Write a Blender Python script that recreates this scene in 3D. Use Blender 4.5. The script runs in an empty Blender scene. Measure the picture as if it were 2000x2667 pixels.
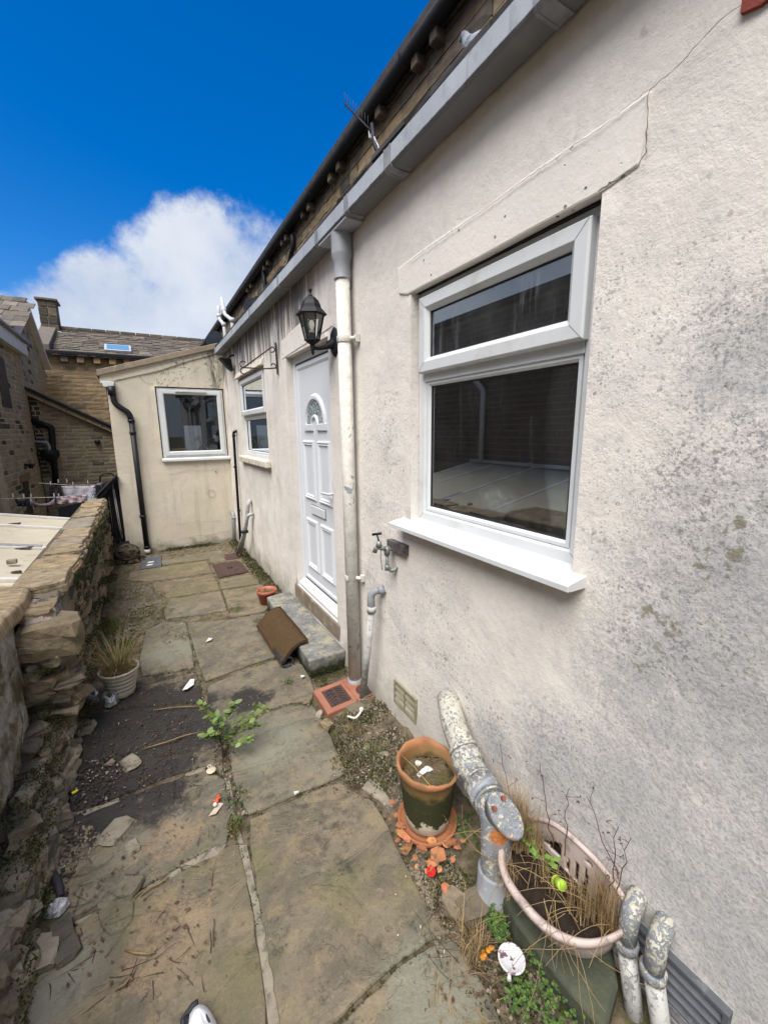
import bpy, bmesh, math, random
from math import radians as R, sin, cos, pi, sqrt
from mathutils import Vector as V, Matrix, noise as mn
random.seed(7)
S = bpy.context.scene
C = S.collection
rnd = random.random
def ru(a, b): return a + (b - a) * random.random()

# ------------------------------------------------------------------ camera
EYE = V((0.0, 0.0, 1.70))
YAW, PITCH, ROLL, FPX = R(29.74), R(-11.06), R(-0.66), 1080.4
_f = V((sin(YAW) * cos(PITCH), cos(YAW) * cos(PITCH), sin(PITCH)))
_r = V((cos(YAW), -sin(YAW), 0)); _u = _r.cross(_f)
_r, _u = _r * cos(ROLL) + _u * sin(ROLL), -_r * sin(ROLL) + _u * cos(ROLL)
cd = bpy.data.cameras.new('camera'); cam = bpy.data.objects.new('camera', cd); C.objects.link(cam)
cam.matrix_world = Matrix(((_r.x, _u.x, -_f.x, EYE.x), (_r.y, _u.y, -_f.y, EYE.y), (_r.z, _u.z, -_f.z, EYE.z), (0, 0, 0, 1)))
cd.sensor_fit = 'HORIZONTAL'; cd.sensor_width = 36; cd.lens = 36 * FPX / 2000
cd.clip_start = 0.05; cd.clip_end = 3000
S.camera = cam

# ------------------------------------------------------------------ world, sun, exposure
SUN_EL, SUN_AZ = R(60), R(-128)          # azimuth from +Y, negative = towards -X
w = bpy.data.worlds.new('World'); S.world = w; w.use_nodes = True
nt = w.node_tree; nt.nodes.clear()
def wn(t, **k):
    n = nt.nodes.new(t)
    for a, b in k.items(): setattr(n, a, b)
    return n
sky = wn('ShaderNodeTexSky', sky_type='NISHITA', sun_disc=False, sun_elevation=SUN_EL, sun_rotation=SUN_AZ)
sky.air_density = 1.0; sky.dust_density = 1.6; sky.ozone_density = 5.0
tc = wn('ShaderNodeTexCoord')
def wmath(op, a, b=None):
    n = wn('ShaderNodeMath', operation=op)
    for i, x in enumerate((a, b)):
        if x is None: continue
        if isinstance(x, (int, float)): n.inputs[i].default_value = x
        else: nt.links.new(x, n.inputs[i])
    return n.outputs[0]
def wmap(x, a, b, c, d):
    n = wn('ShaderNodeMapRange', interpolation_type='SMOOTHSTEP')
    nt.links.new(x, n.inputs[0])
    for i, q in enumerate((a, b, c, d)): n.inputs[i + 1].default_value = q
    return n.outputs[0]
def pdir(px, py):
    return (_f * FPX + _r * (px - 1000) - _u * (py - 1333.5)).normalized()
def wdot(d):
    n = wn('ShaderNodeVectorMath', operation='DOT_PRODUCT')
    nt.links.new(tc.outputs['Generated'], n.inputs[0]); n.inputs[1].default_value = d
    return n.outputs['Value']
bias = None
for px, py, r0, r1 in ((545, 705, 1, 10), (455, 745, 1, 9), (690, 745, 1, 10), (640, 830, 3, 12), (340, 800, 1, 8), (180, 830, 1, 7), (470, 900, 3, 11), (120, 1000, 2, 9), (60, 900, 1, 7), (260, 770, 1, 6)):
    b = wmap(wdot(pdir(px, py)), cos(R(r1)), cos(R(r0)), 0.0, 1.0)
    bias = b if bias is None else wmath('MAXIMUM', bias, b)
far = wmap(wdot(pdir(620, 250)), cos(R(95)), cos(R(52)), 1.0, 0.0)     # broken cloud over the rest of the sky
bias = wmath('MAXIMUM', bias, wmath('MULTIPLY', far, 0.98))
bias = wmath('MAXIMUM', bias, wmap(wdot(V((-.64, .66, .36)).normalized()), cos(R(30)), cos(R(14)), 0.0, 1.0))
def wnoise(scale, detail, rough=.55, dist=0.0):
    n = wn('ShaderNodeTexNoise'); n.inputs['Scale'].default_value = scale; n.inputs['Detail'].default_value = detail
    n.inputs['Roughness'].default_value = rough; n.inputs['Distortion'].default_value = dist
    nt.links.new(tc.outputs['Generated'], n.inputs['Vector']); return n.outputs['Fac']
n1 = wnoise(6.5, 14, .67); n2 = wnoise(3.2, 6, .5)
m = wmath('ADD', bias, wmath('MULTIPLY', wmath('SUBTRACT', n1, 0.5), 1.7))
mask = wmap(m, 0.38, 0.90, 0.0, 0.95)
shade = wmap(wmath('ADD', wmath('MULTIPLY', n2, .55), wmath('MULTIPLY', n1, .45)), 0.36, 0.62, 0.0, 1.0)
cl = wn('ShaderNodeMix', data_type='RGBA'); nt.links.new(shade, cl.inputs['Factor'])
cl.inputs[6].default_value = (3.2, 3.65, 4.5, 1); cl.inputs[7].default_value = (4.45, 4.7, 5.1, 1)
hs = wn('ShaderNodeHueSaturation'); hs.inputs['Hue'].default_value = 0.508; hs.inputs['Saturation'].default_value = 1.45; hs.inputs['Value'].default_value = 1.0
nt.links.new(sky.outputs[0], hs.inputs['Color'])
mx = wn('ShaderNodeMix', data_type='RGBA'); nt.links.new(mask, mx.inputs['Factor'])
nt.links.new(hs.outputs[0], mx.inputs[6]); nt.links.new(cl.outputs[2], mx.inputs[7])
bg = wn('ShaderNodeBackground'); bg.inputs['Strength'].default_value = 0.10
nt.links.new(mx.outputs[2], bg.inputs['Color'])
wo = wn('ShaderNodeOutputWorld'); nt.links.new(bg.outputs[0], wo.inputs['Surface'])
sl = bpy.data.lights.new('sun', 'SUN'); sl.energy = 3.9; sl.angle = R(50); sl.color = (1.0, 0.965, 0.91)
sun = bpy.data.objects.new('sun', sl); C.objects.link(sun)
sd = V((sin(SUN_AZ) * cos(SUN_EL), cos(SUN_AZ) * cos(SUN_EL), sin(SUN_EL)))
sun.rotation_euler = sd.to_track_quat('Z', 'Y').to_euler(); sun.location = sd * 30
vs = S.view_settings; vs.view_transform = 'Standard'; vs.look = 'None'; vs.gamma = 1; vs.use_curve_mapping = False
vs.exposure = 0.85

# ------------------------------------------------------------------ geometry helpers
def ray(px, py): return _f * FPX + _r * (px - 1000) - _u * (py - 1333.5)
def PX(px, py, x):                       # the point at plane x seen at that spot of the survey picture
    d = ray(px, py); return EYE + d * (x / d.x)
def PY(px, py, y):
    d = ray(px, py); return EYE + d * (y / d.y)
def PZ(px, py, z=0.0):
    d = ray(px, py); return EYE + d * ((z - EYE.z) / d.z)

WL = {}
class MB:
    def __init__(s): s.v = []; s.f = []; s.m = []; s.s = []
    def add(s, vs, fs, m=0, sm=False):
        b = len(s.v); s.v += [tuple(x) for x in vs]
        for f in fs: s.f.append([b + i for i in f]); s.m.append(m); s.s.append(sm)
    def hexa(s, p, m=0):                 # p: 4 bottom + 4 top
        s.add(p, [(0, 3, 2, 1), (4, 5, 6, 7), (0, 1, 5, 4), (1, 2, 6, 5), (2, 3, 7, 6), (3, 0, 4, 7)], m)
    def box(s, x0, x1, y0, y1, z0, z1, m=0):
        s.hexa([(x0, y0, z0), (x1, y0, z0), (x1, y1, z0), (x0, y1, z0), (x0, y0, z1), (x1, y0, z1), (x1, y1, z1), (x0, y1, z1)], m)
    def obox(s, c, a, b, d, m=0):        # centre and three half vectors
        c, a, b, d = V(c), V(a), V(b), V(d)
        s.hexa([c - a - b - d, c + a - b - d, c + a + b - d, c - a + b - d, c - a - b + d, c + a - b + d, c + a + b + d, c - a + b + d], m)
    def prism(s, poly, off, m=0):
        off = V(off); n = len(poly); a = [V(p) for p in poly]; b = [p + off for p in a]
        s.add(a + b, [list(range(n))[::-1], list(range(n, 2 * n))] + [(i, (i + 1) % n, n + (i + 1) % n, n + i) for i in range(n)], m)
    def rings(s, rs, m=0, sm=True, cap=True, closed=True):
        n = len(rs[0]); b = []
        for r in rs: b += [V(p) for p in r]
        fs = []
        for i in range(len(rs) - 1):
            for j in range(n if closed else n - 1):
                k = (j + 1) % n
                fs.append((i * n + j, i * n + k, (i + 1) * n + k, (i + 1) * n + j))
        s.add(b, fs, m, sm)
        if cap:
            s.add(rs[0], [list(range(n))[::-1]], m); s.add(rs[-1], [list(range(n))], m)
    def tube(s, path, r, n=10, m=0, cap=True, sm=True):
        path = [V(p) for p in path]; rs = []; ref = None
        for i, p in enumerate(path):
            t = (path[min(i + 1, len(path) - 1)] - path[max(i - 1, 0)]).normalized()
            if ref is None: ref = V((0, 0, 1)) if abs(t.z) < .9 else V((1, 0, 0))
            a = (ref - t * ref.dot(t)).normalized(); ref = a; b = t.cross(a)
            rr = r[i] if isinstance(r, (list, tuple)) else r
            rs.append([p + a * rr * cos(2 * pi * k / n) + b * rr * sin(2 * pi * k / n) for k in range(n)])
        s.rings(rs, m, sm, cap)
    def lathe(s, prof, c=(0, 0, 0), n=24, m=0, sm=True, sx=1, sy=1):
        c = V(c)
        rs = [[c + V((r * sx * cos(2 * pi * k / n), r * sy * sin(2 * pi * k / n), z)) for k in range(n)] for r, z in prof]
        s.rings(rs, m, sm, False)
    def blade(s, p, d, h, w, bend, m=0, seg=2):
        p = V(p); d = V(d); side = V((-d.y, d.x, 0))
        if side.length < 1e-4: side = V((1, 0, 0))
        side.normalize(); pts = []
        for i in range(seg + 1):
            t = i / seg; c = p + V((0, 0, h * t * (1 - .35 * bend * t))) + V((d.x, d.y, 0)) * h * bend * t * t
            ww = w * (1 - t * .95); pts += [c - side * ww, c + side * ww]
        s.add(pts, [(2 * i, 2 * i + 1, 2 * i + 3, 2 * i + 2) for i in range(seg)], m, True)
    def leaf(s, p, d, up, L, W, m=0):
        p, d, up = V(p), V(d).normalized(), V(up); sd_ = d.cross(up).normalized(); q = sd_.cross(d)
        s.add([p, p + d * L * .45 + sd_ * W - q * W * .25, p + d * L, p + d * L * .45 - sd_ * W - q * W * .25, p + d * L * .5 + q * W * .12],
              [(0, 1, 4), (1, 2, 4), (2, 3, 4), (3, 0, 4)], m, True)
    def build(s, name, mat, parent=None, bevel=0, seg=2, label=None, cat=None, group=None, kind=None, normals=True, world=True):
        me = bpy.data.meshes.new(name)
        if s.v and world:
            xs, ys, zs = zip(*s.v); base = V(((min(xs) + max(xs)) / 2, (min(ys) + max(ys)) / 2, min(zs)))
        else: base = V((0, 0, 0))
        me.from_pydata([(x - base.x, y - base.y, z - base.z) for x, y, z in s.v], [], s.f)
        me.polygons.foreach_set('material_index', s.m); me.polygons.foreach_set('use_smooth', s.s)
        if normals:
            bm = bmesh.new(); bm.from_mesh(me); bmesh.ops.remove_doubles(bm, verts=bm.verts, dist=1e-5)
            bmesh.ops.recalc_face_normals(bm, faces=bm.faces); bm.to_mesh(me); bm.free()
        for q in (mat if isinstance(mat, (list, tuple)) else [mat]): me.materials.append(q)
        o = bpy.data.objects.new(name, me); C.objects.link(o); o.location = base; WL[o.name] = base.copy()
        if bevel:
            b = o.modifiers.new('bevel', 'BEVEL'); b.width = bevel; b.segments = seg; b.limit_method = 'ANGLE'; b.angle_limit = R(40)
        adopt(o, parent); tag(o, label, cat, group, kind)
        return o
def adopt(o, parent):
    if parent is not None:
        o.parent = parent; o.matrix_parent_inverse = Matrix.Translation(-WL[parent.name])
def tag(o, label=None, cat=None, group=None, kind=None):
    for k, x in (('label', label), ('category', cat), ('group', group), ('kind', kind)):
        if x: o[k] = x
def thing(name, label, cat, loc, group=None):
    o = bpy.data.objects.new(name, None); C.objects.link(o); o.location = V(loc); o.empty_display_size = .1; WL[o.name] = V(loc)
    tag(o, label, cat, group); return o
def inst(name, me, mtx, parent):         # one more object on a shared mesh
    o = bpy.data.objects.new(name, me); C.objects.link(o)
    o.matrix_basis = mtx; WL[o.name] = mtx.translation.copy(); adopt(o, parent); return o
def frame4(o, a, b, c):
    return Matrix(((a.x, b.x, c.x, o.x), (a.y, b.y, c.y, o.y), (a.z, b.z, c.z, o.z), (0, 0, 0, 1)))
def fillet(pts, r, n=6):
    pts = [V(p) for p in pts]; out = [pts[0]]
    for i in range(1, len(pts) - 1):
        a, b, c = pts[i - 1], pts[i], pts[i + 1]
        d1 = (a - b); d2 = (c - b); k = min(r, d1.length * .48, d2.length * .48)
        p, q = b + d1.normalized() * k, b + d2.normalized() * k
        for j in range(n + 1):
            t = j / n; out.append(p * (1 - t) ** 2 + b * 2 * t * (1 - t) + q * t * t)
    out.append(pts[-1]); return out
def rect_sweep(mb, mp, u0, u1, v0, v1, prof, m=0):
    """mitred frame: prof is a closed list of (inset, depth); mp(u, v, d) -> point"""
    rs = []
    for (su, sv) in ((0, 0), (1, 0), (1, 1), (0, 1), (0, 0)):
        rs.append([mp((u1 - i) if su else (u0 + i), (v1 - i) if sv else (v0 + i), d) for i, d in prof])
    mb.rings(rs, m, False, False)
def clip_poly(poly, cvx):
    out = poly
    for i in range(len(cvx)):
        a, b = cvx[i], cvx[(i + 1) % len(cvx)]; inp, out = out, []
        def side(p): return (b[0] - a[0]) * (p[1] - a[1]) - (b[1] - a[1]) * (p[0] - a[0])
        for j in range(len(inp)):
            p, q = inp[j], inp[(j + 1) % len(inp)]; sp, sq = side(p), side(q)
            if sp >= 0: out.append(p)
            if sp * sq < 0:
                t = sp / (sp - sq); out.append((p[0] + (q[0] - p[0]) * t, p[1] + (q[1] - p[1]) * t))
        if not out: return []
    return out

# ------------------------------------------------------------------ material helpers
class NT:
    def __init__(s, name):
        s.mat = bpy.data.materials.new(name); s.mat.use_nodes = True; s.t = s.mat.node_tree
        s.t.nodes.clear(); s.out = s.n('ShaderNodeOutputMaterial'); s.b = s.n('ShaderNodeBsdfPrincipled')
        s.t.links.new(s.b.outputs[0], s.out.inputs[0])
        s.pos = s.n('ShaderNodeNewGeometry').outputs['Position']; s._r = None
    def n(s, t, **k):
        q = s.t.nodes.new(t)
        for a, b in k.items(): setattr(q, a, b)
        return q
    def put(s, sock, x):
        if isinstance(x, (int, float)): sock.default_value = x
        elif isinstance(x, (tuple, list)): sock.default_value = (*x, 1) if len(x) == 3 and sock.type == 'RGBA' else x
        else: s.t.links.new(x, sock)
    def math(s, op, a, b=None, clamp=False):
        q = s.n('ShaderNodeMath', operation=op, use_clamp=clamp); s.put(q.inputs[0], a)
        if b is not None: s.put(q.inputs[1], b)
        return q.outputs[0]
    def scaled(s, k):
        if isinstance(k, (int, float)): return s.pos
        q = s.n('ShaderNodeMapping'); s.put(q.inputs[0], s.pos); q.inputs['Scale'].default_value = k; return q.outputs[0]
    def noise(s, scale, detail=6, rough=.6, dist=0.0, stretch=None, vec=None):
        q = s.n('ShaderNodeTexNoise'); q.inputs['Scale'].default_value = scale; q.inputs['Detail'].default_value = detail
        q.inputs['Roughness'].default_value = rough; q.inputs['Distortion'].default_value = dist
        s.put(q.inputs['Vector'], vec if vec is not None else (s.scaled(stretch) if stretch else s.pos)); return q.outputs['Fac']
    def vor(s, scale, out='Distance', stretch=None, feature='F1', rand=1.0):
        q = s.n('ShaderNodeTexVoronoi', feature=feature); q.inputs['Scale'].default_value = scale; q.inputs['Randomness'].default_value = rand
        s.put(q.inputs['Vector'], s.scaled(stretch) if stretch else s.pos); return q.outputs[out]
    def map(s, x, a, b, c=0.0, d=1.0, smooth=True):
        q = s.n('ShaderNodeMapRange', interpolation_type='SMOOTHSTEP' if smooth else 'LINEAR'); s.put(q.inputs[0], x)
        for i, k in enumerate((a, b, c, d)): q.inputs[i + 1].default_value = k
        return q.outputs[0]
    def mix(s, f, a, b, mode='MIX'):
        q = s.n('ShaderNodeMix', data_type='RGBA', blend_type=mode); s.put(q.inputs[0], f); s.put(q.inputs[6], a); s.put(q.inputs[7], b); return q.outputs[2]
    def blob(s, c, r, stretch=(1, 1, 1)):
        """1 at point c fading to 0 at distance r"""
        q = s.n('ShaderNodeVectorMath', operation='SUBTRACT'); s.put(q.inputs[0], s.pos); q.inputs[1].default_value = tuple(c)
        q2 = s.n('ShaderNodeVectorMath', operation='MULTIPLY'); s.put(q2.inputs[0], q.outputs[0]); q2.inputs[1].default_value = stretch
        q3 = s.n('ShaderNodeVectorMath', operation='LENGTH'); s.put(q3.inputs[0], q2.outputs[0])
        return s.map(q3.outputs['Value'], 0.0, r, 1.0, 0.0)
    def maxs(s, l):
        o = l[0]
        for x in l[1:]: o = s.math('MAXIMUM', o, x)
        return o
    def xyz(s):
        q = s.n('ShaderNodeSeparateXYZ'); s.put(q.inputs[0], s.pos); return q.outputs
    def rand(s):
        if s._r is None: s._r = s.n('ShaderNodeObjectInfo').outputs['Random']
        return s._r
    def isl(s): return s.n('ShaderNodeNewGeometry').outputs['Random Per Island']
    def ramp(s, x, stops):
        q = s.n('ShaderNodeValToRGB'); s.put(q.inputs[0], x); e = q.color_ramp.elements
        while len(e) < len(stops): e.new(.5)
        for i, (p, c) in enumerate(stops): e[i].position = p; e[i].color = (*c, 1)
        return q.outputs[0]
    def hsv(s, col, h=.5, sat=1.0, val=1.0):
        q = s.n('ShaderNodeHueSaturation'); s.put(q.inputs['Hue'], h); s.put(q.inputs['Saturation'], sat); s.put(q.inputs['Value'], val); s.put(q.inputs['Color'], col); return q.outputs[0]
    def bump(s, hgt, dist, prev=None, strength=1.0):
        q = s.n('ShaderNodeBump'); q.inputs['Distance'].default_value = dist; q.inputs['Strength'].default_value = strength; s.put(q.inputs['Height'], hgt)
        if prev is not None: s.put(q.inputs['Normal'], prev)
        return q.outputs[0]
    def fin(s, col, rough=.8, normal=None, spec=.3, metal=0.0):
        s.put(s.b.inputs['Base Color'], col); s.put(s.b.inputs['Roughness'], rough); s.put(s.b.inputs['Specular IOR Level'], spec)
        s.put(s.b.inputs['Metallic'], metal)
        if normal is not None: s.put(s.b.inputs['Normal'], normal)
        return s.mat

def mat_plain(name, c1, c2, scale=12, rough=.6, bump=.0008, spec=.35, jitter=0.0, dirt=None, dscale=5.0, dth=(.55, .75), island=False, metal=0.0, bscale=None):
    """two-tone noisy surface with optional shaped dirt and per-object tone"""
    t = NT(name); n = t.noise(scale, 7); col = t.mix(t.map(n, .3, .7), c1, c2)
    if dirt: col = t.mix(t.map(t.noise(dscale, 9, .68), dth[0], dth[1]), col, dirt)
    if jitter:
        r = t.isl() if island else t.rand()
        col = t.hsv(col, t.map(r, 0, 1, .5 - .012 * jitter * 3, .5 + .012 * jitter * 3, False), 1.0, t.map(t.math('FRACT', t.math('MULTIPLY', r, 7.3)), 0, 1, 1 - jitter, 1 + jitter, False))
    nb = t.bump(t.noise(bscale or scale * 6, 6, .65), bump) if bump else None
    return t.fin(col, rough, nb, spec, metal)
# ------------------------------------------------------------------ materials
def m_render(name, base, warm, xw, house=True):
    t = NT(name); x = t.xyz(); Y, Z = x[1], x[2]
    big = t.noise(1.1, 5, .55); mid = t.noise(5, 7, .6); fine = t.noise(38, 6, .7); grain = t.noise(170, 4, .7)
    col = t.mix(t.map(big, .35, .68), base, warm)
    col = t.mix(t.math('MULTIPLY', t.map(mid, .42, .7), .35), col, (.50, .47, .43))
    if house:
        P = lambda a, b: PX(a, b, xw)
        grime = t.maxs([t.blob(P(*p), r) for p, r in (((1900, 1900), .62), ((1700, 2150), .5), ((1990, 1450), .45), ((1500, 2050), .42), ((1985, 950), .26), ((1900, 2400), .7), ((1300, 1950), .20))])  # grey wall dirt, with the dimmer light at lower right painted in
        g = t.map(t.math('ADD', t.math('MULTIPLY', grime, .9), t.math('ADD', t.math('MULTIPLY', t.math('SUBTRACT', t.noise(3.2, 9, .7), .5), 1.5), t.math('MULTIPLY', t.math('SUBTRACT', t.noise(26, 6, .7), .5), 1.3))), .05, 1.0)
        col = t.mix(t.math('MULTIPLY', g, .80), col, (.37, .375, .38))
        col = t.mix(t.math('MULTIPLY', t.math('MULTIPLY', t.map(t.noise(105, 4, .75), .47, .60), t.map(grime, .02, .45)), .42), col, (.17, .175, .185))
        spots = t.maxs([t.blob(P(*p), r) for p, r in (((1010, 1150), .42), ((985, 1330), .4), ((965, 1480), .35), ((1130, 1720), .5), ((1200, 1820), .4), ((1150, 1560), .3), ((1010, 1340), .22), ((1040, 1640), .30), ((1600, 740), .16), ((1590, 960), .18), ((1760, 1270), .34), ((1880, 850), .34), ((1900, 1350), .30), ((1570, 1420), .15), ((1980, 1150), .24), ((960, 1500), .25), ((1250, 1880), .28), ((1750, 1650), .30), ((1440, 1950), .3), ((1640, 1500), .22))])
        s1 = t.map(t.math('SUBTRACT', t.noise(105, 5, .66), t.math('MULTIPLY', t.math('SUBTRACT', 1, t.math('MULTIPLY', spots, t.map(t.noise(7, 9, .78), .30, .66))), .25)), .42, .55)
        col = t.mix(t.math('MULTIPLY', s1, .56), col, (.15, .155, .165))
        pn = t.map(t.noise(4.5, 8, .75), .44, .60)
        for sc_, wt in ((34, .62), (62, .6), (110, .55)):
            dt = t.map(t.math('ADD', t.vor(sc_), t.math('MULTIPLY', t.math('SUBTRACT', t.noise(sc_ * 1.7, 3), .5), .35)), .27, .15)
            col = t.mix(t.math('MULTIPLY', t.math('MULTIPLY', dt, wt), t.math('MULTIPLY', t.map(spots, .02, .4), t.map(t.noise(5 + sc_ * .06, 8, .75), .42, .60))), col, (.13, .135, .14))
        soft = t.math('MULTIPLY', spots, t.map(t.noise(9, 7, .65), .42, .72))
        col = t.mix(t.math('MULTIPLY', soft, .40), col, (.40, .40, .40))
        lich = t.maxs([t.blob(P(*p), r) for p, r in (((1880, 1385), .15), ((1700, 1610), .13), ((1820, 1460), .14), ((1990, 930), .08), ((1690, 1720), .1))])
        l1 = t.math('MULTIPLY', t.map(t.noise(26, 4, .6), .53, .62), t.map(lich, .2, .7))
        col = t.mix(t.math('MULTIPLY', l1, .75), col, (.16, .145, .075))
        blot = t.math('MULTIPLY', t.map(t.vor(17), .30, .14), t.math('MULTIPLY', t.map(t.noise(6, 3), .56, .66), t.map(Y, 1.1, .7)))
        col = t.mix(t.math('MULTIPLY', blot, .55), col, (.22, .22, .23))
        # soot runs below the gutter
        st = t.noise(1.0, 7, .7, 0.3, (1, 15, 1.3)); top = t.map(Z, 1.95, 2.80)
        run = t.math('MULTIPLY', t.map(t.math('ADD', st, t.math('MULTIPLY', top, .26)), .62, .76), t.math('MULTIPLY', t.map(Y, 2.5, 3.4), t.map(Z, 1.9, 2.45)))
        col = t.mix(t.math('MULTIPLY', run, .88), col, (.075, .07, .075))
        pal = t.math('MULTIPLY', t.map(t.noise(1.0, 6, .6, .2, (1, 7, 1.0)), .5, .7), t.map(Y, 2.9, 4.5))
        col = t.mix(t.math('MULTIPLY', pal, .4), col, (.42, .385, .32))
        # darker olive-brown foot, stronger on the far wall
        foot = t.map(t.math('ADD', Z, t.math('MULTIPLY', t.math('SUBTRACT', mid, .5), .5)), .02, .32, 1, 0)
        foot = t.math('MULTIPLY', foot, t.map(Y, .9, 2.6, .45, .8))
        col = t.mix(foot, col, (.20, .185, .14))
        brown = t.math('MULTIPLY', t.map(t.noise(4.0, 8, .7), .56, .72), t.map(Y, 5.0, 6.4))
        col = t.mix(t.math('MULTIPLY', brown, .6), col, (.28, .20, .11))
    else:
        P = lambda a, b: PY(a, b, xw)
        up = t.maxs([t.blob(P(*p), r) for p, r in (((560, 935), .35), ((440, 985), .32), ((560, 1000), .25), ((480, 950), .3))])
        k = t.math('MULTIPLY', t.map(t.noise(20, 7, .72), .52, .62), t.map(up, .1, .7))
        col = t.mix(t.math('MULTIPLY', k, .85), col, (.06, .055, .05))
        st = t.math('MULTIPLY', t.map(t.noise(1.0, 6, .65, .2, (9, 1, .9)), .50, .72), .5)
        col = t.mix(st, col, (.36, .325, .245))
        runs = t.math('MULTIPLY', t.blob((1.02, xw, 2.6), .55, (4.5, 1, 1)), t.map(t.noise(1, 5, .7, .2, (16, 1, 2.0)), .38, .55))
        col = t.mix(t.math('MULTIPLY', runs, .95), col, (.045, .04, .038))
        foot = t.map(t.math('ADD', Z, t.math('MULTIPLY', t.math('SUBTRACT', mid, .5), .45)), .0, .16, 1, 0)
        col = t.mix(t.math('MULTIPLY', foot, .8), col, (.13, .125, .075))
    col = t.mix(t.math('MULTIPLY', t.map(fine, .35, .75), .16), col, (.40, .37, .34))
    nb = t.bump(t.noise(2.4, 5, .55, 1.6), .007); nb = t.bump(mid, .007, nb); nb = t.bump(fine, .003, nb); nb = t.bump(grain, .0012, nb)
    return t.fin(col, .92, nb, .15)
WALLX, LEANY = 1.14, 6.75
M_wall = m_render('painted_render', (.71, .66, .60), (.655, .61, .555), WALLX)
M_lean = m_render('cream_render', (.60, .54, .43), (.53, .475, .375), LEANY, False)
def m_lintel():
    t = NT('lintel_render'); col = t.mix(t.map(t.noise(3, 5), .35, .65), (.70, .65, .595), (.655, .61, .56))
    pit = t.math('MULTIPLY', t.map(t.vor(30), .19, .12), t.map(t.noise(5, 4), .46, .56))
    col = t.mix(t.math('MULTIPLY', pit, .8), col, (.13, .115, .10))
    nb = t.bump(t.noise(40, 5, .7), .0025); nb = t.bump(t.math('SUBTRACT', 1, pit), .004, nb)
    return t.fin(col, .92, nb, .15)
M_lintel = m_lintel()

def m_flag():
    t = NT('flagstone'); r = t.rand(); G = lambda a, b: PZ(a, b, .02)
    base = t.ramp(r, [(0.0, (.24, .19, .115)), (.3, (.205, .175, .125)), (.55, (.225, .20, .145)), (.8, (.26, .20, .12)), (1.0, (.195, .18, .135))])
    lam = t.noise(2.6, 8, .62, .8, (1, 1.7, 1)); mid = t.noise(9, 8, .65); fine = t.noise(60, 7, .72); grit = t.noise(190, 3, .7)
    col = t.mix(t.map(lam, .38, .62), base, t.hsv(base, .5, .9, .66))
    col = t.mix(t.math('MULTIPLY', t.map(mid, .46, .64), .6), col, (.29, .225, .13))
    col = t.mix(t.math('MULTIPLY', t.map(t.noise(6.5, 9, .7), .50, .62), .62), col, (.13, .11, .078))
    col = t.mix(t.math('MULTIPLY', t.map(t.noise(17, 9, .75), .52, .62), .5), col, (.10, .09, .06)); col = t.mix(t.math('MULTIPLY', t.map(t.noise(23, 8, .75), .55, .66), .4), col, (.34, .285, .19))
    green = t.maxs([t.blob(G(*p), r_) for p, r_ in (((600, 2560), .32), ((670, 2230), .34), ((640, 1515), .55), ((500, 1540), .8), ((330, 2390), .22), ((490, 2230), .2), ((900, 2300), .3), ((480, 1470), 1.0), ((1050, 2300), .2))])
    g = t.map(t.math('ADD', t.math('MULTIPLY', green, .6), t.math('MULTIPLY', t.math('SUBTRACT', t.noise(5, 8, .66), .5), 1.3)), .22, .72)
    col = t.mix(t.math('MULTIPLY', g, .58), col, (.185, .165, .075))
    grey = t.maxs([t.blob(G(*p), r_) for p, r_ in (((700, 1930), .4), ((440, 1690), .42), ((1120, 2560), .3), ((110, 2560), .3))])
    col = t.mix(t.math('MULTIPLY', t.map(t.math('ADD', grey, t.math('SUBTRACT', lam, .5)), .25, .9), .62), col, (.27, .27, .205))
    crumb = t.maxs([t.blob(G(*p), r_) for p, r_ in (((440, 2430), .24), ((450, 2170), .20), ((400, 2480), .18), ((160, 2280), .16))])
    cr = t.math('MULTIPLY', t.map(t.math('ADD', crumb, t.math('SUBTRACT', mid, .5)), .25, .6), t.map(t.noise(85, 5, .75), .40, .56))
    col = t.mix(t.math('MULTIPLY', cr, .5), col, (.37, .245, .14))
    soot = t.maxs([t.blob(G(*p), r_) for p, r_ in (((330, 1900), .85), ((300, 2010), .6), ((480, 1900), .40), ((650, 1815), .2), ((400, 1830), .45), ((230, 1960), .34), ((420, 2060), .2))])
    so = t.map(t.math('ADD', soot, t.math('MULTIPLY', t.math('SUBTRACT', t.noise(5, 10, .74), .5), 2.4)), .10, .56)
    col = t.mix(t.math('MULTIPLY', so, .90), col, (.022, .020, .021))
    speck = t.math('MULTIPLY', t.map(t.noise(44, 4, .6), .63, .70), .7)
    col = t.mix(speck, col, (.07, .06, .045))
    dk = t.maxs([t.blob(G(*p), r_) for p, r_ in (((850, 2180), .16), ((880, 2120), .14), ((780, 2090), .12), ((890, 2250), .13))])
    col = t.mix(t.math('MULTIPLY', t.math('MULTIPLY', dk, t.map(t.noise(22, 6, .7), .46, .6)), .7), col, (.05, .05, .045))
    ter = t.map(lam, .50, .515); col = t.mix(t.math('MULTIPLY', t.map(t.noise(120, 4, .8), .5, .7), .38), col, t.hsv(col, .5, 1.0, .42)); col = t.mix(t.math('MULTIPLY', t.map(t.noise(95, 4, .8), .58, .72), .4), col, t.hsv(col, .5, .85, 1.7)); nb = t.bump(ter, .0012); nb = t.bump(lam, .016, nb); nb = t.bump(mid, .007, nb); nb = t.bump(fine, .0022, nb); nb = t.bump(grit, .0008, nb)
    return t.fin(t.hsv(col, .5, 1.0, .76), t.map(fine, .3, .7, .62, .95), nb, .3)
M_flag = m_flag()
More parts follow.
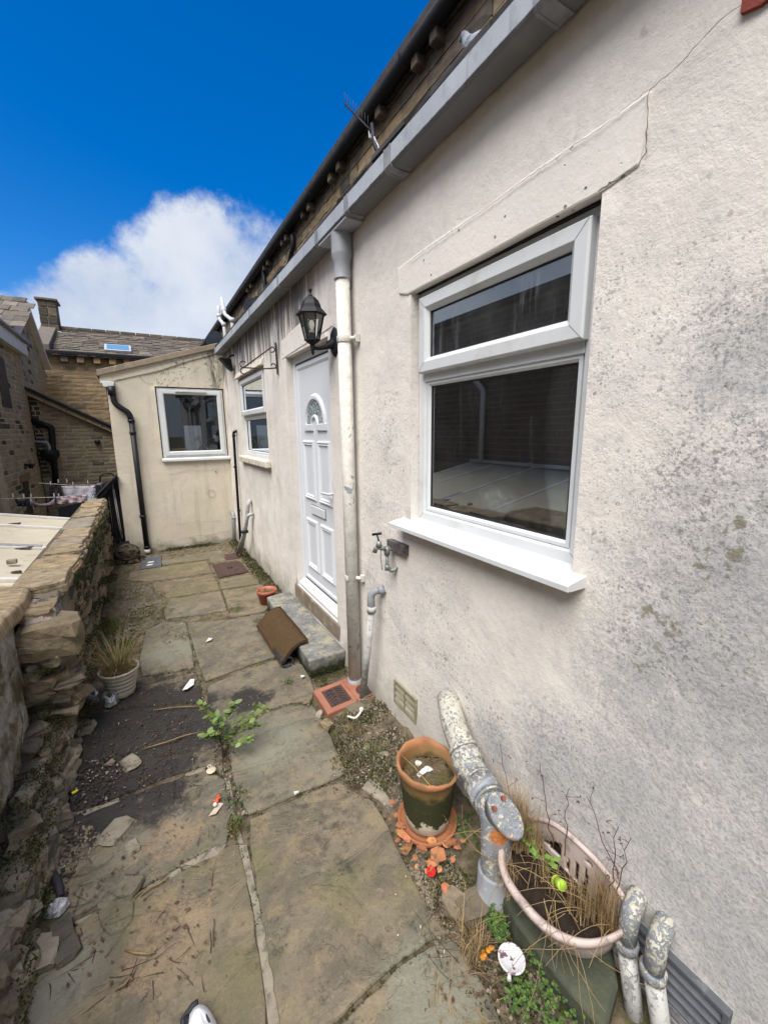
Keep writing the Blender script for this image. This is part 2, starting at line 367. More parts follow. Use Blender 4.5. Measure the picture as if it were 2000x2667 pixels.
def m_soil():
    t = NT('soil'); n = t.noise(14, 9, .7); f = t.noise(70, 6, .75)
    col = t.mix(t.map(n, .35, .65), (.07, .057, .04), (.19, .15, .10)); col = t.mix(t.map(t.noise(8, 6), .5, .68), col, (.09, .09, .035))
    col = t.mix(t.map(f, .6, .72), col, (.20, .17, .12))
    so = t.map(t.math('ADD', t.maxs([t.blob(PZ(*p), r_) for p, r_ in (((330, 1900), .7), ((300, 2000), .5), ((480, 1900), .4))]), t.math('MULTIPLY', t.math('SUBTRACT', t.noise(5, 9, .72), .5), 2.0)), .3, .75); col = t.mix(t.math('MULTIPLY', so, .85), col, (.022, .02, .021)); nb = t.bump(n, .02); nb = t.bump(f, .008, nb)
    return t.fin(col, .95, nb, .1)
M_soil = m_soil()
def m_stone(name, stops, dark=.35, sc=9, bump=.004, lich=None, isl=False, soot=None):
    t = NT(name); r = t.isl() if isl else t.rand()
    col = t.ramp(r, stops); n = t.noise(sc, 8, .66); n2 = t.noise(sc * .5, 6, .65, .4, (1, 1, 1.5))
    col = t.mix(t.math('MULTIPLY', t.map(n, .4, .7), dark + .25), col, t.hsv(col, .5, .9, .5))
    col = t.mix(t.math('MULTIPLY', t.map(n2, .5, .7), .4), col, t.hsv(col, .49, 1.1, 1.45))
    if lich: col = t.mix(t.math('MULTIPLY', t.map(t.noise(sc * 1.7, 8, .72), .55, .66), .7), col, lich)
    if soot:
        c, a, b = soot; x = t.xyz()
        k = t.map(t.math('ADD', x[2], t.math('MULTIPLY', t.math('SUBTRACT', t.noise(1.7, 7, .7), .5), .5)), a, b)
        col = t.mix(t.math('MULTIPLY', k, .85), col, c)
    nb = t.bump(n, bump); nb = t.bump(t.noise(sc * 6, 6, .7), bump * .4, nb)
    return t.fin(col, .9, nb, .2)
OCH = [(0.0, (.30, .215, .12)), (.25, (.25, .185, .11)), (.45, (.34, .255, .15)), (.65, (.21, .165, .11)), (.82, (.275, .19, .10)), (.93, (.12, .10, .08)), (1.0, (.06, .055, .05))]
GRY = [(0.0, (.34, .285, .19)), (.22, (.28, .24, .175)), (.42, (.37, .31, .205)), (.60, (.24, .21, .165)), (.78, (.32, .265, .175)), (.88, (.09, .08, .072)), (1.0, (.05, .05, .052))]
M_sandst = m_stone('sandstone', OCH)
M_upper = m_stone('upper_sandstone', OCH, soot=((.035, .032, .032), 4.72, 5.02))
M_gritst = m_stone('gritstone', GRY)
M_tanst = m_stone('tan_sandstone', [(0, (.34, .235, .13)), (.35, (.29, .205, .12)), (.7, (.36, .26, .155)), (.92, (.22, .17, .11)), (1, (.12, .10, .08))], sc=4)
M_gritst2 = m_stone('gritstone_far', GRY, sc=4); M_lowst = m_stone('brown_gritstone', [(0, (.25, .205, .14)), (.3, (.30, .24, .155)), (.6, (.21, .18, .135)), (.85, (.26, .205, .14)), (1, (.11, .095, .08))], sc=4)
M_engbrick = mat_plain('dark_engineering_brick', (.045, .03, .03), (.07, .045, .04), 8, .7, .002, jitter=.3)
M_mortar = mat_plain('lime_mortar', (.36, .31, .22), (.28, .24, .165), 9, .95, .004, .1)
M_mortarlt = mat_plain('pale_pointing', (.46, .41, .31), (.36, .32, .24), 9, .95, .004, .1)
M_mortardk = mat_plain('dark_mortar', (.16, .135, .095), (.09, .075, .055), 9, .95, .006, .1, dirt=(.05, .06, .025), dscale=3)
RUB = [(0.0, (.19, .155, .10)), (.2, (.12, .105, .08)), (.4, (.235, .175, .105)), (.58, (.105, .095, .075)), (.74, (.20, .165, .12)), (.9, (.215, .165, .10)), (1.0, (.09, .08, .07))]
M_rubble = m_stone('rubble_stone', RUB, .5, 14, .013, (.085, .09, .035))
M_cope0 = m_stone('coping_stone', [(0.0, (.30, .215, .115)), (.3, (.24, .19, .125)), (.55, (.33, .225, .11)), (.8, (.22, .19, .14)), (1.0, (.28, .21, .13))], .5, 11, .006, (.10, .085, .055))
def m_cope():
    t = NT('coping_stone'); r = t.rand(); lay = t.noise(1.0, 9, .74, 1.2, (7, 30, 7)); n = t.noise(11, 8, .7)
    col = t.ramp(r, [(0.0, (.40, .285, .15)), (.3, (.33, .26, .17)), (.55, (.44, .30, .15)), (.8, (.31, .27, .20)), (1.0, (.38, .285, .18))])
    col = t.mix(t.map(lay, .36, .60), t.hsv(col, .5, .9, .55), col); col = t.mix(t.math('MULTIPLY', t.map(n, .45, .68), .5), col, t.hsv(col, .5, .8, 1.45))
    col = t.mix(t.math('MULTIPLY', t.map(t.noise(7, 9, .76), .49, .62), .75), col, (.13, .11, .075))
    return t.fin(col, .92, t.bump(lay, .012, t.bump(n, .005, t.bump(t.noise(90, 5, .7), .002))), .15)
M_cope = m_cope()
M_fillet = mat_plain('old_joint_mortar', (.27, .235, .18), (.20, .175, .13), 16, .95, .004, .1, dirt=(.12, .105, .075), dscale=12, dth=(.50, .62))
M_capmortar = mat_plain('pinkish_old_mortar', (.24, .195, .165), (.13, .11, .10), 12, .95, .010, .1, dirt=(.09, .085, .075), dscale=7, dth=(.48, .6), bscale=26)
M_sootgrit = m_stone('sooty_grit', [(0, (.025, .023, .022)), (.6, (.05, .045, .038)), (.9, (.10, .085, .068)), (1, (.32, .29, .25))], .2, 25, .001, isl=True)
M_pebble = m_stone('pebble', [(0, (.25, .21, .15)), (.3, (.13, .11, .085)), (.6, (.29, .25, .19)), (.8, (.20, .15, .09)), (1, (.07, .065, .055))], .2, 25, .001, isl=True)
M_slate = m_stone('stone_slate', [(0, (.10, .085, .07)), (.35, (.145, .12, .095)), (.65, (.08, .07, .062)), (1, (.19, .16, .13))], .3, 6, .004, (.15, .14, .115))
M_darkslate = mat_plain('dark_roof_slate', (.018, .017, .018), (.045, .04, .038), 7, .85, .003)
M_upvc = mat_plain('white_upvc', (.57, .585, .59), (.54, .555, .56), 4, .38, 0, .4, dirt=(.42, .41, .375), dscale=5, dth=(.48, .80))
M_door = mat_plain('door_upvc', (.595, .615, .645), (.57, .59, .62), 3, .38, .0002, .45, bscale=260)
M_seal = mat_plain('black_seal', (.012, .012, .014), (.02, .02, .02), 20, .6, 0)
M_gutter = mat_plain('grey_gutter', (.38, .40, .43), (.31, .33, .36), 3, .45, .0005, .45, dirt=(.16, .16, .165), dscale=6, dth=(.52, .74))
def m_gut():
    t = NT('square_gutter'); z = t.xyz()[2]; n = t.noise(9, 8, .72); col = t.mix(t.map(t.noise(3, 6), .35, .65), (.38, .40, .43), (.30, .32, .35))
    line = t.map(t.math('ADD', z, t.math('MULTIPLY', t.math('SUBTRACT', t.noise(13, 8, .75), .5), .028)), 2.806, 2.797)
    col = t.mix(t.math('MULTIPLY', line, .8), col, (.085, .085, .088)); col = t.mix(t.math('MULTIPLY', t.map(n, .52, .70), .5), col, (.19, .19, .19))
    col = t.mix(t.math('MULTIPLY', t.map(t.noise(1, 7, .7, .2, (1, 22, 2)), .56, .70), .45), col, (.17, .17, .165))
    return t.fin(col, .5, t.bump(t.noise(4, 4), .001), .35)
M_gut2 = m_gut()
M_gutdark = mat_plain('grey_gutter_bracket', (.26, .265, .28), (.17, .175, .19), 9, .55, .0005, dirt=(.05, .05, .05), dscale=9)
M_pipegrey = mat_plain('grey_pipe', (.27, .28, .30), (.22, .23, .25), 7, .5, .0004, dirt=(.35, .34, .32), dscale=12, dth=(.6, .7))
M_black = mat_plain('black_paint', (.012, .013, .016), (.008, .008, .011), 12, .55, .0006, .2)
M_blackflk = mat_plain('chipped_black_paint', (.013, .014, .018), (.008, .008, .011), 12, .5, .0006, .25, dirt=(.55, .54, .52), dscale=24, dth=(.685, .70))
M_iron = mat_plain('rusty_wrought_iron', (.06, .04, .03), (.03, .024, .022), 30, .75, .001, dirt=(.13, .06, .03), dscale=40)
def m_flake(name, under, paint, dirt, scale=30, th=(.46, .50), blobs=None, rust=None):
    t = NT(name); n = t.noise(scale, 7, .68, .6); big = t.noise(3.0, 4)
    k = t.map(t.math('ADD', n, t.math('MULTIPLY', t.math('SUBTRACT', big, .5), .5)), th[0], th[1])
    if blobs: k = t.math('MULTIPLY', k, t.math('SUBTRACT', 1, t.maxs([t.map(t.blob(*b), .15, .5) for b in blobs])), True)
    p = t.mix(t.map(t.noise(16, 8, .7), .35, .7), paint, dirt)
    col = t.mix(k, t.mix(t.map(t.noise(20, 5), .4, .6), under, tuple(c * .7 for c in under)), p)
    col = t.mix(t.math('MULTIPLY', t.map(t.noise(48, 6, .75), .58, .68), .55), col, (.13, .125, .11))
    if rust: col = t.mix(t.map(t.math('ADD', t.blob(*rust), t.math('MULTIPLY', t.math('SUBTRACT', t.noise(24, 7, .7), .5), 1.4)), .35, .8), col, (.36, .13, .035))
    return t.fin(col, t.map(k, 0, 1, .5, .8), t.bump(k, .0016, t.bump(t.noise(60, 5, .7), .001)), .35)
M_downpipe = m_flake('flaking_white_downpipe', (.24, .27, .29), (.60, .575, .52), (.44, .425, .385), 16, (.35, .39))
M_wastepipe = m_flake('flaking_grey_waste', (.28, .29, .28), (.42, .415, .39), (.31, .31, .30), 50, (.40, .48))
M_soilpipe = m_flake('flaking_soil_pipe', (.21, .23, .26), (.45, .425, .355), (.31, .295, .245), 62, (.46, .53), rust=(PX(1305, 2195, .92), .085))
M_sillstone = mat_plain('painted_stone_sill', (.60, .55, .47), (.50, .455, .38), 8, .85, .003, .2, dirt=(.20, .17, .11), dscale=12, dth=(.52, .64))
def m_conc(name, a, b, moss):
    t = NT(name); n = t.noise(11, 8, .68); col = t.mix(t.map(n, .36, .62), a, b)
    col = t.mix(t.math('MULTIPLY', t.map(t.noise(7, 8, .7), .50, .62), .75), col, (.33, .30, .20))
    col = t.mix(t.math('MULTIPLY', t.map(t.noise(90, 4, .7), .55, .66), .6), col, (.06, .06, .055)); col = t.mix(t.math('MULTIPLY', t.map(t.noise(48, 5, .75), .52, .64), .5), col, (.07, .07, .068))
    x = t.xyz(); col = t.mix(t.map(t.math('ADD', x[2], t.math('MULTIPLY', t.math('SUBTRACT', n, .5), .12)), .10, .03), col, moss)
    return t.fin(col, .92, t.bump(n, .004, t.bump(t.noise(120, 5, .7), .002)), .2)
M_step = m_conc('weathered_concrete', (.115, .118, .115), (.205, .20, .18), (.022, .025, .016))
M_thresh = mat_plain('stone_threshold', (.24, .195, .145), (.16, .13, .10), 6, .9, .004, .2, dirt=(.36, .30, .23), dscale=9, dth=(.55, .68))
M_terra = mat_plain('terracotta', (.33, .13, .062), (.25, .095, .046), 8, .8, .002, .25, dirt=(.50, .30, .20), dscale=9, dth=(.58, .72))
M_gullyt = mat_plain('salt_glazed_clay', (.31, .135, .085), (.245, .10, .066), 7, .62, .002, .3, dirt=(.20, .12, .08), dscale=10)
M_rust = mat_plain('rusty_iron', (.075, .04, .03), (.045, .028, .025), 16, .8, .003, .3, dirt=(.12, .055, .03), dscale=25)
def m_bigpot():
    t = NT('mossy_terracotta'); x = t.xyz(); n = t.noise(15, 7, .65); zz = t.math('ADD', x[2], t.math('MULTIPLY', t.math('SUBTRACT', t.noise(7, 6, .6), .5), .16))
    col = t.mix(t.map(n, .35, .65), (.35, .15, .07), (.25, .11, .055))
    col = t.mix(t.map(zz, .34, .27), col, (.20, .125, .05)); col = t.mix(t.map(zz, .28, .235), col, (.034, .036, .013))
    lime = t.map(t.math('ADD', x[2], t.math('MULTIPLY', t.math('SUBTRACT', t.noise(15, 7, .68), .5), .20)), .098, .088)
    col = t.mix(lime, col, (.47, .42, .32))
    col = t.mix(t.math('MULTIPLY', t.map(t.noise(30, 6, .7), .58, .7), .5), col, (.10, .10, .05))
    return t.fin(col, .85, t.bump(n, .004), .25)
M_bigpot = m_bigpot()
M_plasticpot = mat_plain('red_brown_plastic', (.36, .10, .06), (.30, .085, .052), 9, .5, .0004, .4)
M_ribpot = mat_plain('cream_plastic', (.42, .39, .315), (.36, .33, .265), 9, .55, .0006, .35, dirt=(.07, .06, .05), dscale=8, dth=(.56, .64))
M_trough = mat_plain('pale_pink_plastic', (.47, .385, .35), (.40, .325, .295), 8, .65, .0008, .25, dirt=(.19, .155, .125), dscale=12, dth=(.50, .70))
def m_coir():
    t = NT('coir_mat'); n = t.noise(240, 4, .8); col = t.mix(t.map(n, .35, .65), (.035, .022, .012), (.135, .085, .046))
    return t.fin(col, 1.0, t.bump(n, .006), .05)
M_coir = m_coir()
M_rubber = mat_plain('black_rubber', (.018, .018, .022), (.03, .03, .034), 20, .7, .0006)
M_dry = mat_plain('dry_grass', (.30, .215, .105), (.20, .135, .065), 15, .8, 0, .1, jitter=.3, island=True)
M_green = mat_plain('green_blade', (.10, .125, .035), (.15, .14, .05), 15, .7, 0, .2, jitter=.3, island=True)
M_leafy = mat_plain('fresh_leaf', (.13, .22, .04), (.09, .17, .03), 20, .55, 0, .3, jitter=.25, island=True)
M_leafdk = mat_plain('dark_leaf', (.05, .10, .022), (.035, .075, .02), 20, .5, 0, .35, jitter=.2)
M_clover = mat_plain('clover_leaf', (.07, .125, .025), (.045, .085, .02), 30, .6, 0, .2, jitter=.4, island=True)
M_moss = mat_plain('moss', (.045, .052, .014), (.028, .034, .010), 30, .95, 0, .05, jitter=.45, island=True)
M_mossgold = mat_plain('pale_moss', (.16, .145, .05), (.10, .095, .035), 30, .95, 0, .05, jitter=.4, island=True)
M_twig = mat_plain('dead_twig', (.085, .06, .045), (.05, .035, .028), 30, .9, 0, .1, jitter=.3, island=True)
M_deadleaf = mat_plain('dead_leaf', (.13, .075, .045), (.08, .045, .03), 30, .85, 0, .15, jitter=.4, island=True)
M_shard = mat_plain('broken_terracotta', (.40, .165, .08), (.30, .115, .055), 20, .9, .002, .1, jitter=.42, dirt=(.13, .085, .055), dscale=30, dth=(.48, .60))
M_whitebit = mat_plain('white_litter', (.62, .605, .57), (.50, .48, .44), 30, .6, 0)
M_panel = mat_plain('beige_roof_board', (.55, .49, .365), (.49, .435, .32), 3, .85, .002, .15, dirt=(.40, .35, .25), dscale=9, dth=(.55, .7), jitter=.06)
M_batten = mat_plain('white_batten', (.66, .64, .60), (.56, .54, .50), 8, .8, .001, .2, dirt=(.28, .25, .2), dscale=14, dth=(.6, .7))
M_pier = mat_plain('rough_grey_render', (.36, .345, .30), (.20, .185, .15), 26, .95, .014, .1, dirt=(.10, .085, .05), dscale=5, dth=(.46, .60), bscale=50)
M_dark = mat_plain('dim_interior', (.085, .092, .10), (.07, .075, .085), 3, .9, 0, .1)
M_wood = mat_plain('pine_sill', (.42, .29, .15), (.36, .24, .12), 6, .6, 0)
M_timber = mat_plain('black_timber', (.010, .010, .014), (.016, .016, .02), 14, .7, .001, .2)
def m_glass(name, tint=(.80, .85, .86), refl=1.52, rough=.006, grime=.022, k=3.9, frost=None):
    t = NT(name); t.t.nodes.remove(t.b)
    tr = t.n('ShaderNodeBsdfTransparent'); tr.inputs[0].default_value = (*tint, 1)
    gl = t.n('ShaderNodeBsdfGlossy'); gl.inputs['Roughness'].default_value = rough; gl.inputs['Color'].default_value = (.86, .93, 1.0, 1)
    fr = t.n('ShaderNodeFresnel'); fr.inputs['IOR'].default_value = refl
    ms = t.n('ShaderNodeMixShader'); t.t.links.new(t.math('MULTIPLY', fr.outputs[0], k, True), ms.inputs[0]); t.t.links.new(tr.outputs[0], ms.inputs[1]); t.t.links.new(gl.outputs[0], ms.inputs[2])
    df = t.n('ShaderNodeBsdfDiffuse'); df.inputs['Color'].default_value = (.5, .52, .52, 1)
    run = t.map(t.noise(1.0, 7, .7, .1, (1, 26, 2.5)), .50, .74, 0, grime * 2.4); smear = t.map(t.noise(5, 6), .35, .8, grime * .25, grime)
    gr_ = t.math('MAXIMUM', run, smear)
    if frost: gr_ = t.math('MAXIMUM', gr_, t.math('MULTIPLY', t.math('MULTIPLY', t.blob(frost, .13, (1, .8, 1.7)), t.map(t.noise(34, 7, .8), .38, .66, .1, 1)), .26))
    m2 = t.n('ShaderNodeMixShader'); t.t.links.new(gr_, m2.inputs[0]); t.t.links.new(ms.outputs[0], m2.inputs[1]); t.t.links.new(df.outputs[0], m2.inputs[2])
    t.t.links.new(m2.outputs[0], t.out.inputs[0]); return t.mat
M_glass = m_glass('window_glass', frost=PX(1292, 1300, 1.21)); M_glass2 = m_glass('clean_glass', (.9, .93, .94), grime=.008, k=1.05); M_glassdirty = m_glass('streaky_glass', grime=.075)
M_lampglass = m_glass('lantern_glass', (.93, .93, .90), 1.35, .02, .03)
def m_obsc():
    t = NT('obscure_glass'); n = t.vor(42, 'Distance', None, 'SMOOTH_F1'); col = t.mix(t.map(n, .1, .5), (.10, .13, .13), (.24, .29, .29))
    return t.fin(col, .15, t.bump(n, .02), .6)
M_obsc = m_obsc()

# ------------------------------------------------------------------ shared stone pieces and masonry
def stone_mesh(i, mat, rough=.16, nx=3, ny=2):
    rs = random.Random(100 + i * 7 + nx * 1000); vs = []; fs = []
    for a in range(ny + 1):
        for b in range(nx + 1):
            e = a in (0, ny) or b in (0, nx)
            vs.append((b / nx - .5 + (rs.uniform(-.03, .03)), a / ny - .5 + rs.uniform(-.05, .05), (rs.uniform(.62, .80) if e else rs.uniform(.92, 1 + rough))))
    for a in range(ny):
        for b in range(nx):
            k = a * (nx + 1) + b; fs.append((k, k + 1, k + nx + 2, k + nx + 1))
    loop = [b for b in range(nx + 1)] + [a * (nx + 1) + nx for a in range(1, ny + 1)] + [ny * (nx + 1) + b for b in range(nx - 1, -1, -1)] + [a * (nx + 1) for a in range(ny - 1, 0, -1)]
    n0 = len(vs)
    for k in loop: vs.append((vs[k][0] * 1.02, vs[k][1] * 1.02, 0))
    L = len(loop)
    for i2 in range(L):
        j = (i2 + 1) % L; fs.append((n0 + i2, n0 + j, loop[j], loop[i2]))
    me = bpy.data.meshes.new('stone'); me.from_pydata(vs, [], fs); me.materials.append(mat); return me
_variants = {}
def variants(mat, n=9):
    if mat.name not in _variants: _variants[mat.name] = [stone_mesh(i, mat) for i in range(n)]
    return _variants[mat.name]
def masonry(parent, O, U, N, poly, course, lens, depth, mat, limit=300, gap=.012, name='stone', holes=(), rest='stonework', seen=None, jit=.25, cvary=.18, up=V((0, 0, 1))):
    """courses of single stones on the plane through O; poly is a convex ccw outline in (u, v)"""
    O, U, N, W = V(O), V(U), V(N), V(up); vs_ = [p[1] for p in poly]; us = [p[0] for p in poly]
    pieces = []; v = min(vs_)
    while v < max(vs_):
        h = course * ru(1 - cvary, 1 + cvary); u = min(us) - ru(0, lens[1])
        while u < max(us):
            l = ru(*lens); r = [(u + gap / 2, v + gap / 2), (u + l - gap / 2, v + gap / 2), (u + l - gap / 2, v + h - gap / 2), (u + gap / 2, v + h - gap / 2)]
            q = clip_poly(r, poly); cu, cv = u + l / 2, v + h / 2
            if len(q) > 2 and not any(a < cu < b and c < cv < d for a, b, c, d in holes):
                full = len(q) == 4 and all(abs(q[i][0] - r[i][0]) + abs(q[i][1] - r[i][1]) < 1e-6 for i in range(4))
                qu = [p[0] for p in q]; qv = [p[1] for p in q]
                rect = full or (len(q) == 4 and abs((max(qu) - min(qu)) * (max(qv) - min(qv)) - abs(sum(q[i][0] * q[(i + 1) % 4][1] - q[(i + 1) % 4][0] * q[i][1] for i in range(4)) / 2)) < 1e-6)
                pieces.append((rect, q, ((min(qu) + max(qu)) / 2, (min(qv) + max(qv)) / 2, max(qu) - min(qu), max(qv) - min(qv))))
            u += l
        v += h
    pieces = [p for p in pieces if p[2][2] > .03 and p[2][3] > .02]
    def key(p):
        c = O + U * p[2][0] + W * p[2][1]; d = (c - EYE).length
        return d + (0 if seen is None or seen(c) else 1000)
    pieces.sort(key=key); mb = MB(); k = 0; vm = variants(mat)
    for rect, q, (cu, cv, wd, hh) in pieces:
        c = O + U * cu + W * cv; dp = depth * ru(1 - jit, 1 + jit)
        if rect and k < limit and (seen is None or seen(c)):
            inst(name, random.choice(vm), frame4(c - N * depth * .3, U * wd, W * hh, N * (dp + depth * .3)), parent); k += 1
        else:
            mb.prism([O + U * a + W * b - N * depth * .3 for a, b in q], N * (dp + depth * .2))
    if mb.f: mb.build(rest, mat, parent, kind='stuff')
def in_view(c, pad=60):
    d = c - EYE; z = d.dot(_f)
    if z <= 0: return False
    return -pad < 1000 + FPX * d.dot(_r) / z < 2000 + pad and -pad < 1333.5 - FPX * d.dot(_u) / z < 2667 + pad
# ------------------------------------------------------------------ the ground and the yard
mb = MB(); mb.add([(-400, -400, -1.6), (400, -400, -1.6), (400, 600, -1.6), (-400, 600, -1.6)], [(0, 1, 2, 3)])
mb.build('ground', M_soil, kind='structure')
# raised yard: an uneven bed of soil between the garden wall and the house
mb = MB(); nx_, ny_ = 44, 150; gx = lambda i: -.62 + 1.80 * i / nx_; gy = lambda j: -1.2 + 8.0 * j / ny_
def soil_z(x, y):
    z = -.012 + .005 * mn.noise((x * 5, y * 5, 0)) + .004 * mn.noise((x * 17, y * 17, 3))
    edge = max(0, 1 - abs(x - 1.10) / (.16 if y > 2.45 else .34)); side = max(0, 1 - abs(x + .49) / .16)
    k = (1.0 if y < 2.12 else .0) + (.75 if y > 4.1 else 0)
    return z + edge * k * (.055 + .045 * mn.noise((x * 9, y * 9, 5)) + .02 * mn.noise((x * 30, y * 30, 1))) + side * (.012 + .02 * mn.noise((x * 9, y * 6, 8)))
mb.add([(gx(i), gy(j), soil_z(gx(i), gy(j))) for j in range(ny_ + 1) for i in range(nx_ + 1)],
       [(j * (nx_ + 1) + i, j * (nx_ + 1) + i + 1, (j + 1) * (nx_ + 1) + i + 1, (j + 1) * (nx_ + 1) + i) for j in range(ny_) for i in range(nx_)], 0, True)
paving = mb.build('yard_paving', M_soil, kind='structure')
FLAGS = [   # outlines surveyed on the ground
    [(652, 2133), (700, 2110), (772, 2080), (830, 2052), (882, 2036), (925, 2062), (972, 2086), (1005, 2140), (1040, 2215), (1078, 2290), (1118, 2372), (1160, 2428), (1115, 2452), (1040, 2500), (985, 2552), (930, 2605), (872, 2662), (840, 2720), (735, 2720), (718, 2600), (690, 2440), (668, 2310), (648, 2190)],
    [(592, 1935), (640, 1890), (700, 1856), (760, 1838), (812, 1836), (836, 1868), (862, 1922), (886, 1975), (902, 2008), (880, 2026), (820, 2050), (765, 2072), (700, 2102), (646, 2122), (618, 2075), (604, 2010)],
    [(600, 2200), (622, 2198), (640, 2270), (655, 2350), (668, 2440), (685, 2560), (700, 2720), (-60, 2720), (-40, 2640), (20, 2560), (80, 2500), (150, 2448), (200, 2412), (262, 2366), (330, 2340), (380, 2312), (430, 2296), (500, 2256)],
    [(590, 2192), (500, 2236), (425, 2282), (330, 2330), (255, 2352), (180, 2396), (110, 2440), (20, 2500), (40, 2410), (95, 2290), (130, 2180), (160, 2130), (204, 2122), (262, 2102), (330, 2076), (422, 2040), (477, 2024), (536, 2003), (585, 2028), (598, 2080), (606, 2135)],
    [(526, 1994), (470, 2013), (420, 2028), (312, 2070), (200, 2112), (150, 2130), (165, 2040), (190, 1930), (205, 1862), (300, 1850), (420, 1838), (528, 1836), (552, 1880), (580, 1940), (584, 2016)],
    [(218, 1850), (228, 1790), (255, 1770), (330, 1768), (430, 1762), (508, 1750), (520, 1775), (528, 1828), (420, 1832), (300, 1843)],
    [(487, 1622), (600, 1613), (690, 1596), (706, 1625), (722, 1665), (734, 1706), (650, 1732), (535, 1776), (520, 1740), (506, 1690)],
    [(538, 1786), (650, 1740), (738, 1712), (770, 1722), (800, 1740), (812, 1775), (818, 1800), (812, 1826), (760, 1830), (698, 1848), (640, 1880), (588, 1926), (570, 1885), (545, 1835)],
    [(380, 1640), (430, 1617), (484, 1620), (500, 1690), (506, 1738), (430, 1754), (370, 1762), (362, 1715)],
    [(443, 1561), (520, 1549), (574, 1539), (584, 1565), (591, 1589), (510, 1601), (430, 1612), (428, 1590)],
    [(397, 1519), (480, 1505), (553, 1494), (566, 1515), (573, 1535), (510, 1545), (440, 1556), (405, 1545)],
    [(340, 1490), (425, 1476), (538, 1460), (548, 1478), (552, 1490), (470, 1502), (392, 1514), (330, 1512)],
    [(418, 1460), (480, 1448), (575, 1433), (584, 1440), (588, 1452), (540, 1457), (470, 1465), (424, 1472)],
    [(570, 1509), (650, 1497), (672, 1510), (680, 1518), (640, 1525), (576, 1534)],
    [(580, 1540), (640, 1530), (682, 1522), (698, 1545), (708, 1572), (690, 1592), (602, 1609), (592, 1575)],
    [(590, 1440), (640, 1437), (650, 1455), (626, 1458), (556, 1466), (545, 1458)],
    [(1172, 2440), (1120, 2464), (1050, 2506), (995, 2560), (935, 2618), (890, 2665), (862, 2720), (1200, 2720), (1320, 2700), (1280, 2600), (1240, 2530), (1205, 2470)],
    [(300, 1530), (380, 1522), (420, 1545), (425, 1600), (370, 1640), (300, 1690), (262, 1720), (270, 1640), (285, 1580)],
]
LIP = [0, .004, .002, -.001, -.004, -.006, .003, .001, -.003, .002, -.002, .0, .003, .002, .004, 0, -.002, -.012]
def flag(px, dz, name='flagstone', mat=None, sub=.022, th=.045, rough=1.0):
    P = [PZ(a, b, 0) for a, b in px]; c = sum(P, V()) / len(P); out = []
    for i, p in enumerate(P):
        q = P[(i + 1) % len(P)]; n = max(1, int((q - p).length / sub))
        for k in range(n):
            t = p.lerp(q, k / n); nz = mn.noise((t.x * 22, t.y * 22, dz * 99)) * .007 + mn.noise((t.x * 70, t.y * 70, 2)) * .003
            out.append(t + (t - c).normalized() * nz * rough)
    tx, ty = ru(-.008, .008), ru(-.006, .006)
    def zt(p): return dz + (p.x - c.x) * tx + (p.y - c.y) * ty
    r0 = [V((p.x, p.y, -th)) for p in out]; r1 = [V((p.x, p.y, zt(p) - .006 - .003 * rnd())) for p in out]
    r2 = []; r3 = []
    for p in out:
        d = (c - p).normalized(); a = p + d * .004; b = p + d * .014
        r2.append(V((a.x, a.y, zt(a) - .0015))); r3.append(V((b.x, b.y, zt(b))))
    m = MB(); m.rings([r0, r1, r2, r3], 0, False, False); n = len(out)
    m.add(r3, [list(range(n))])
    return m.build(name, mat or M_flag, paving)
for px, dz in zip(FLAGS, LIP): flag(px, dz)
# mortar fillets and slivers in the joints
for px in ([(618, 2196), (642, 2194), (662, 2290), (682, 2372), (706, 2470), (728, 2600), (742, 2720), (704, 2720), (690, 2590), (670, 2450), (654, 2340), (634, 2260)],
           [(585, 2026), (598, 2030), (612, 2090), (622, 2150), (634, 2194), (620, 2194), (608, 2140)]):
    flag(px, -.006, 'mortar_strip', M_fillet, .02, .03, .8)
for px in ([(590, 2198), (560, 2204), (510, 2232), (470, 2254), (480, 2262), (530, 2252), (575, 2226)], [(470, 2258), (430, 2282), (380, 2312), (395, 2316), (440, 2294), (476, 2270)],
           [(330, 2338), (280, 2352), (230, 2384), (190, 2404), (205, 2408), (262, 2374), (320, 2352)], [(200, 2118), (262, 2096), (310, 2078), (316, 2086), (262, 2110), (212, 2130)],
           [(536, 1996), (500, 2006), (480, 2018), (492, 2022), (536, 2006)], [(96, 2500), (170, 2446), (190, 2416), (150, 2436), (90, 2478)],
           [(958, 2030), (985, 2026), (1010, 2070), (1025, 2100), (1010, 2110), (985, 2080), (940, 2052)]):
    flag(px, .001, 'mortar_sliver', M_fillet, .015, .03, .8)
flag([(253, 2358), (330, 2344), (352, 2350), (346, 2396), (322, 2432), (288, 2442), (262, 2422), (258, 2395)], .012, 'broken_flag_piece', None, .015, .03, .8)

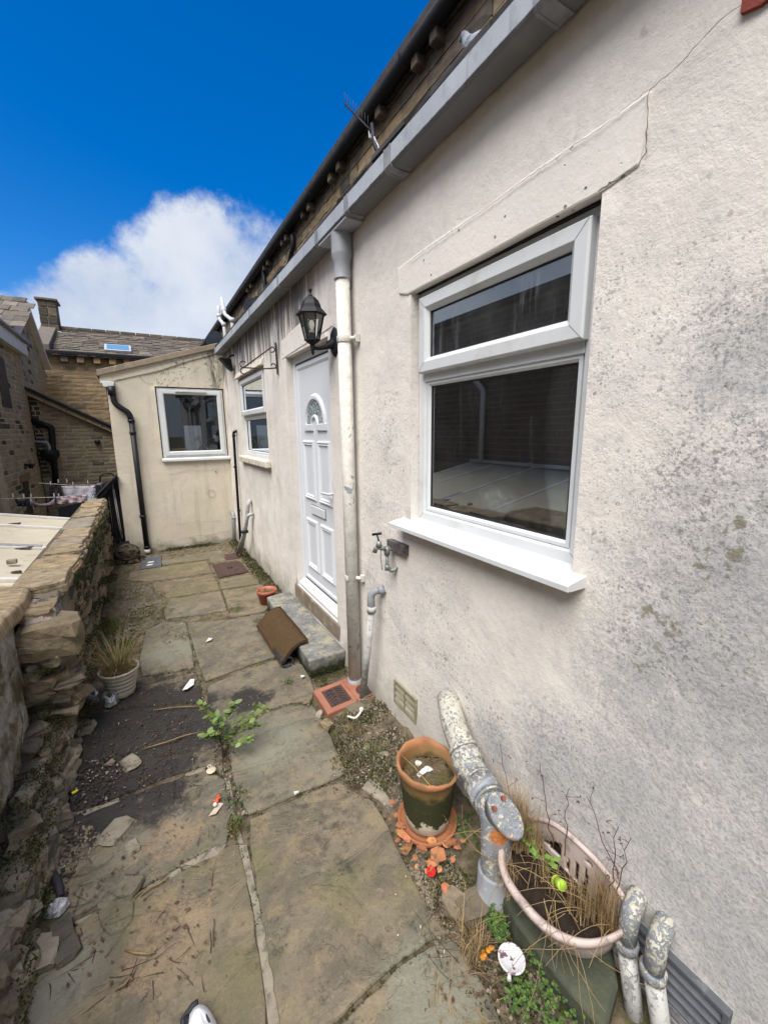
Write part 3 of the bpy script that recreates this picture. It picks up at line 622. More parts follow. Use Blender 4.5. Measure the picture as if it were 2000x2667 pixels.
# ------------------------------------------------------------------ the rendered cottage
cot = thing('rendered_cottage', 'long low cottage with pale stained render and white plastic windows on the right', 'cottage', (WALLX + .1, 3, 0))
W1 = (.795, 1.722, 1.252, 2.325); DR = (2.72, 3.665, .275, 2.325); W2 = (4.42, 5.66, 1.40, 2.37)
HOLES = [W1, DR, W2]
def cuts(a, b, step, must):
    must = sorted(set([a, b] + must)); o = []
    for p, q in zip(must, must[1:]):
        n = max(1, int(round((q - p) / step))); o += [p + (q - p) * i / n for i in range(n)]
    return o + [b]
ys = cuts(-1.2, LEANY + .02, .07, [h[i] for h in HOLES for i in (0, 1)]); zs = cuts(-.15, 2.96, .07, [h[i] for h in HOLES for i in (2, 3)])
mb = MB()
def wall_x(y, z):
    k = min([1.0] + [max(0, max(h[0] - y, y - h[1], h[2] - z, z - h[3])) / .12 for h in HOLES])
    d = .010 * mn.noise((y * 1.3, z * 1.3, 4)) + .005 * mn.noise((y * 4.5, z * 4.5, 9)) + .002 * mn.noise((y * 12, z * 12, 2))
    far = min(1, max(0, (y - 3.6) / 1.5)); d += far * .012 * mn.noise((y * 3.1, z * 3.1, 7))
    foot = max(0, .22 - z) * .09 * (1 + mn.noise((y * 6, z * 6, 1)))
    return WALLX + d * max(.12, min(1, k)) - foot
nz_ = len(zs); mb.add([(wall_x(y, z), y, z) for y in ys for z in zs], [(i * nz_ + j, (i + 1) * nz_ + j, (i + 1) * nz_ + j + 1, i * nz_ + j + 1) for i in range(len(ys) - 1) for j in range(nz_ - 1)
        if not any(h[0] < (ys[i] + ys[i + 1]) / 2 < h[1] and h[2] < (zs[j] + zs[j + 1]) / 2 < h[3] for h in HOLES)], 0, True)
for a, b, c, d in HOLES:                                                # reveals
    for p in ([(a, c), (a, d)], [(b, c), (b, d)], [(a, c), (b, c)], [(a, d), (b, d)]):
        n = 8; q = [(p[0][0] + (p[1][0] - p[0][0]) * i / n, p[0][1] + (p[1][1] - p[0][1]) * i / n) for i in range(n + 1)]
        mb.add([(wall_x(*k), *k) for k in q] + [(WALLX + .17, *k) for k in q], [(i, i + 1, n + 2 + i, n + 1 + i) for i in range(n)])
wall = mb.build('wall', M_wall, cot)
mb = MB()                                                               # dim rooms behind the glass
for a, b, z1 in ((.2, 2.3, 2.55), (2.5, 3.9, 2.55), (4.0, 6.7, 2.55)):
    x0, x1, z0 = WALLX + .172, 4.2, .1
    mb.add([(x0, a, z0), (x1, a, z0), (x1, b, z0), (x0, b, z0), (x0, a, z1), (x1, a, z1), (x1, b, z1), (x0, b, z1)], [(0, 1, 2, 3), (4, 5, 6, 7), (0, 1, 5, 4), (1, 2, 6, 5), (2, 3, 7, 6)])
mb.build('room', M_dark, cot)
mb = MB()                                                               # solid backing of the shell, so no sky leaks in
for a, b, c, d in ((-1.2, .795, -.1, 2.9), (1.722, 2.72, -.1, 2.9), (3.665, 4.42, -.1, 2.9), (5.66, LEANY, -.1, 2.9), (.795, 1.722, -.1, 1.252), (.795, 1.722, 2.325, 2.9), (2.72, 3.665, -.1, .275), (2.72, 3.665, 2.325, 2.9), (4.42, 5.66, -.1, 1.40), (4.42, 5.66, 2.37, 2.9)):
    mb.box(WALLX + .10, WALLX + .168, a + .002, b - .002, c, d)
mb.build('wall_core', M_mortardk, cot)
mp = lambda X: (lambda u, v, d: V((X + d, u, v)))
def lintel(o, th, name='lintel'):
    m = MB(); P = [PX(a, b, WALLX) for a, b in o]; m.prism([(WALLX + .03, p.y, p.z) for p in P], (-.03 - th, 0, 0)); return m.build(name, M_lintel, cot, bevel=.007, seg=2)
# outline surveyed on the wall
lintel([(1036, 700), (1100, 650), (1230, 560), (1390, 445), (1560, 330), (1699, 232), (1690, 330), (1668, 430), (1559, 507), (1420, 580), (1250, 672), (1062, 768), (1040, 766)], .006)
lintel([(733, 888), (780, 842), (860, 779), (866, 820), (868, 850), (746, 929), (736, 936)], .005)

def window(X, box, top_split, label=None, sash=True, vent=False):
    a, b, c, d = box; k = MB(); wd = k                                   # outer frame
    prof = [(0, .0), (.004, -.004), (.046, -.004), (.058, .010), (.058, .055), (0, .055)]
    rect_sweep(k, mp(X), a, b, c, d, prof + [prof[0]])
    if top_split: k.hexa([(X - .004, a + .05, top_split - .030), (X + .05, a + .05, top_split - .030), (X + .05, b - .05, top_split - .030), (X - .004, b - .05, top_split - .030), (X - .004, a + .05, top_split + .030), (X + .05, a + .05, top_split + .030), (X + .05, b - .05, top_split + .030), (X - .004, b - .05, top_split + .030)])
    win = k.build('window', M_upvc, cot, bevel=.002, label=label)
    beads = []
    lo = (a + .058, b - .058, c + .058, (top_split - .030) if top_split else d - .058)
    k = MB(); p2 = [(-.001, .003), (.012, .003), (.022, .016), (.022, .03), (-.001, .03)]
    rect_sweep(k, mp(X), *lo, p2 + [p2[0]]); k.build('glazing_bead', M_upvc, win)
    k = MB(); p3 = [(.020, .014), (.0275, .017), (.0275, .03), (.020, .03)]; rect_sweep(k, mp(X), *lo, p3 + [p3[0]]); 
    ups = None
    if top_split:
        ups = (a + .038, b - .038, top_split + .006, d - .036) if sash else (a + .058, b - .058, top_split + .03, d - .058)
        if sash:
            s = MB(); ps = [(.0, -.006), (.0, -.030), (.006, -.036), (.048, -.036), (.066, -.020), (.066, .0), (.05, .01), (0, .01)]
            rect_sweep(s, mp(X), *ups, ps + [ps[0]]); s.build('sash', M_upvc, win, bevel=.0015)
            gi = .066; gd = -.014
        else:
            s = MB(); rect_sweep(s, mp(X), *ups, p2 + [p2[0]]); s.build('glazing_bead', M_upvc, win); gi = .022; gd = 0
        p4 = [(gi - .002, gd), (gi + .006, gd + .004), (gi + .006, .03), (gi - .002, .03)]; rect_sweep(k, mp(X), *ups, p4 + [p4[0]])
    k.build('seal', M_seal, win)
    def pane(bx, i, dpt, m):
        q = MB(); q.box(X + dpt, X + dpt + .004, bx[0] + i, bx[1] - i, bx[2] + i, bx[3] - i); q.build('pane', m, win)
    pane(lo, .022, .020, M_glass)
    if ups: pane(ups, gi, gd + .006, M_glassdirty if box is W1 else M_glass)
    k = MB()                                                             # mitre lines at the corners
    for (u, v, su, sv) in ((a, c, 1, 1), (b, c, -1, 1), (a, d, 1, -1), (b, d, -1, -1)):
        n = V((0, su, -sv)).normalized() * .0009; p, q = V((X - .0048, u, v)), V((X - .0048, u + su * .046, v + sv * .046)); k.add([p - n, p + n, q + n, q - n], [(0, 1, 2, 3)])
    if ups and sash:
        for (u, v, su, sv) in ((ups[0], ups[2], 1, 1), (ups[1], ups[2], -1, 1), (ups[0], ups[3], 1, -1), (ups[1], ups[3], -1, -1)):
            n = V((0, su, -sv)).normalized() * .0009; p, q = V((X - .0368, u + su * .005, v + sv * .005)), V((X - .0368, u + su * .048, v + sv * .048)); k.add([p - n, p + n, q + n, q - n], [(0, 1, 2, 3)])
    k.build('mitre_joint', M_gutdark, win, kind='stuff')
    return win
win1 = window(WALLX + .05, W1, 1.955, 'large white two light window with open top sash')
mb = MB(); mb.box(WALLX + .03, WALLX + .06, .80, 1.715, 2.317, 2.324); mb.build('lintel_shadow_line', M_seal, cot)  # black strip painted in for the thin shadow under the lintel
def sill(x0, x1, y0, y1, zt, th, mat, parent):
    m = MB(); m.prism([(x1, y0, zt), (x0 + .004, y0, zt - .022), (x0, y0, zt - .026), (x0, y0, zt - .026 - th), (x0 + .014, y0, zt - .026 - th), (x0 + .014, y0, zt - .046), (x1, y0, zt - .046)], (0, y1 - y0, 0))
    return m.build('sill', mat, parent, bevel=.0015)
sill(WALLX - .085, WALLX + .05, .745, 1.80, 1.262, .018, M_upvc, win1)
win2 = window(WALLX + .03, W2, 1.90, 'narrow looking white window between door and lean-to')
m = MB(); m.box(WALLX - .06, WALLX + .05, 4.36, 5.75, 1.33, 1.405); m.build('stone_sill', M_sillstone, win2, bevel=.012)
m = MB(); m.prism([(WALLX - .045, 4.40, 2.365), (WALLX - .02, 4.40, 2.43), (WALLX + .02, 4.40, 2.46), (WALLX + .02, 4.40, 2.365)], (0, 1.33, 0)); m.build('drip_ledge', M_sillstone, win2, bevel=.01)

# front door
X = WALLX + .06; a, b, c, d = DR; mb = MB()
prof = [(0, 0), (.004, -.004), (.05, -.004), (.062, .012), (.062, .05), (0, .05)]
rect_sweep(mb, mp(X), a, b, c, d, prof + [prof[0]])
mb.prism([(X - .05, a + .01, c + .01), (X - .05, a + .01, c + .03), (X + .012, a + .01, c + .075), (X + .03, a + .01, c + .075), (X + .03, a + .01, c + .01)], (0, b - a - .02, 0))
door = mb.build('door', M_door, cot, bevel=.002, label='white panelled plastic front door with half round glass light')
la, lb, lc, ld = a + .070, b - .070, c + .085, d - .070
m = MB(); m.box(X + .006, X + .045, la, lb, lc, ld); leaf_ = m.build('door_leaf', M_door, door, bevel=.002)
m = MB(); rect_sweep(m, mp(X), la - .009, lb + .009, lc - .006, ld + .009, [(0, .004), (.010, .004), (.010, .02), (0, .02), (0, .004)]); m.build('seal', M_seal, door)
m = MB(); pr = [(.012, .008), (.016, -.004), (.034, -.004), (.05, .004), (.05, .01), (.012, .01)]; rect_sweep(m, mp(X), la, lb, lc, ld, pr + [pr[0]]); m.build('door_bead', M_door, door)
def moulding(u0, u1, v0, v1):
    m = MB(); q = [(0, .008), (.006, -.007), (.016, -.010), (.026, -.002), (.034, -.006), (.044, .006), (.044, .01), (0, .01)]; rect_sweep(m, mp(X), u0, u1, v0, v1, q + [q[0]]); m.build('door_panel', M_door, door)
mid = (la + lb) / 2
for v0, v1 in ((.50, .955), (1.13, 1.63)):
    moulding(la + .10, mid - .035, v0, v1); moulding(mid + .035, lb - .10, v0, v1)
def fan(ro, ri, dep, cz):                                               # half-round glazed light
    o = []
    n = 18
    for i in range(n + 1): o.append((mid + ro * cos(pi * i / n), cz + ro * sin(pi * i / n)))
    inner = [(mid + ri * cos(pi * i / n), cz + ri * sin(pi * i / n)) for i in range(n, -1, -1)] if ri else []
    return o + inner
cz = 1.755; m = MB()
outer = fan(.225, .0, 0, cz)
def arch_ring(m, r0, r1, d0, d1):
    n = 20; rs = []
    for i in range(n + 1):
        t = pi * i / n; rs.append([V((X + d0, mid + r0 * cos(t), cz + r0 * sin(t))), V((X + d1, mid + (r0 * .65 + r1 * .35) * cos(t), cz + (r0 * .65 + r1 * .35) * sin(t))), V((X + d1, mid + (r0 * .3 + r1 * .7) * cos(t), cz + (r0 * .3 + r1 * .7) * sin(t))), V((X + d0, mid + r1 * cos(t), cz + r1 * sin(t)))])
    m.rings(rs, 0, False, True)
arch_ring(m, .245, .180, .008, -.010); arch_ring(m, .085, .045, .008, -.010)
for s in (-1, 1):
    p0, p1 = (.045, .245); y0, y1 = sorted((mid + s * p0, mid + s * p1)); m.hexa([(X - .010, y0, cz - .045), (X + .008, y0, cz - .05), (X + .008, y1, cz - .05), (X - .010, y1, cz - .045), (X - .010, y0, cz + .002), (X + .008, y0, cz + .008), (X + .008, y1, cz + .008), (X - .010, y1, cz + .002)])
m.build('light_surround', M_door, door, bevel=.002)
m = MB(); n = 20; o = [(X + .003, mid + .185 * cos(pi * i / n), cz + .185 * sin(pi * i / n)) for i in range(n + 1)] + [(X + .003, mid + .08 * cos(pi * i / n), cz + .08 * sin(pi * i / n)) for i in range(n, -1, -1)]
k = len(o) // 2; m.add(o, [(i, i + 1, len(o) - 2 - i, len(o) - 1 - i) for i in range(k - 1)]); m.build('door_glass', M_obsc, door)
m = MB(); m.box(X - .010, X + .006, mid - .150, mid + .150, 1.015, 1.085); lb_ = m.build('letterbox', M_upvc, door, bevel=.003)
m = MB(); rect_sweep(m, mp(X), mid - .158, mid + .158, 1.007, 1.093, [(0, .0), (.009, .0), (.009, .007), (0, .007), (0, 0)]); m.build('letterbox_rim', M_gutdark, door)
m = MB(); m.box(X - .012, X + .005, la + .022, la + .060, 1.10, 1.34); m.tube(fillet([(X - .01, la + .041, 1.245), (X - .05, la + .041, 1.245), (X - .052, la + .18, 1.238)], .02), .010, 10); m.build('handle', M_upvc, door, bevel=.002)
m = MB(); m.box(WALLX - .012, WALLX + .16, a - .05, b + .07, .135, .272); m.build('threshold', M_thresh, cot, bevel=.012)

# air brick and louvred vent, set in the wall
def airvent(y0, y1, z0, z1, rows, cols, mat, name, label, out=.012):
    m = MB(); rect_sweep(m, mp(WALLX), y0, y1, z0, z1, [(0, -out), (.014, -out), (.014, .03), (0, .03), (0, -out)])
    if cols == 2: m.box(WALLX - out + .001, WALLX + .02, (y0 + y1) / 2 - .007, (y0 + y1) / 2 + .007, z0 + .012, z1 - .012)
    o = m.build(name, mat, cot, bevel=.002, label=label); m = MB(); m.box(WALLX + .006, WALLX + .012, y0 + .012, y1 - .012, z0 + .012, z1 - .012); m.build('vent_back', M_seal, o)
    for i in range(rows):
        zc = z0 + .016 + (z1 - z0 - .03) * (i + .5) / rows; h = (z1 - z0) / rows * .36
        for j in range(cols):
            ya = y0 + .013 + (y1 - y0 - .026) * j / cols; yb = y0 + .013 + (y1 - y0 - .026) * (j + 1) / cols
            m = MB(); m.hexa([(WALLX - out + .001, ya, zc - h), (WALLX + .004, ya, zc + h * .5), (WALLX + .004, yb, zc + h * .5), (WALLX - out + .001, yb, zc - h), (WALLX - out + .001, ya, zc - h + .005), (WALLX + .004, ya, zc + h * .5 + .005), (WALLX + .004, yb, zc + h * .5 + .005), (WALLX - out + .001, yb, zc - h + .005)]); m.build('louvre', mat, o)
M_airbrick = mat_plain('olive_air_brick', (.26, .235, .16), (.20, .18, .12), 14, .8, .001, .2, dirt=(.40, .37, .30), dscale=22)
M_ventdk = mat_plain('slate_grey_vent', (.10, .105, .115), (.07, .075, .085), 12, .7, .001, .2, dirt=(.2, .2, .2), dscale=14)
airvent(1.655, 1.885, .125, .275, 3, 2, M_airbrick, 'air_brick', 'olive louvred air brick low in the wall')
airvent(.25, .60, .02, .25, 6, 1, M_ventdk, 'wall_vent', 'dark grey louvred vent behind the waste pipes', .02)
# roof of the cottage: rough slate edge over the gutter
mb = MB(); mb.hexa([(1.17, -1.2, 2.90), (2.62, -1.2, 3.55), (2.62, 7.6, 3.55), (1.17, 7.6, 2.90), (1.17, -1.2, 2.94), (2.62, -1.2, 3.59), (2.62, 7.6, 3.59), (1.17, 7.6, 2.94)])
roof = mb.build('roof', M_darkslate, cot)
y = -.6
while y < 7.2:
    wd = ru(.16, .30); h = ru(.02, .035); x0 = 1.055 + ru(-.012, .012); m = MB(); z0 = 2.905 + ru(-.006, .006)
    m.hexa([(x0, y + .002, z0), (x0 + .3, y + .002, z0 + .13), (x0 + .3, y + wd, z0 + .13), (x0 + ru(-.012, .012), y + wd, z0), (x0, y + .002, z0 + h), (x0 + .3, y + .002, z0 + .13 + h), (x0 + .3, y + wd, z0 + .13 + h), (x0, y + wd, z0 + h + ru(-.008, .008))]); m.build('slate', M_darkslate, roof); y += wd

# ------------------------------------------------------------------ the taller stone house behind
UX = 2.60; ter = thing('stone_terrace_house', 'tall honey stone terrace wall with black eaves gutter above the cottage roof', 'house', (UX + 2, 10, 0))
mb = MB(); mb.box(UX + .02, UX + 5, -2.0, 26, -1.5, 5.15); mb.build('wall', M_mortar, ter)
masonry(ter, (UX, 0, 0), (0, 1, 0), (-1, 0, 0), [(-2, 3.9), (26, 3.9), (26, 5.06), (-2, 5.06)], .118, (.22, .52), .022, M_upper, 300, .012, seen=in_view)
mb = MB(); mb.hexa([(UX - .18, -2, 5.10), (UX + 2.6, -2, 6.3), (UX + 2.6, 26, 6.3), (UX - .18, 26, 5.10), (UX - .18, -2, 5.16), (UX + 2.6, -2, 6.36), (UX + 2.6, 26, 6.36), (UX - .18, 26, 5.16)]); mb.build('roof', M_darkslate, ter)
GX = UX - .11
for px in ((1135, 142), (1086, 196), (990, 338), (886, 468), (864, 492), (808, 565), (792, 584), (748, 636), (738, 648), (700, 694), (690, 705), (655, 744), (646, 755)):
    p = PX(*px, UX - .08); m = MB(); m.box(UX - .12, UX + .02, p.y - .05, p.y + .05, 4.93, 5.03); m.build('corbel', M_upper, ter, bevel=.012)
gut = thing('eaves_gutter', 'black half round gutter along the eaves of the tall stone house', 'gutter', (GX, 10, 5.02))
m = MB(); rs = []
for yy in (-2, 26): rs.append([V((GX + .072 * cos(t), yy, 5.085 + .072 * sin(t))) for t in [2 * pi * i / 18 for i in range(18)]])
m.rings(rs, 0, True, True); m.build('channel', M_black, gut)
for i in range(16):
    yy = 1.4 + i * 1.22; m = MB(); m.rings([[V((GX + .078 * cos(t), yy + q, 5.085 + .078 * sin(t))) for t in [2 * pi * i2 / 18 for i2 in range(18)]] for q in (-.02, .02)], 0, True, True); m.build('gutter_joint', M_black, gut)
for path, lab in (([(762, 612), (764, 640), (752, 690), (742, 712)], 'short black swan neck downpipe under the upper eaves'), ([(686, 704), (690, 745), (692, 768)], 'straight thin black downpipe on the upper stone wall')):
    m = MB(); m.tube(fillet([PX(*p, UX - .07) for p in path], .1), .04, 10); m.build('downpipe', M_black, None, label=lab, cat='drainpipe', group='black pipes on the upper wall')

# ------------------------------------------------------------------ the lean-to across the end of the yard
lean = thing('lean_to_porch', 'cream rendered lean-to closing off the far end of the yard', 'lean-to', (.4, LEANY + .8, 0))
LW = (.225, 1.125, 1.325, 2.345); Y0 = LEANY; zv = lambda x: 2.515 + (x + .37) * .305
mb = MB(); xs = cuts(-.345, 1.16, .07, [LW[0], LW[1]]); zz = cuts(0, 1, .03, [])
def ly(x, z):
    k = min(1, max(0, max(LW[0] - x, x - LW[1], LW[2] - z, z - LW[3])) / .1)
    return Y0 + k * (.008 * mn.noise((x * 3, z * 3, 2)) + .004 * mn.noise((x * 9, z * 9, 6)))
rows = cuts(-.1, LW[3], .08, [LW[2]]); grid = []
for x in xs: grid.append([(x + .03 * (0 if x > -.34 else (z / 2.4 - .5) * .6), z) for z in rows] + [(x, LW[3] + (zv(x) - .11 - LW[3]) * t / 6) for t in range(1, 7)])
nn = len(grid[0]); mb.add([(x, ly(x, z), z) for col in grid for x, z in col], [(i * nn + j, (i + 1) * nn + j, (i + 1) * nn + j + 1, i * nn + j + 1) for i in range(len(xs) - 1) for j in range(nn - 1)
        if not (LW[0] < (xs[i] + xs[i + 1]) / 2 < LW[1] and LW[2] < (grid[i][j][1] + grid[i][j + 1][1]) / 2 < LW[3])], 0, True)
a, b, c, d = LW
for p in ([(a, c), (a, d)], [(b, c), (b, d)], [(a, c), (b, c)], [(a, d), (b, d)]): mb.add([(p[0][0], Y0, p[0][1]), (p[1][0], Y0, p[1][1]), (p[1][0], Y0 + .14, p[1][1]), (p[0][0], Y0 + .14, p[0][1])], [(0, 1, 2, 3)])
mb.add([(-.345, Y0, -.1), (-.345, Y0 + 2.2, -.1), (-.345, Y0 + 2.2, 2.42), (-.345, Y0, 2.42)], [(0, 1, 2, 3)])
lwall = mb.build('wall', M_lean, lean)
mb = MB(); mb.prism([(-.40, Y0 - .012, zv(-.40) - .16), (.30, Y0 - .016, zv(.30) - .17), (.62, Y0 - .018, zv(.62) - .135), (1.13, Y0 - .014, zv(1.13) - .12), (1.13, Y0 - .014, zv(1.13) - .03), (-.40, Y0 - .012, zv(-.40) - .03)], (0, .10, 0)); mb.build('verge_mortar', M_lean, lean, bevel=.008)
mb = MB(); mb.prism([(-.42, Y0 - .05, zv(-.42) - .055), (1.10, Y0 - .05, zv(1.10) - .055), (1.10, Y0 - .05, zv(1.10) + .02), (-.42, Y0 - .05, zv(-.42) + .02)], (0, .30, 0)); mb.build('verge_board', mat_plain('weathered_verge', (.27, .215, .155), (.20, .165, .125), 9, .9, .003, .2, dirt=(.33, .29, .22), dscale=8), lean, bevel=.006)
mb = MB(); mb.prism([(-.44, Y0 + .25, zv(-.44) - .03), (1.10, Y0 + .25, zv(1.10) - .03), (1.10, Y0 + .25, zv(1.10) + .01), (-.44, Y0 + .25, zv(-.44) + .01)], (0, 2.0, 0)); mb.build('roof', M_darkslate, lean)
mb = MB(); x0, x1, y0_, y1_, z0, z1 = -.3, 1.13, Y0 + .143, Y0 + 2.1, .05, 2.36
mb.add([(x0, y0_, z0), (x1, y0_, z0), (x1, y1_, z0), (x0, y1_, z0), (x0, y0_, z1), (x1, y0_, z1), (x1, y1_, z1), (x0, y1_, z1)], [(0, 1, 2, 3), (4, 5, 6, 7), (1, 2, 6, 5), (2, 3, 7, 6), (3, 0, 4, 7)]); mb.build('room', M_dark, lean)
mb = MB()
for q in ((-.34, a, 0, zv(-.34) - .2), (b, 1.15, 0, 2.8), (a, b, 0, c), (a, b, d, zv(a) - .15)): mb.box(q[0] + .001, q[1] - .001, Y0 + .10, Y0 + .14, q[2], q[3])
mb.build('wall_core', M_mortardk, lean)
ym = lambda u, v, dd: V((u, Y0 + .03 + dd, v))
mb = MB(); prof = [(0, 0), (.006, -.012), (.03, -.012), (.034, -.03), (.078, -.03), (.09, -.012), (.09, .04), (0, .04)]; rect_sweep(mb, ym, a + .012, b - .012, c + .03, d - .012, prof + [prof[0]]); lwin = mb.build('window', M_upvc, lean, bevel=.002, label='square white fixed window with flowers inside')
mb = MB(); pp = [(.088, -.006), (.098, 0), (.098, .02), (.088, .02)]; rect_sweep(mb, ym, a + .012, b - .012, c + .03, d - .012, pp + [pp[0]]); mb.build('seal', M_seal, lwin)
mb = MB(); mb.box(a + .10, b - .10, Y0 + .034, Y0 + .038, c + .12, d - .10); mb.build('pane', M_glass2, lwin)
mb = MB(); mb.box(.47, .88, Y0 - .022, Y0 + .0, 2.275, 2.305); mb.build('trickle_vent', M_upvc, lwin, bevel=.006)
mb = MB(); mb.prism([(a - .01, Y0 + .03, c + .032), (a - .01, Y0 - .05, c + .01), (a - .01, Y0 - .05, c - .02), (a - .01, Y0 + .03, c - .03)], (b - a + .02, 0, 0)); mb.build('sill', M_upvc, lwin, bevel=.003)
mb = MB(); mb.box(a + .012, b - .012, Y0 + .072, Y0 + .42, c + .06, c + .085); mb.build('inner_sill', M_upvc, lean)
def crack(pts, wd=.0022, parent=lean, mat=None, name='crack', x=None):
    m = MB(); P = [(PX(p[0], p[1], x) if x else PY(p[0], p[1], Y0)) for p in pts]; Q = []
    for p, q in zip(P, P[1:]):
        n = max(2, int((q - p).length / .012))
        for k in range(n): t = p.lerp(q, k / n); Q.append(t + (V((0, ru(-.003, .003), ru(-.003, .003))) if x else V((ru(-.003, .003), 0, ru(-.003, .003)))))
    Q.append(P[-1]); off = V((-.012 if x else 0, 0 if x else -.010, 0)); m.tube([q + off for q in Q], [wd * ru(.4, 1) for _ in Q], 4); return m.build(name, mat or M_crack, parent)
M_crack = mat_plain('crack_dark', (.22, .195, .165), (.12, .105, .09), 60, .95, 0, .05)
crack([(355, 973), (363, 976), (367, 985), (380, 997), (400, 1000)]); crack([(308, 985), (330, 976), (352, 973)]); crack([(440, 1236), (470, 1229), (500, 1224), (530, 1226), (560, 1221), (590, 1224)], .0013); crack([(470, 1402), (520, 1395), (570, 1388), (600, 1382)], .002); crack([(462, 1366), (500, 1360), (545, 1358), (575, 1354)], .0013)
m = MB(); cc = PY(551, 1285, Y0); m.tube([cc + V((.052 * cos(t) + ru(-.002, .002), -.009, .056 * sin(t) + ru(-.002, .002))) for t in [2 * pi * i / 26 for i in range(27)]], .0022, 4); m.build('patched_hole', mat_plain('dark_cream_render', (.36, .30, .21), (.28, .235, .165), 30, .95, 0, .05), lean)
m = MB(); cc = PY(562, 1228, Y0); m.tube([cc + V((0, .02, 0)), cc + V((0, -.012, 0))], .010, 8); m.build('plugged_hole', M_crack, lean)
crack([(1700, 234), (1760, 190), (1830, 110), (1880, 60), (1935, 20)], .0011, cot, None, 'crack', WALLX); crack([(1668, 432), (1640, 452), (1600, 478), (1565, 500)], .0016, cot, None, 'crack', WALLX); crack([(1698, 236), (1692, 300), (1688, 400), (1670, 430)], .0016, cot, None, 'crack', WALLX); crack([(1060, 690), (1120, 648), (1240, 565), (1400, 450), (1570, 335), (1696, 236)], .0014, cot, M_lintel, 'plaster_ridge', WALLX)
m = MB(); P = [PX(*p, WALLX) for p in ((1932, 38), (1938, -10), (2010, -60), (2040, -30), (1985, 15))]; m.prism([p + V((-.008, 0, 0)) for p in P], (.03, 0, 0)); m.build('bare_red_brick', mat_plain('red_brick', (.26, .06, .04), (.20, .045, .035), 20, .9, .003), cot)
# ------------------------------------------------------------------ the rubble garden wall on the left
M_rubdark = m_stone('dark_rubble', [(0.0, (.17, .14, .095)), (.3, (.11, .10, .08)), (.6, (.22, .18, .125)), (.85, (.27, .24, .185)), (1.0, (.08, .075, .065))], .5, 18, .014, (.075, .085, .03))
gw = thing('garden_wall', 'old rubble stone garden wall with flat ochre coping along the left of the yard', 'wall', (-.6, 4, 0))
def ztop(y): return .80 if y > 2.66 else .27 - (2.66 - y) * .12
mb = MB(); mb.box(-.78, -.535, 2.70, 6.62, -.3, .80); mb.box(-.80, -.60, .3, 2.70, -.3, .12); mb.box(-.82, -.70, 2.2, 2.80, .1, .70); mb.build('core', M_mortardk, gw)
def rub_block(i, mat, n=3, amp=.13):
    rs = random.Random(i * 31 + 5); idx = {}; vs = []; fs = []
    for a in range(n):
        for b in range(n):
            for c in range(n):
                if 0 < a < n - 1 and 0 < b < n - 1 and 0 < c < n - 1: continue
                p = V((a / (n - 1) - .5, b / (n - 1) - .5, c / (n - 1) - .5)); ext = sum(1 for k in (a, b, c) if k in (0, n - 1))
                p *= {1: 1.06, 2: .99, 3: .90}[ext]; p += V((rs.uniform(-amp, amp), rs.uniform(-amp, amp), rs.uniform(-amp, amp))); idx[a, b, c] = len(vs); vs.append(tuple(p))
    for ax in range(3):
        for side in (0, n - 1):
            for i2 in range(n - 1):
                for j in range(n - 1):
                    q = []
                    for di, dj in ((0, 0), (1, 0), (1, 1), (0, 1)):
                        k = [0, 0, 0]; k[ax] = side; k[(ax + 1) % 3] = i2 + di; k[(ax + 2) % 3] = j + dj; q.append(idx[tuple(k)])
                    fs.append(q if side else q[::-1])
    me = bpy.data.meshes.new('stone'); me.from_pydata(vs, [], fs); me.materials.append(mat)
    return me
RB = [rub_block(i, M_rubble, 4, .075) for i in range(14)]
RN = [rub_block(i + 40, M_rubdark, 4, .085) for i in range(12)]
def rub(name, c, size, parent, meshes=RB, tilt=.06, yaw=.1):
    m = Matrix.Translation(V(c)) @ Matrix.Rotation(ru(-yaw, yaw), 4, 'Z') @ Matrix.Rotation(ru(-tilt, tilt), 4, 'X') @ Matrix.Rotation(ru(-tilt, tilt), 4, 'Y') @ Matrix.Diagonal((*size, 1))
    return inst(name, random.choice(meshes), m, parent)
z = .0
while z < .80:
    h = ru(.035, .085); y = .55
    while y < 6.62:
        l = ru(.10, .34) if y > 2.7 else ru(.06, .17)
        if z + h * .6 < ztop(y + l / 2):
            near = y < 2.62; x = -.495 - (.0 if near else 0) - z * (.45 if near else .0) - .03 * rnd() + .02 * mn.noise((y * 2, z * 4, 3)); dd = ru(.10, .18)
            rub('stone', (x - dd / 2, y + l / 2, z + h / 2), (dd, l * .97, h * .95), gw, *((RN, .3, .35) if near else ()))
        y += l
    z += h
# broken end of the wall: stones stepping back to the pier
for k in range(34):
    y = ru(2.60, 2.72); x = -.49 - ru(0, .15); z = ru(.22, .64)
    rub('stone', (x, y, z), (ru(.07, .16), ru(.07, .16), ru(.03, .075)), gw, tilt=.25, yaw=.5)
for k in range(150):
    y = ru(.9, 2.66); z = ru(.0, 1) * (.27 - (2.66 - y) * .12); rub('stone', (-.485 - z * .45 - ru(0, .03), y, z), (ru(.03, .09), ru(.04, .13), ru(.02, .06)), gw, RN, tilt=.35, yaw=.5)
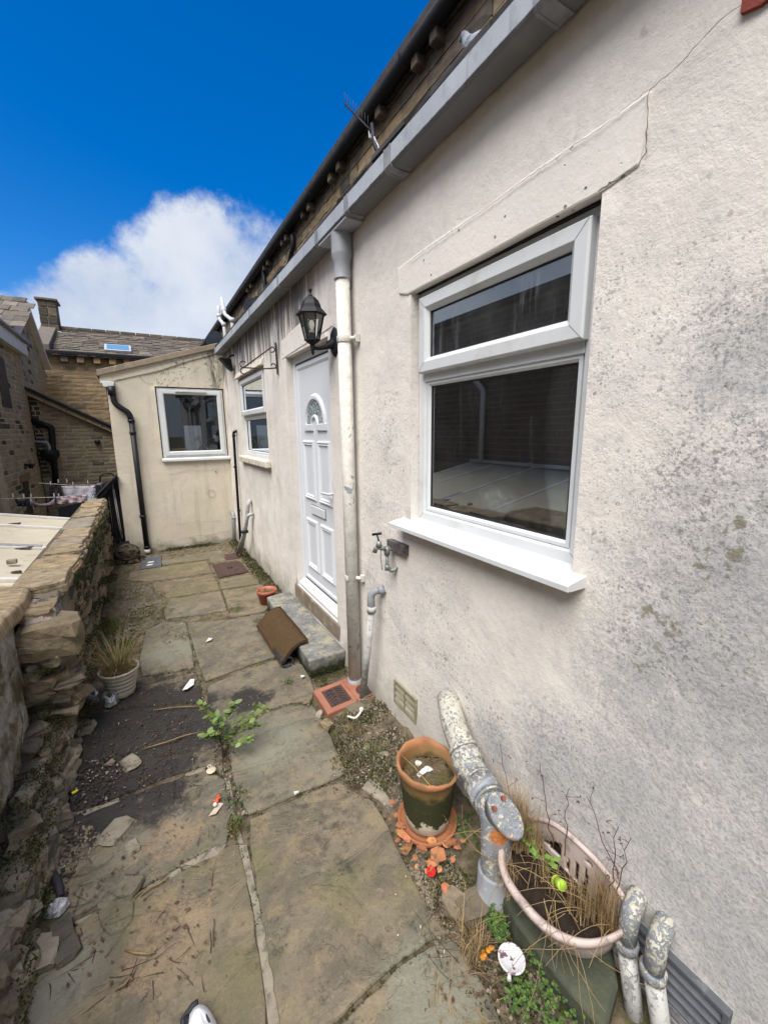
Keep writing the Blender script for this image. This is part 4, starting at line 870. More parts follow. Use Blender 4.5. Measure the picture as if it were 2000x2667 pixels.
# big end stone and its mortar cap
rub('end_stone', (-.53, 2.64, .655), (.26, .19, .17), gw, [rub_block(91, M_rubble, 4, .07)], .05, .1); rub('end_stone', (-.565, 2.71, .60), (.22, .2, .15), gw, [rub_block(93, M_rubble, 4, .07)], .05, .1)
mb = MB(); nn_ = 26; rs = []
for q, h_ in ((1.0, .69), (1.02, .735), (.97, .775), (.86, .802), (.66, .815), (.4, .822), (.12, .825)):
    rs.append([V((-.575 + .085 * q * max(-1, min(1, 1.2 * cos(t))) + .016 * mn.noise((cos(t) * 3, sin(t) * 3, h_ * 30)), 2.755 + .165 * q * max(-1, min(1, 1.15 * sin(t))) + .02 * mn.noise((cos(t) * 3 + 7, sin(t) * 3, h_ * 30)), h_ - .01 - .045 * max(0, -sin(t)) * q + .014 * mn.noise((cos(t) * 4, sin(t) * 4 + 9, h_ * 40)))) for t in [2 * pi * i / nn_ for i in range(nn_)]])
mb.rings(rs, 0, False, True); mb.build('mortar_cap', M_capmortar, gw)
# layered coping slabs
y = 2.93; k = 0
while y < 6.6:
    l = ru(.17, .42); x0 = -.755 + ru(-.03, .03) + (y - 3) * .012; x1 = -.455 - ru(0, .03) - (y - 2.8) * .012; nl = 3
    zb = .782
    for q in range(nl):
        th = ru(.018, .030); n = 10; o = []
        for i in range(n):
            t = 2 * pi * i / n; sx = max(-1, min(1, 1.35 * cos(t))); sy = max(-1, min(1, 1.35 * sin(t)))
            o.append(V(((x0 + x1) / 2 + sx * (x1 - x0) / 2 + ru(-.014, .014) - q * .008 * sx, y + l / 2 + sy * l / 2 * .99 + (ru(-.010, .010) if abs(sx) < .99 else 0), 0)))
        m = MB(); tl = ru(-.012, .012)
        m.rings([[V((p.x, p.y, zb)) for p in o], [V((p.x + ru(-.004, .004), p.y, zb + th + tl * (p.x + .6) * 2 + ru(-.003, .003))) for p in o]], 0, False, True)
        m.build('coping_stone', M_cope, gw, bevel=.004, seg=1); zb += th
    y += l
# ferns and moss rooted in the wall joints
mb = MB()
for k in range(300):
    y = ru(3.2, 6.2); p = V((-.48 - ru(0, .02), y, ru(.5, .78)))
    for q in range(5): mb.blade(p, (ru(.1, 1), ru(-1, 1), 0), ru(.02, .07), ru(.003, .007), ru(.4, 1.2), 0, 2)
mb.build('wall_fern', mat_plain('wall_fern_green', (.085, .10, .04), (.06, .07, .03), 15, .8, 0, .15, jitter=.4, island=True), gw, kind='stuff', normals=False)
mb = MB()
def moss_patch(mb, c, rx, ry, n, h=.012, s=.010, zf=None):
    for _ in range(n):
        a, r = ru(0, 2 * pi), sqrt(rnd()); p = V((c[0] + rx * r * cos(a), c[1] + ry * r * sin(a), c[2])); p.z += ru(0, h) * (1 - r * .6)
        if zf: p.z = zf(p.x, p.y) + ru(0, h)
        d = V((ru(-1, 1), ru(-1, 1), ru(.1, 1))).normalized(); e = d.cross(V((ru(-1, 1), ru(-1, 1), ru(-1, 1)))).normalized(); q = s * ru(.5, 1.2)
        mb.add([p, p + d * q, p + d * q * .5 + e * q * .6], [(0, 1, 2)])
for c in ((-.57, 2.45, .22), (-.56, 2.2, .16), (-.55, 1.9, .13), (-.53, 1.6, .08), (-.60, 2.05, .2), (-.53, 1.35, .06), (-.56, 2.68, .5), (-.58, 1.75, .14), (-.6, 2.6, .3), *[(-.495, 2.8 + .23 * k, .05 + .12 * (k % 3)) for k in range(16)]):
    moss_patch(mb, c, .08, .17, 700, .04, .012)
mb.build('moss', M_moss, gw, kind='stuff', normals=False)

# rendered gate pier in front of it
pier = thing('gate_pier', 'mossy grey rendered pier with an ochre stone cap at the left edge', 'pier', (-.8, 1.6, 0))
mb = MB(); yy = cuts(.2, 2.56, .035, []); zz = cuts(0, .80, .035, [])
def pz(y, z): return V((-.645 + .022 * mn.noise((y * 4, z * 4, 2)) + .012 * mn.noise((y * 12, z * 12, 3)) + .006 * mn.noise((y * 31, z * 31, 3)) - .05 * max(0, .25 - z), y - (.30 * max(0, .55 - z) + .03 * mn.noise((z * 6, 3, y))) * (1 if y > 2.4 else 0), z))
n = len(zz); mb.add([pz(y, z) for y in yy for z in zz], [(i * n + j, (i + 1) * n + j, (i + 1) * n + j + 1, i * n + j + 1) for i in range(len(yy) - 1) for j in range(n - 1)], 0, True)
e = [pz(yy[-1], z) for z in zz]; mb.add(e + [p + V((-.30, .02, 0)) for p in e], [(i, i + 1, n + i + 1, n + i) for i in range(n - 1)]); mb.build('shaft', M_pier, pier)
mb = MB(); o = [V((-1.25, .4, 0)), V((-.60, .4, 0)), V((-.62, 1.5, 0)), V((-.645, 2.2, 0)), V((-.648, 2.48, 0)), V((-.618, 2.69, 0)), V((-.638, 2.91, 0)), V((-.80, 3.04, 0)), V((-1.25, 3.06, 0))]
mb.rings([[p + V((0, 0, .775)) for p in o], [p + V((.01, .005, .80)) for p in o], [p + V((.0, 0, .855)) for p in o], [p + V((-.02, -.01, .868)) for p in o]], 0, False, True); mb.build('cap_stone', M_cope, pier, bevel=.008)

# ------------------------------------------------------------------ neighbour's outbuilding with a boarded roof below the wall
ob = thing('outbuilding', 'low outbuilding with pale beige boarded roof and white battens', 'shed', (-1.7, 3, -1.5))
RX0, RX1, RZ0, RZ1, RY0, RY1 = -.74, -2.60, .77, 1.14, .2, 5.62
rz = lambda x: RZ0 + (RX0 - x) / (RX0 - RX1) * (RZ1 - RZ0)
mb = MB(); mb.prism([(RX0, RY0 + .02, -1.6), (RX1, RY0 + .02, -1.6), (RX1, RY0 + .02, RZ1 - .05), (RX0, RY0 + .02, RZ0 - .05)], (0, RY1 - RY0 - .05, 0)); mb.build('wall', M_lowst, ob)
ups = V((RX1 - RX0, 0, RZ1 - RZ0)).normalized(); nrm = V((-(RZ1 - RZ0), 0, RX1 - RX0)).normalized(); nrm = nrm if nrm.z > 0 else -nrm
bats = [RY1 - .03, 5.05, 4.22, 3.36, 2.5, 1.65, .8]; pans = [RY1] + bats[1:] + [RY0]
for q0, q1 in zip(pans, pans[1:]):
    m = MB(); c = V(((RX0 + RX1) / 2, (q0 + q1) / 2, rz((RX0 + RX1) / 2) - .012)); m.obox(c, ups * 1.0, V((0, (q0 - q1) / 2 - .002, 0)), nrm * .012); m.build('roof_board', M_panel, ob)
for q in bats:
    m = MB(); c = V(((RX0 + RX1) / 2, q, rz((RX0 + RX1) / 2) + .012)); m.obox(c, ups * .995, V((0, .022, 0)), nrm * .011); m.build('batten', M_batten, ob, bevel=.003)
m = MB(); m.obox(V((-1.0, 4.24, rz(-1.0) + .026)), ups * .20, V((0, .03, 0)), nrm * .004); m.build('lead_strip', mat_plain('lead_grey', (.34, .33, .32), (.27, .26, .25), 9, .6, .001), ob)
bits = [((38, 1367), .05, 'grey slate chip on the beige roof board, farthest up the roof'), ((62, 1431), .055, 'dark slate chip lying mid way on the beige boarded roof'), ((42, 1494), .03, 'small grey stone chip beside the wall on the beige roof')]
def on_roof(px):
    d = ray(*px); k0 = V((RX0, 0, RZ0)); t = (k0 - EYE).dot(nrm) / d.dot(nrm); return EYE + d * t
for px, s, lab in bits:
    m = MB(); c = on_roof(px) + nrm * .008; m.rings([[c + V((s * cos(t) * ru(.8, 1.2), s * .33 * sin(t) * ru(.7, 1.3), h)) for t in [2 * pi * i / 7 for i in range(7)]] for h in (-.008, .010)], 0, False); m.build('slate_chip', M_slate, None, label=lab, cat='stone chip')
m = MB(); c = on_roof((30, 1475)) + nrm * .034; m.obox(c, (.028, 0, 0), (0, .018, 0), (0, 0, .016)); m.build('stone_lump', M_cope, None, bevel=.006, label='small tan stone lump on the white roof batten by the wall', cat='stone')

# brick house across the yard (seen mirrored in the big window)
bh = thing('brick_house', 'dark brick house with white downpipe above the boarded roof', 'house', (-4.5, 4, -1.5))
mb = MB(); mb.box(-7, -2.64, -1.5, 10.6, -1.6, 3.55); mb.build('wall', M_mortar, bh)
masonry(bh, (-2.64, 0, 0), (0, 1, 0), (1, 0, 0), [(.5, 1.1), (10.4, 1.1), (10.4, 3.5), (.5, 3.5)], .095, (.21, .25), .006, mat_plain('sooty_brick', (.20, .15, .12), (.30, .225, .175), 9, .9, .002, .1, jitter=.45), 300, .018, 'brick', rest='brickwork')
mb = MB(); mb.box(-7.05, -2.52, -1.55, 10.65, 3.55, 3.62); mb.build('roof', M_slate, bh)
m = MB(); m.tube(fillet([(-2.45, 5.5, 2.7), (-2.45, 5.5, 2.55), (-2.55, 5.35, 2.35), (-2.55, 5.35, 1.16)], .06), .045, 10); m.build('downpipe', M_upvc, bh)
m = MB(); m.box(-2.62, -2.54, RY0, RY1, 1.15, 1.20); m.build('flashing', M_batten, bh)

# ------------------------------------------------------------------ houses beyond
# left: near block with the white fascia, and the gable behind it
NX = -2.50; nb_ = thing('stone_cottage_with_fascia', 'weathered stone wall of a house under a white fascia at the left edge', 'house', (NX - 2, 12, -1.6))
mb = MB(); mb.box(-7, NX - .02, 10.75, 14.55, -1.6, 4.0); mb.build('wall', M_mortarlt, nb_)
masonry(nb_, (NX - .02, 0, 0), (0, 1, 0), (1, 0, 0), [(11.2, -.6), (14.55, -.6), (14.55, 3.9), (11.2, 3.9)], .118, (.20, .42), .014, M_gritst, 300, .026, holes=[(12.0, 12.75, 2.3, 3.4), (12.45, 13.0, -.7, .62)], seen=in_view)
mb = MB(); mb.box(NX - .0, NX + .14, 10.75, 14.60, 3.72, 4.02); mb.build('fascia', M_upvc, nb_, bevel=.01)
mb = MB(); mb.hexa([(NX + .2, 10.7, 4.03), (-7, 10.7, 6.2), (-7, 14.65, 6.2), (NX + .2, 14.65, 4.03), (NX + .2, 10.7, 4.10), (-7, 10.7, 6.28), (-7, 14.65, 6.28), (NX + .2, 14.65, 4.10)]); 
mb2 = MB(); mb2.box(NX + .10, NX + .22, 10.75, 14.6, 4.03, 4.09); mb2.build('eaves_gutter', M_gutdark, nb_, bevel=.01)
win_ = MB(); win_.box(NX - .03, NX - .005, 12.0, 12.75, 2.3, 3.4); win_.build('window', M_seal, nb_)
dr_ = MB(); dr_.box(NX - .03, NX - .008, 12.45, 13.0, -.7, .62); dr_.build('doorway', M_seal, nb_); m = MB(); m.box(NX - .03, NX + .03, 12.3, 13.15, .63, .80); m.build('lintel', M_sandst, nb_, bevel=.01)
p = PX(80, 1213, NX + .1); m = MB(); m.lathe([(0, -.06), (.04, -.06), (.06, .03), (.03, .055), (0, .055)], p, 12); m.tube([p, p + V((-.14, 0, .05))], .025, 8); m.build('wall_lamp', M_black, None, label='small black lamp on the stone wall beside the doorway', cat='lamp')
GXX = -2.78; gb = thing('gable_house', 'grey stone gable end with white painted verge at the far left', 'house', (GXX - 2, 17, -1.6))
AP, BR, BL = PX(56, 790, GXX), PX(119, 962, GXX), PX(-14, 905, GXX)
outl = [(BL.y, -1.5), (BR.y, -1.5), (BR.y, BR.z), (AP.y, AP.z), (BL.y, BL.z)]
mb = MB(); mb.prism([(GXX - .03, y, z) for y, z in outl], (-4, 0, 0)); mb.build('wall', M_mortarlt, gb)
masonry(gb, (GXX - .03, 0, 0), (0, 1, 0), (1, 0, 0), outl, .15, (.26, .55), .016, M_gritst2, 300, .022, seen=lambda c: in_view(c) and c.z > 1.5)
def verge(p, q, wdt, mat, nm):
    m = MB(); p, q = V(p), V(q); t = (q - p).normalized(); dn = V((0, t.z, -t.y)); dn = dn if dn.z < 0 else -dn
    m.prism([p + V((.17, 0, 0)), q + V((.17, 0, 0)), q + dn * wdt + V((.17, 0, 0)), p + dn * wdt + V((.17, 0, 0))], (-.2, 0, 0)); return m.build(nm, mat, gb, bevel=.01)
verge(AP + V((0, 0, .08)), BL + V((0, 0, .08)), .36, M_batten, 'white_verge'); verge(AP + V((0, 0, .08)), BR + V((0, .06, .06)), .10, M_batten, 'verge_mortar')
mb = MB(); n_ = V((-1, 0, 0))
for (E0, E1) in ((AP, BL), (AP, BR)):
    mb.add([E0 + V((.1, 0, .14)), E1 + V((.1, 0, .14)), E1 + V((-5, 0, .14)), E0 + V((-5, 0, .14))], [(0, 1, 2, 3)])
grf = mb.build('roof', M_darkslate, gb)
sdir = (BL - AP); L = sdir.length; sdir.normalize(); up_ = V((0, -sdir.z, sdir.y)); up_ = up_ if up_.z > 0 else -up_
sv = [stone_mesh(200 + i, M_slate, .3, 2, 1) for i in range(5)]
def slates(parent, O, along, down, nrm_, na, nd, la, ld, name='slate', limit=300, th=.035, seen=None):
    cand = []
    for j in range(nd):
        u = -ru(0, la)
        while u < na:
            l = la * ru(.7, 1.35); cand.append((O + along * (u + l / 2) + down * (j + .5) * ld, l)); u += l
    cand = [c for c in cand if seen is None or seen(c[0])]; cand.sort(key=lambda c: (c[0] - EYE).length); 
    for c, l in cand[:limit]:
        k = ru(-.012, .012); inst(name, random.choice(sv), frame4(c + nrm_ * (.0 + k), along * l * .97, -down * ld * 1.12 - nrm_ * (th * .9), nrm_ * th), parent)
    rest = cand[limit:]
    if rest:
        m = MB()
        for c, l in rest: m.obox(c + nrm_ * .015, along * l * .48, -down * ld * .55 - nrm_ * th * .4, nrm_ * th * .4)
        m.build('slates', M_slate, parent, kind='stuff')
slates(grf, AP + V((.12, 0, .15)), V((-1, 0, 0)), sdir, up_, 2.2, 9, .34, L / 8.5, limit=80)

# far house facing us, stone slated, with corbels and a chimney
FY = 20.0; fh = thing('far_stone_house', 'honey stone house with stone slate roof, skylight and corner chimney at the back', 'house', (0, FY + 3, -1.6))
ez = PY(230, 923, FY).z
WX0, WX1 = PY(112, 1000, FY).x, 4.0
mb = MB(); mb.box(WX0, WX1, FY + .04, FY + 6, -1.6, ez); mb.build('wall', M_mortarlt, fh)
masonry(fh, (0, FY + .04, 0), (1, 0, 0), (0, -1, 0), [(WX0, .8), (.3, .8), (.3, ez - .02), (WX0, ez - .02)], .165, (.28, .62), .02, M_tanst, 300, .026, seen=lambda c: in_view(c))
for px in ((168, 932), (210, 935), (253, 938), (293, 940), (331, 943)):
    p = PY(px[0], px[1], FY - .1); m = MB(); m.box(p.x - .11, p.x + .11, FY - .22, FY + .05, ez - .34, ez - .12); m.build('corbel', M_tanst, fh, bevel=.015)
m = MB(); m.box(WX0 - .1, 3.0, FY - .30, FY - .08, ez - .10, ez + .05); m.build('eaves_gutter', M_black, fh, bevel=.03)
RZ = 6.75; RYY = FY + 2.6; rl = V((0, RYY - FY, RZ - ez)); RL = rl.length + .2; rdn = -rl.normalized(); rn = V((0, -rdn.z, rdn.y)); rn = rn if rn.z > 0 else -rn
# find a roof height whose ridge shows where it should
t0 = PY(350, 874, RYY); RZ = t0.z; rl = V((0, RYY - FY, RZ - ez)); RL = rl.length + .2; rdn = -rl.normalized(); rn = V((0, rdn.z, -rdn.y)); rn = rn if rn.z > 0 else -rn
mb = MB(); mb.add([(WX0 - .1, FY - .3, ez + rdn.z * .25), (WX1, FY - .3, ez + rdn.z * .25), (WX1, RYY, RZ - .06), (WX0 - .1, RYY, RZ - .06)], [(0, 1, 2, 3)]); frf = mb.build('roof', M_darkslate, fh)
slates(frf, V((WX0 + .45, RYY, RZ)), V((1, 0, 0)), rdn, rn, 6.0, 15, .42, RL / 14.6, limit=300, th=.06, seen=lambda c: in_view(c))
m = MB(); 
x = WX0 + .5
while x < 4: 
    m = MB(); l = ru(.4, .6); m.obox((x + l / 2, RYY + .02, RZ + .05), (l * .48, 0, 0), (0, .16, .0), (0, 0, .06)); m.build('ridge_stone', M_slate, fh, bevel=.02); x += l
m = MB(); m.prism([V((WX0 - .12, FY - .25, ez - .05)), V((WX0 - .12, RYY, RZ - .0)), V((WX0 - .12, RYY, RZ + .16)), V((WX0 - .12, FY - .25, ez + .25))], (.52, 0, 0)); m.build('gable_coping', M_slate, fh, bevel=.03)
M_chim = m_stone('sooty_chimney_stone', [(0, (.10, .085, .065)), (.4, (.06, .052, .045)), (.8, (.15, .12, .085)), (1, (.045, .04, .038))], sc=5)
cp = PY(136, 860, RYY); cw = (PY(160, 800, RYY).x - PY(112, 800, RYY).x) / 2
ct = PY(135, 784, RYY).z; chim = MB(); chim.box(cp.x - cw + .03, cp.x + cw - .03, RYY - .40, RYY + .40, RZ - .5, ct - .08); chm = chim.build('chimney', M_mortar, fh)
z = cp.z - .15; k = 0
while z < ct - .1:
    h = ru(.26, .34); s = ru(-.15, .15)
    for a0, a1 in ((-cw, cw * s), (cw * s, cw)): m = MB(); m.box(cp.x + a0 + .015, cp.x + a1 - .015, RYY - .44, RYY + .3, z + .015, min(z + h, ct - .08) - .015); m.build('chimney_stone', M_chim, chm, bevel=.02)
    z += h
m = MB(); m.box(cp.x - cw - .06, cp.x + cw + .06, RYY - .5, RYY + .4, ct - .09, ct); m.build('chimney_cap', M_slate, chm, bevel=.02); m = MB(); m.prism([(cp.x - cw - .05, RYY - .52, cp.z - .34), (cp.x + cw + .22, RYY - .52, cp.z - .34), (cp.x + cw + .02, RYY - .5, cp.z - .10), (cp.x - cw - .05, RYY - .5, cp.z - .18)], (0, .9, 0)); m.build('chimney_flashing', M_batten, chm)
# skylight
def on_far(px):
    d = ray(*px); t = (V((0, RYY, RZ)) - EYE).dot(rn) / d.dot(rn); return EYE + d * t
c = on_far((308, 912)); sk = MB(); sk.obox(c + rn * .07, (.46, 0, 0), -rdn * .36, rn * .05); sk_ = sk.build('skylight', M_gutter, fh, bevel=.015); m = MB(); m.obox(c + rn * .125, (.38, 0, 0), -rdn * .27, rn * .006)
t = NT('skylight_glass'); m.build('pane', t.fin((.10, .22, .36), .05, None, 1.0), sk_)

# single-storey outhouse between them: verge falling to the right
OY = 14.6; oh = thing('stone_outhouse', 'low brown stone outhouse with a falling slate verge behind the washing', 'outhouse', (-1.6, OY + 1, -1.6))
VL, VR = PY(60, 1008, OY), PY(330, 1128, OY); xl = NX - .0
outl = [(xl, -.8), (VR.x, -.8), (VR.x, VR.z - .12), (xl, VL.z + (VL.x - xl) * (VL.z - VR.z) / (VR.x - VL.x) - .12)]
mb = MB(); mb.prism([(u, OY + .03, v) for u, v in outl], (0, 2.5, 0)); mb.build('wall', M_mortarlt, oh)
bx = PY(108, 1100, OY).x
cl = lambda a, b: clip_poly(outl, [(a, -.8), (b, -.8), (b, 9), (a, 9)])
masonry(oh, (0, OY + .03, 0), (1, 0, 0), (0, -1, 0), cl(bx, VR.x), .105, (.20, .48), .016, M_lowst, 300, .02, seen=in_view)
masonry(oh, (0, OY + .03, 0), (1, 0, 0), (0, -1, 0), clip_poly(cl(xl, bx), [(-9, .62), (9, .62), (9, 9), (-9, 9)]), .115, (.20, .26), .025, M_engbrick, 80, .03, 'dark_brick', seen=in_view)
masonry(oh, (0, OY + .03, 0), (1, 0, 0), (0, -1, 0), clip_poly(cl(xl, bx), [(-9, -.8), (9, -.8), (9, .62), (-9, .62)]), .105, (.22, .45), .03, M_lowst, 60, .016, rest='stonework', seen=in_view)
tv = (VR - VL).normalized(); nv = V((-tv.z, 0, tv.x)); q = VL - tv * .3
for k, (dz, th, mt, ln) in enumerate(((-.10, .05, M_mortar, 0), (-.03, .025, M_slate, .05), (.02, .022, M_darkslate, .12))):
    u = 0
    while u < 3.4:
        l = ru(.35, .6); m = MB(); m.obox(q + tv * (u + l / 2) + nv * dz + V((0, -.04 - ln, 0)), tv * l * .49, V((0, .12, 0)), nv * th); m.build('verge_slate' if k else 'verge_fillet', mt, oh, bevel=.006); u += l
mb = MB(); mb.prism([q + nv * .03, q + tv * 3.4 + nv * .03, q + tv * 3.4 - nv * .02, q - nv * .02], (0, 2.5, 0)); mb.build('roof', M_darkslate, oh)
def far_pipe(pts, r, mat, name, lab, dy=-.10, fr=.08, group=None, extra=None):
    m = MB(); m.tube(fillet([PY(a, b, OY + dy) for a, b in pts], fr), r, 10)
    if extra: extra(m)
    return m.build(name, mat, None, label=lab, cat='drainpipe', group=group)
def hop(m):
    p = PY(131, 1187, OY - .12); m.lathe([(0, .16), (.20, .16), (.22, .02), (.12, -.12), (.06, -.18), (0, -.18)], p, 14)
far_pipe([(78, 1094), (134, 1112), (138, 1180), (146, 1262)], .075, M_black, 'soil_stack', 'black drainpipe with a fat hopper on the stone outhouse', extra=hop)
far_pipe([(82, 1150), (122, 1152), (128, 1162), (130, 1182)], .04, M_pipegrey, 'waste_pipe', 'pale grey waste pipe bending down into the black hopper', -.16)
p = PY(254, 1151, OY - .06); m = MB(); m.lathe([(0, -.05), (.06, -.05), (.075, .0), (.06, .05), (0, .05)], p, 12); m.build('wall_vent', M_black, None, label='round black vent on the brown stone outhouse wall', cat='vent')
# ------------------------------------------------------------------ gutter and pipes on the cottage
rg = thing('roof_gutter', 'pale grey square plastic gutter running along the cottage roof edge', 'gutter', (1.05, 3, 2.8))
gxo, gxi, gz0, gz1 = 1.022, 1.128, 2.790, 2.870
def gprof(g=0): return [(gxo - g, gz1 + g * .5), (gxo - g, gz0 + .012 - g), (gxo + .012 - g, gz0 - g), (gxi - .01, gz0 - g), (gxi, gz0 + .01 - g), (gxi, gz1), (gxi - .004, gz1), (gxi - .004, gz0 + .014), (gxo + .014, gz0 + .006), (gxo + .005, gz0 + .016), (gxo + .005, gz1 - .004), (gxo + .012, gz1 - .004), (gxo + .012, gz1 + g * .5)]
joints = [2.62, 2.10, LEANY - .02, -1.2]
yy = [-1.2, .93, 1.725, 2.13, 2.58, LEANY - .15]
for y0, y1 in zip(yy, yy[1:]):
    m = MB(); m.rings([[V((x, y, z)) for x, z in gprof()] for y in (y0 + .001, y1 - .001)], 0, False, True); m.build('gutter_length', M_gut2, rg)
for y, wd in ((.93, .045), (1.725, .045), (2.14, .035), (2.56, .035), (3.38, .022), (4.36, .022), (5.25, .022), (5.95, .022), (6.52, .03)):
    m = MB(); m.rings([[V((x, y + q, z)) for x, z in gprof(.004)] for q in (-wd * .62, -wd * .40)], 0, False, True); m.rings([[V((x, y + q, z)) for x, z in gprof(.004)] for q in (wd * .40, wd * .62)], 0, False, True); m.rings([[V((x, y + q, z)) for x, z in gprof(.0022)] for q in (-wd * .40, wd * .40)], 0, False, True)
    m.build('gutter_bracket', M_gutdark, rg)
m = MB(); m.hexa([(gxo + .004, 2.16, gz0 - .012), (gxi, 2.16, gz0 - .012), (gxi, 2.54, gz0 - .012), (gxo + .004, 2.54, gz0 - .012), (gxo + .004, 2.16, gz0 - .002), (gxi, 2.16, gz0 - .002), (gxi, 2.54, gz0 - .002), (gxo + .004, 2.54, gz0 - .002)]); m.build('running_outlet', M_gutter, rg, bevel=.003)

dp = thing('main_downpipe', 'thick white painted downpipe with flaking paint right of the front door', 'drainpipe', (1.08, 2.33, 0))
m = MB(); m.tube([(1.082, 2.335, 2.60), (1.082, 2.32, .02)], .041, 20); m.build('pipe', M_downpipe, dp)
m = MB(); m.lathe([(.058, 2.785), (.060, 2.68), (.060, 2.665), (.048, 2.635), (.047, 2.55), (.049, 2.545), (.043, 2.545)], (1.082, 2.336, 0), 24); m.build('spigot', M_pipegrey, dp)
for z in (2.225, .775):
    m = MB(); m.tube([(1.082, 2.332, z - .018), (1.082, 2.332, z + .018)], .0455, 20); m.tube([(1.10, 2.29, z), (1.12, 2.262, z)], .013, 8); m.obox((1.128, 2.262, z), (.012, 0, 0), (0, .014, 0), (0, 0, .022)); m.build('pipe_clip', M_downpipe, dp, bevel=.002)
m = MB(); m.tube([(1.082, 2.322, -.02), (1.082, 2.322, .055)], .047, 20); m.build('foot_socket', M_pipegrey, dp)

wp = thing('sink_waste_pipe', 'slim flaking waste pipe with an elbow leaning beside the white downpipe', 'waste pipe', (1.08, 2.1, 0))
e0, e1 = PX(1000, 1533, 1.135), PX(972, 1550, 1.075); bt = PX(943, 1822, 1.045)
m = MB(); m.tube([e0, e0.lerp(e1, .45)], .028, 14); m.tube(fillet([e0, e1 + V((-.005, .02, .01)), e1 + (bt - e1) * .16], .06), .0225, 14); m.build('elbow', M_pipegrey, wp)
m = MB(); m.tube([e1 + (bt - e1) * .12, bt + V((0, 0, -.03))], .0205, 14); m.build('pipe', M_wastepipe, wp)
m = MB(); m.tube([e1 + (bt - e1) * .10, e1 + (bt - e1) * .15], .027, 14); m.build('collar', M_wastepipe, wp)

sp = thing('soil_pipe', 'thick grey soil pipe with peeling cream paint and a bolted access cap', 'soil pipe', (1.0, 1.0, 0))
S0, S1, S2, S3, S4, S5 = PX(1168, 1815, 1.125), PX(1178, 1880, 1.065), PX(1225, 2000, 1.02), PX(1290, 2110, .965), PX(1292, 2220, .945), PX(1285, 2350, .94)
ctr = fillet([S0, S1, S2, S3, S4, S5], .10, 8)
m = MB(); m.tube(ctr, .054, 28); m.build('pipe', M_soilpipe, sp)
d = (S3 - S2).normalized()
for t_ in (.12, .60):
    c = S2.lerp(S3, t_) if t_ > .2 else S1.lerp(S2, .85); dd = d if t_ > .2 else (S2 - S1).normalized()
    m = MB(); m.tube([c - dd * .03, c - dd * .025, c + dd * .025, c + dd * .03], [.056, .066, .066, .056], 28); m.tube([c + dd * .038, c + dd * .052], .0635, 28); m.tube([c - dd * .052, c - dd * .038], .0625, 28); m.build('pipe_collar', M_soilpipe, sp)
m = MB(); m.tube([S4.lerp(S5, .30), S4.lerp(S5, .34), S4.lerp(S5, .78), S4.lerp(S5, .80), S4.lerp(S5, 1.05)], [.058, .062, .062, .066, .066], 28); m.build('ground_socket', M_pipegrey, sp)
# access branch facing the yard with two rusty bolts
cc = PX(1310, 2140, .92); ax = (V((-.12, -.62, .52))).normalized(); sx_ = ax.cross(V((0, 0, 1))).normalized(); sy_ = sx_.cross(ax).normalized(); lx = V((.25, -.75, -.55)).normalized(); lx = (lx - ax * lx.dot(ax)).normalized(); ly_ = ax.cross(lx)
def oval(c, a, b, n=28): return [c + lx * a * cos(2 * pi * i / n) + ly_ * b * sin(2 * pi * i / n) for i in range(n)]
b0 = S3 + V((0, -.005, -.01))
m = MB(); m.rings([oval(b0, .055, .045), oval(b0 + ax * .05, .066, .046), oval(b0 + ax * .062, .076, .048)], 0, True, True); m.build('branch', M_soilpipe, sp)
m = MB(); m.rings([oval(b0 + ax * .062, .080, .050), oval(b0 + ax * .072, .080, .050), oval(b0 + ax * .077, .074, .045)], 0, False, True); cap = m.build('access_cap', M_soilpipe, sp)
for s in (-1, 1):
    q = b0 + ax * .078 - lx * .046 + ly_ * s * .024; m = MB(); m.tube([q - ax * .004, q + ax * .012], .0085, 6, sm=False); m.build('bolt', mat_plain('rust_bolt', (.22, .06, .03), (.14, .045, .025), 40, .8, .001), cap)
m = MB(); m.blade(b0, (0, 0, 0), .01, .01, 0)
q = PX(1167, 1806, 1.13); m = MB(); m.tube([q, q + V((-.012, 0, .02))], .009, 8); m.tube([q + V((-.012, 0, .02)), q + V((-.02, 0, .026))], .013, 8); m.build('wall_screw', M_pipegrey, None, label='rusty anchor bolt sticking from the wall above the soil pipe', cat='bolt')

def waste(name, lab, top, wallp, bot):
    o = thing(name, lab, 'waste pipe', (top.x, top.y, 0), 'stub waste pipes at the right wall')
    path = fillet([wallp, top + V((0, 0, .0)), top + V((-.0, 0, -.12))], .05, 10); m = MB(); m.tube(path, .0265, 18); m.build('elbow', M_soilpipe, o)
    m = MB(); c = top + V((0, 0, -.105)); m.tube([c + V((0, 0, .012)), c + V((0, 0, .008)), c + V((0, 0, -.014)), c + V((0, 0, -.018))], [.030, .034, .034, .029], 18); m.build('collar', M_soilpipe, o)
    m = MB(); m.tube([c, V((bot.x, bot.y, -.03))], .0255, 18); m.build('pipe', M_wastepipe, o)
tA, tB = PX(1640, 2380, 1.083), PX(1712, 2452, 1.086)
waste('basin_waste_pipe', 'left of two peeling grey elbow pipes beside the planter', tA, V((1.16, tA.y + .012, tA.z + .02)), PX(1654, 2700, 1.07))
waste('basin_waste_pipe', 'right of two peeling grey elbow pipes, nearest the picture edge', tB, V((1.16, tB.y + .010, tB.z + .02)), PX(1735, 2760, 1.075))

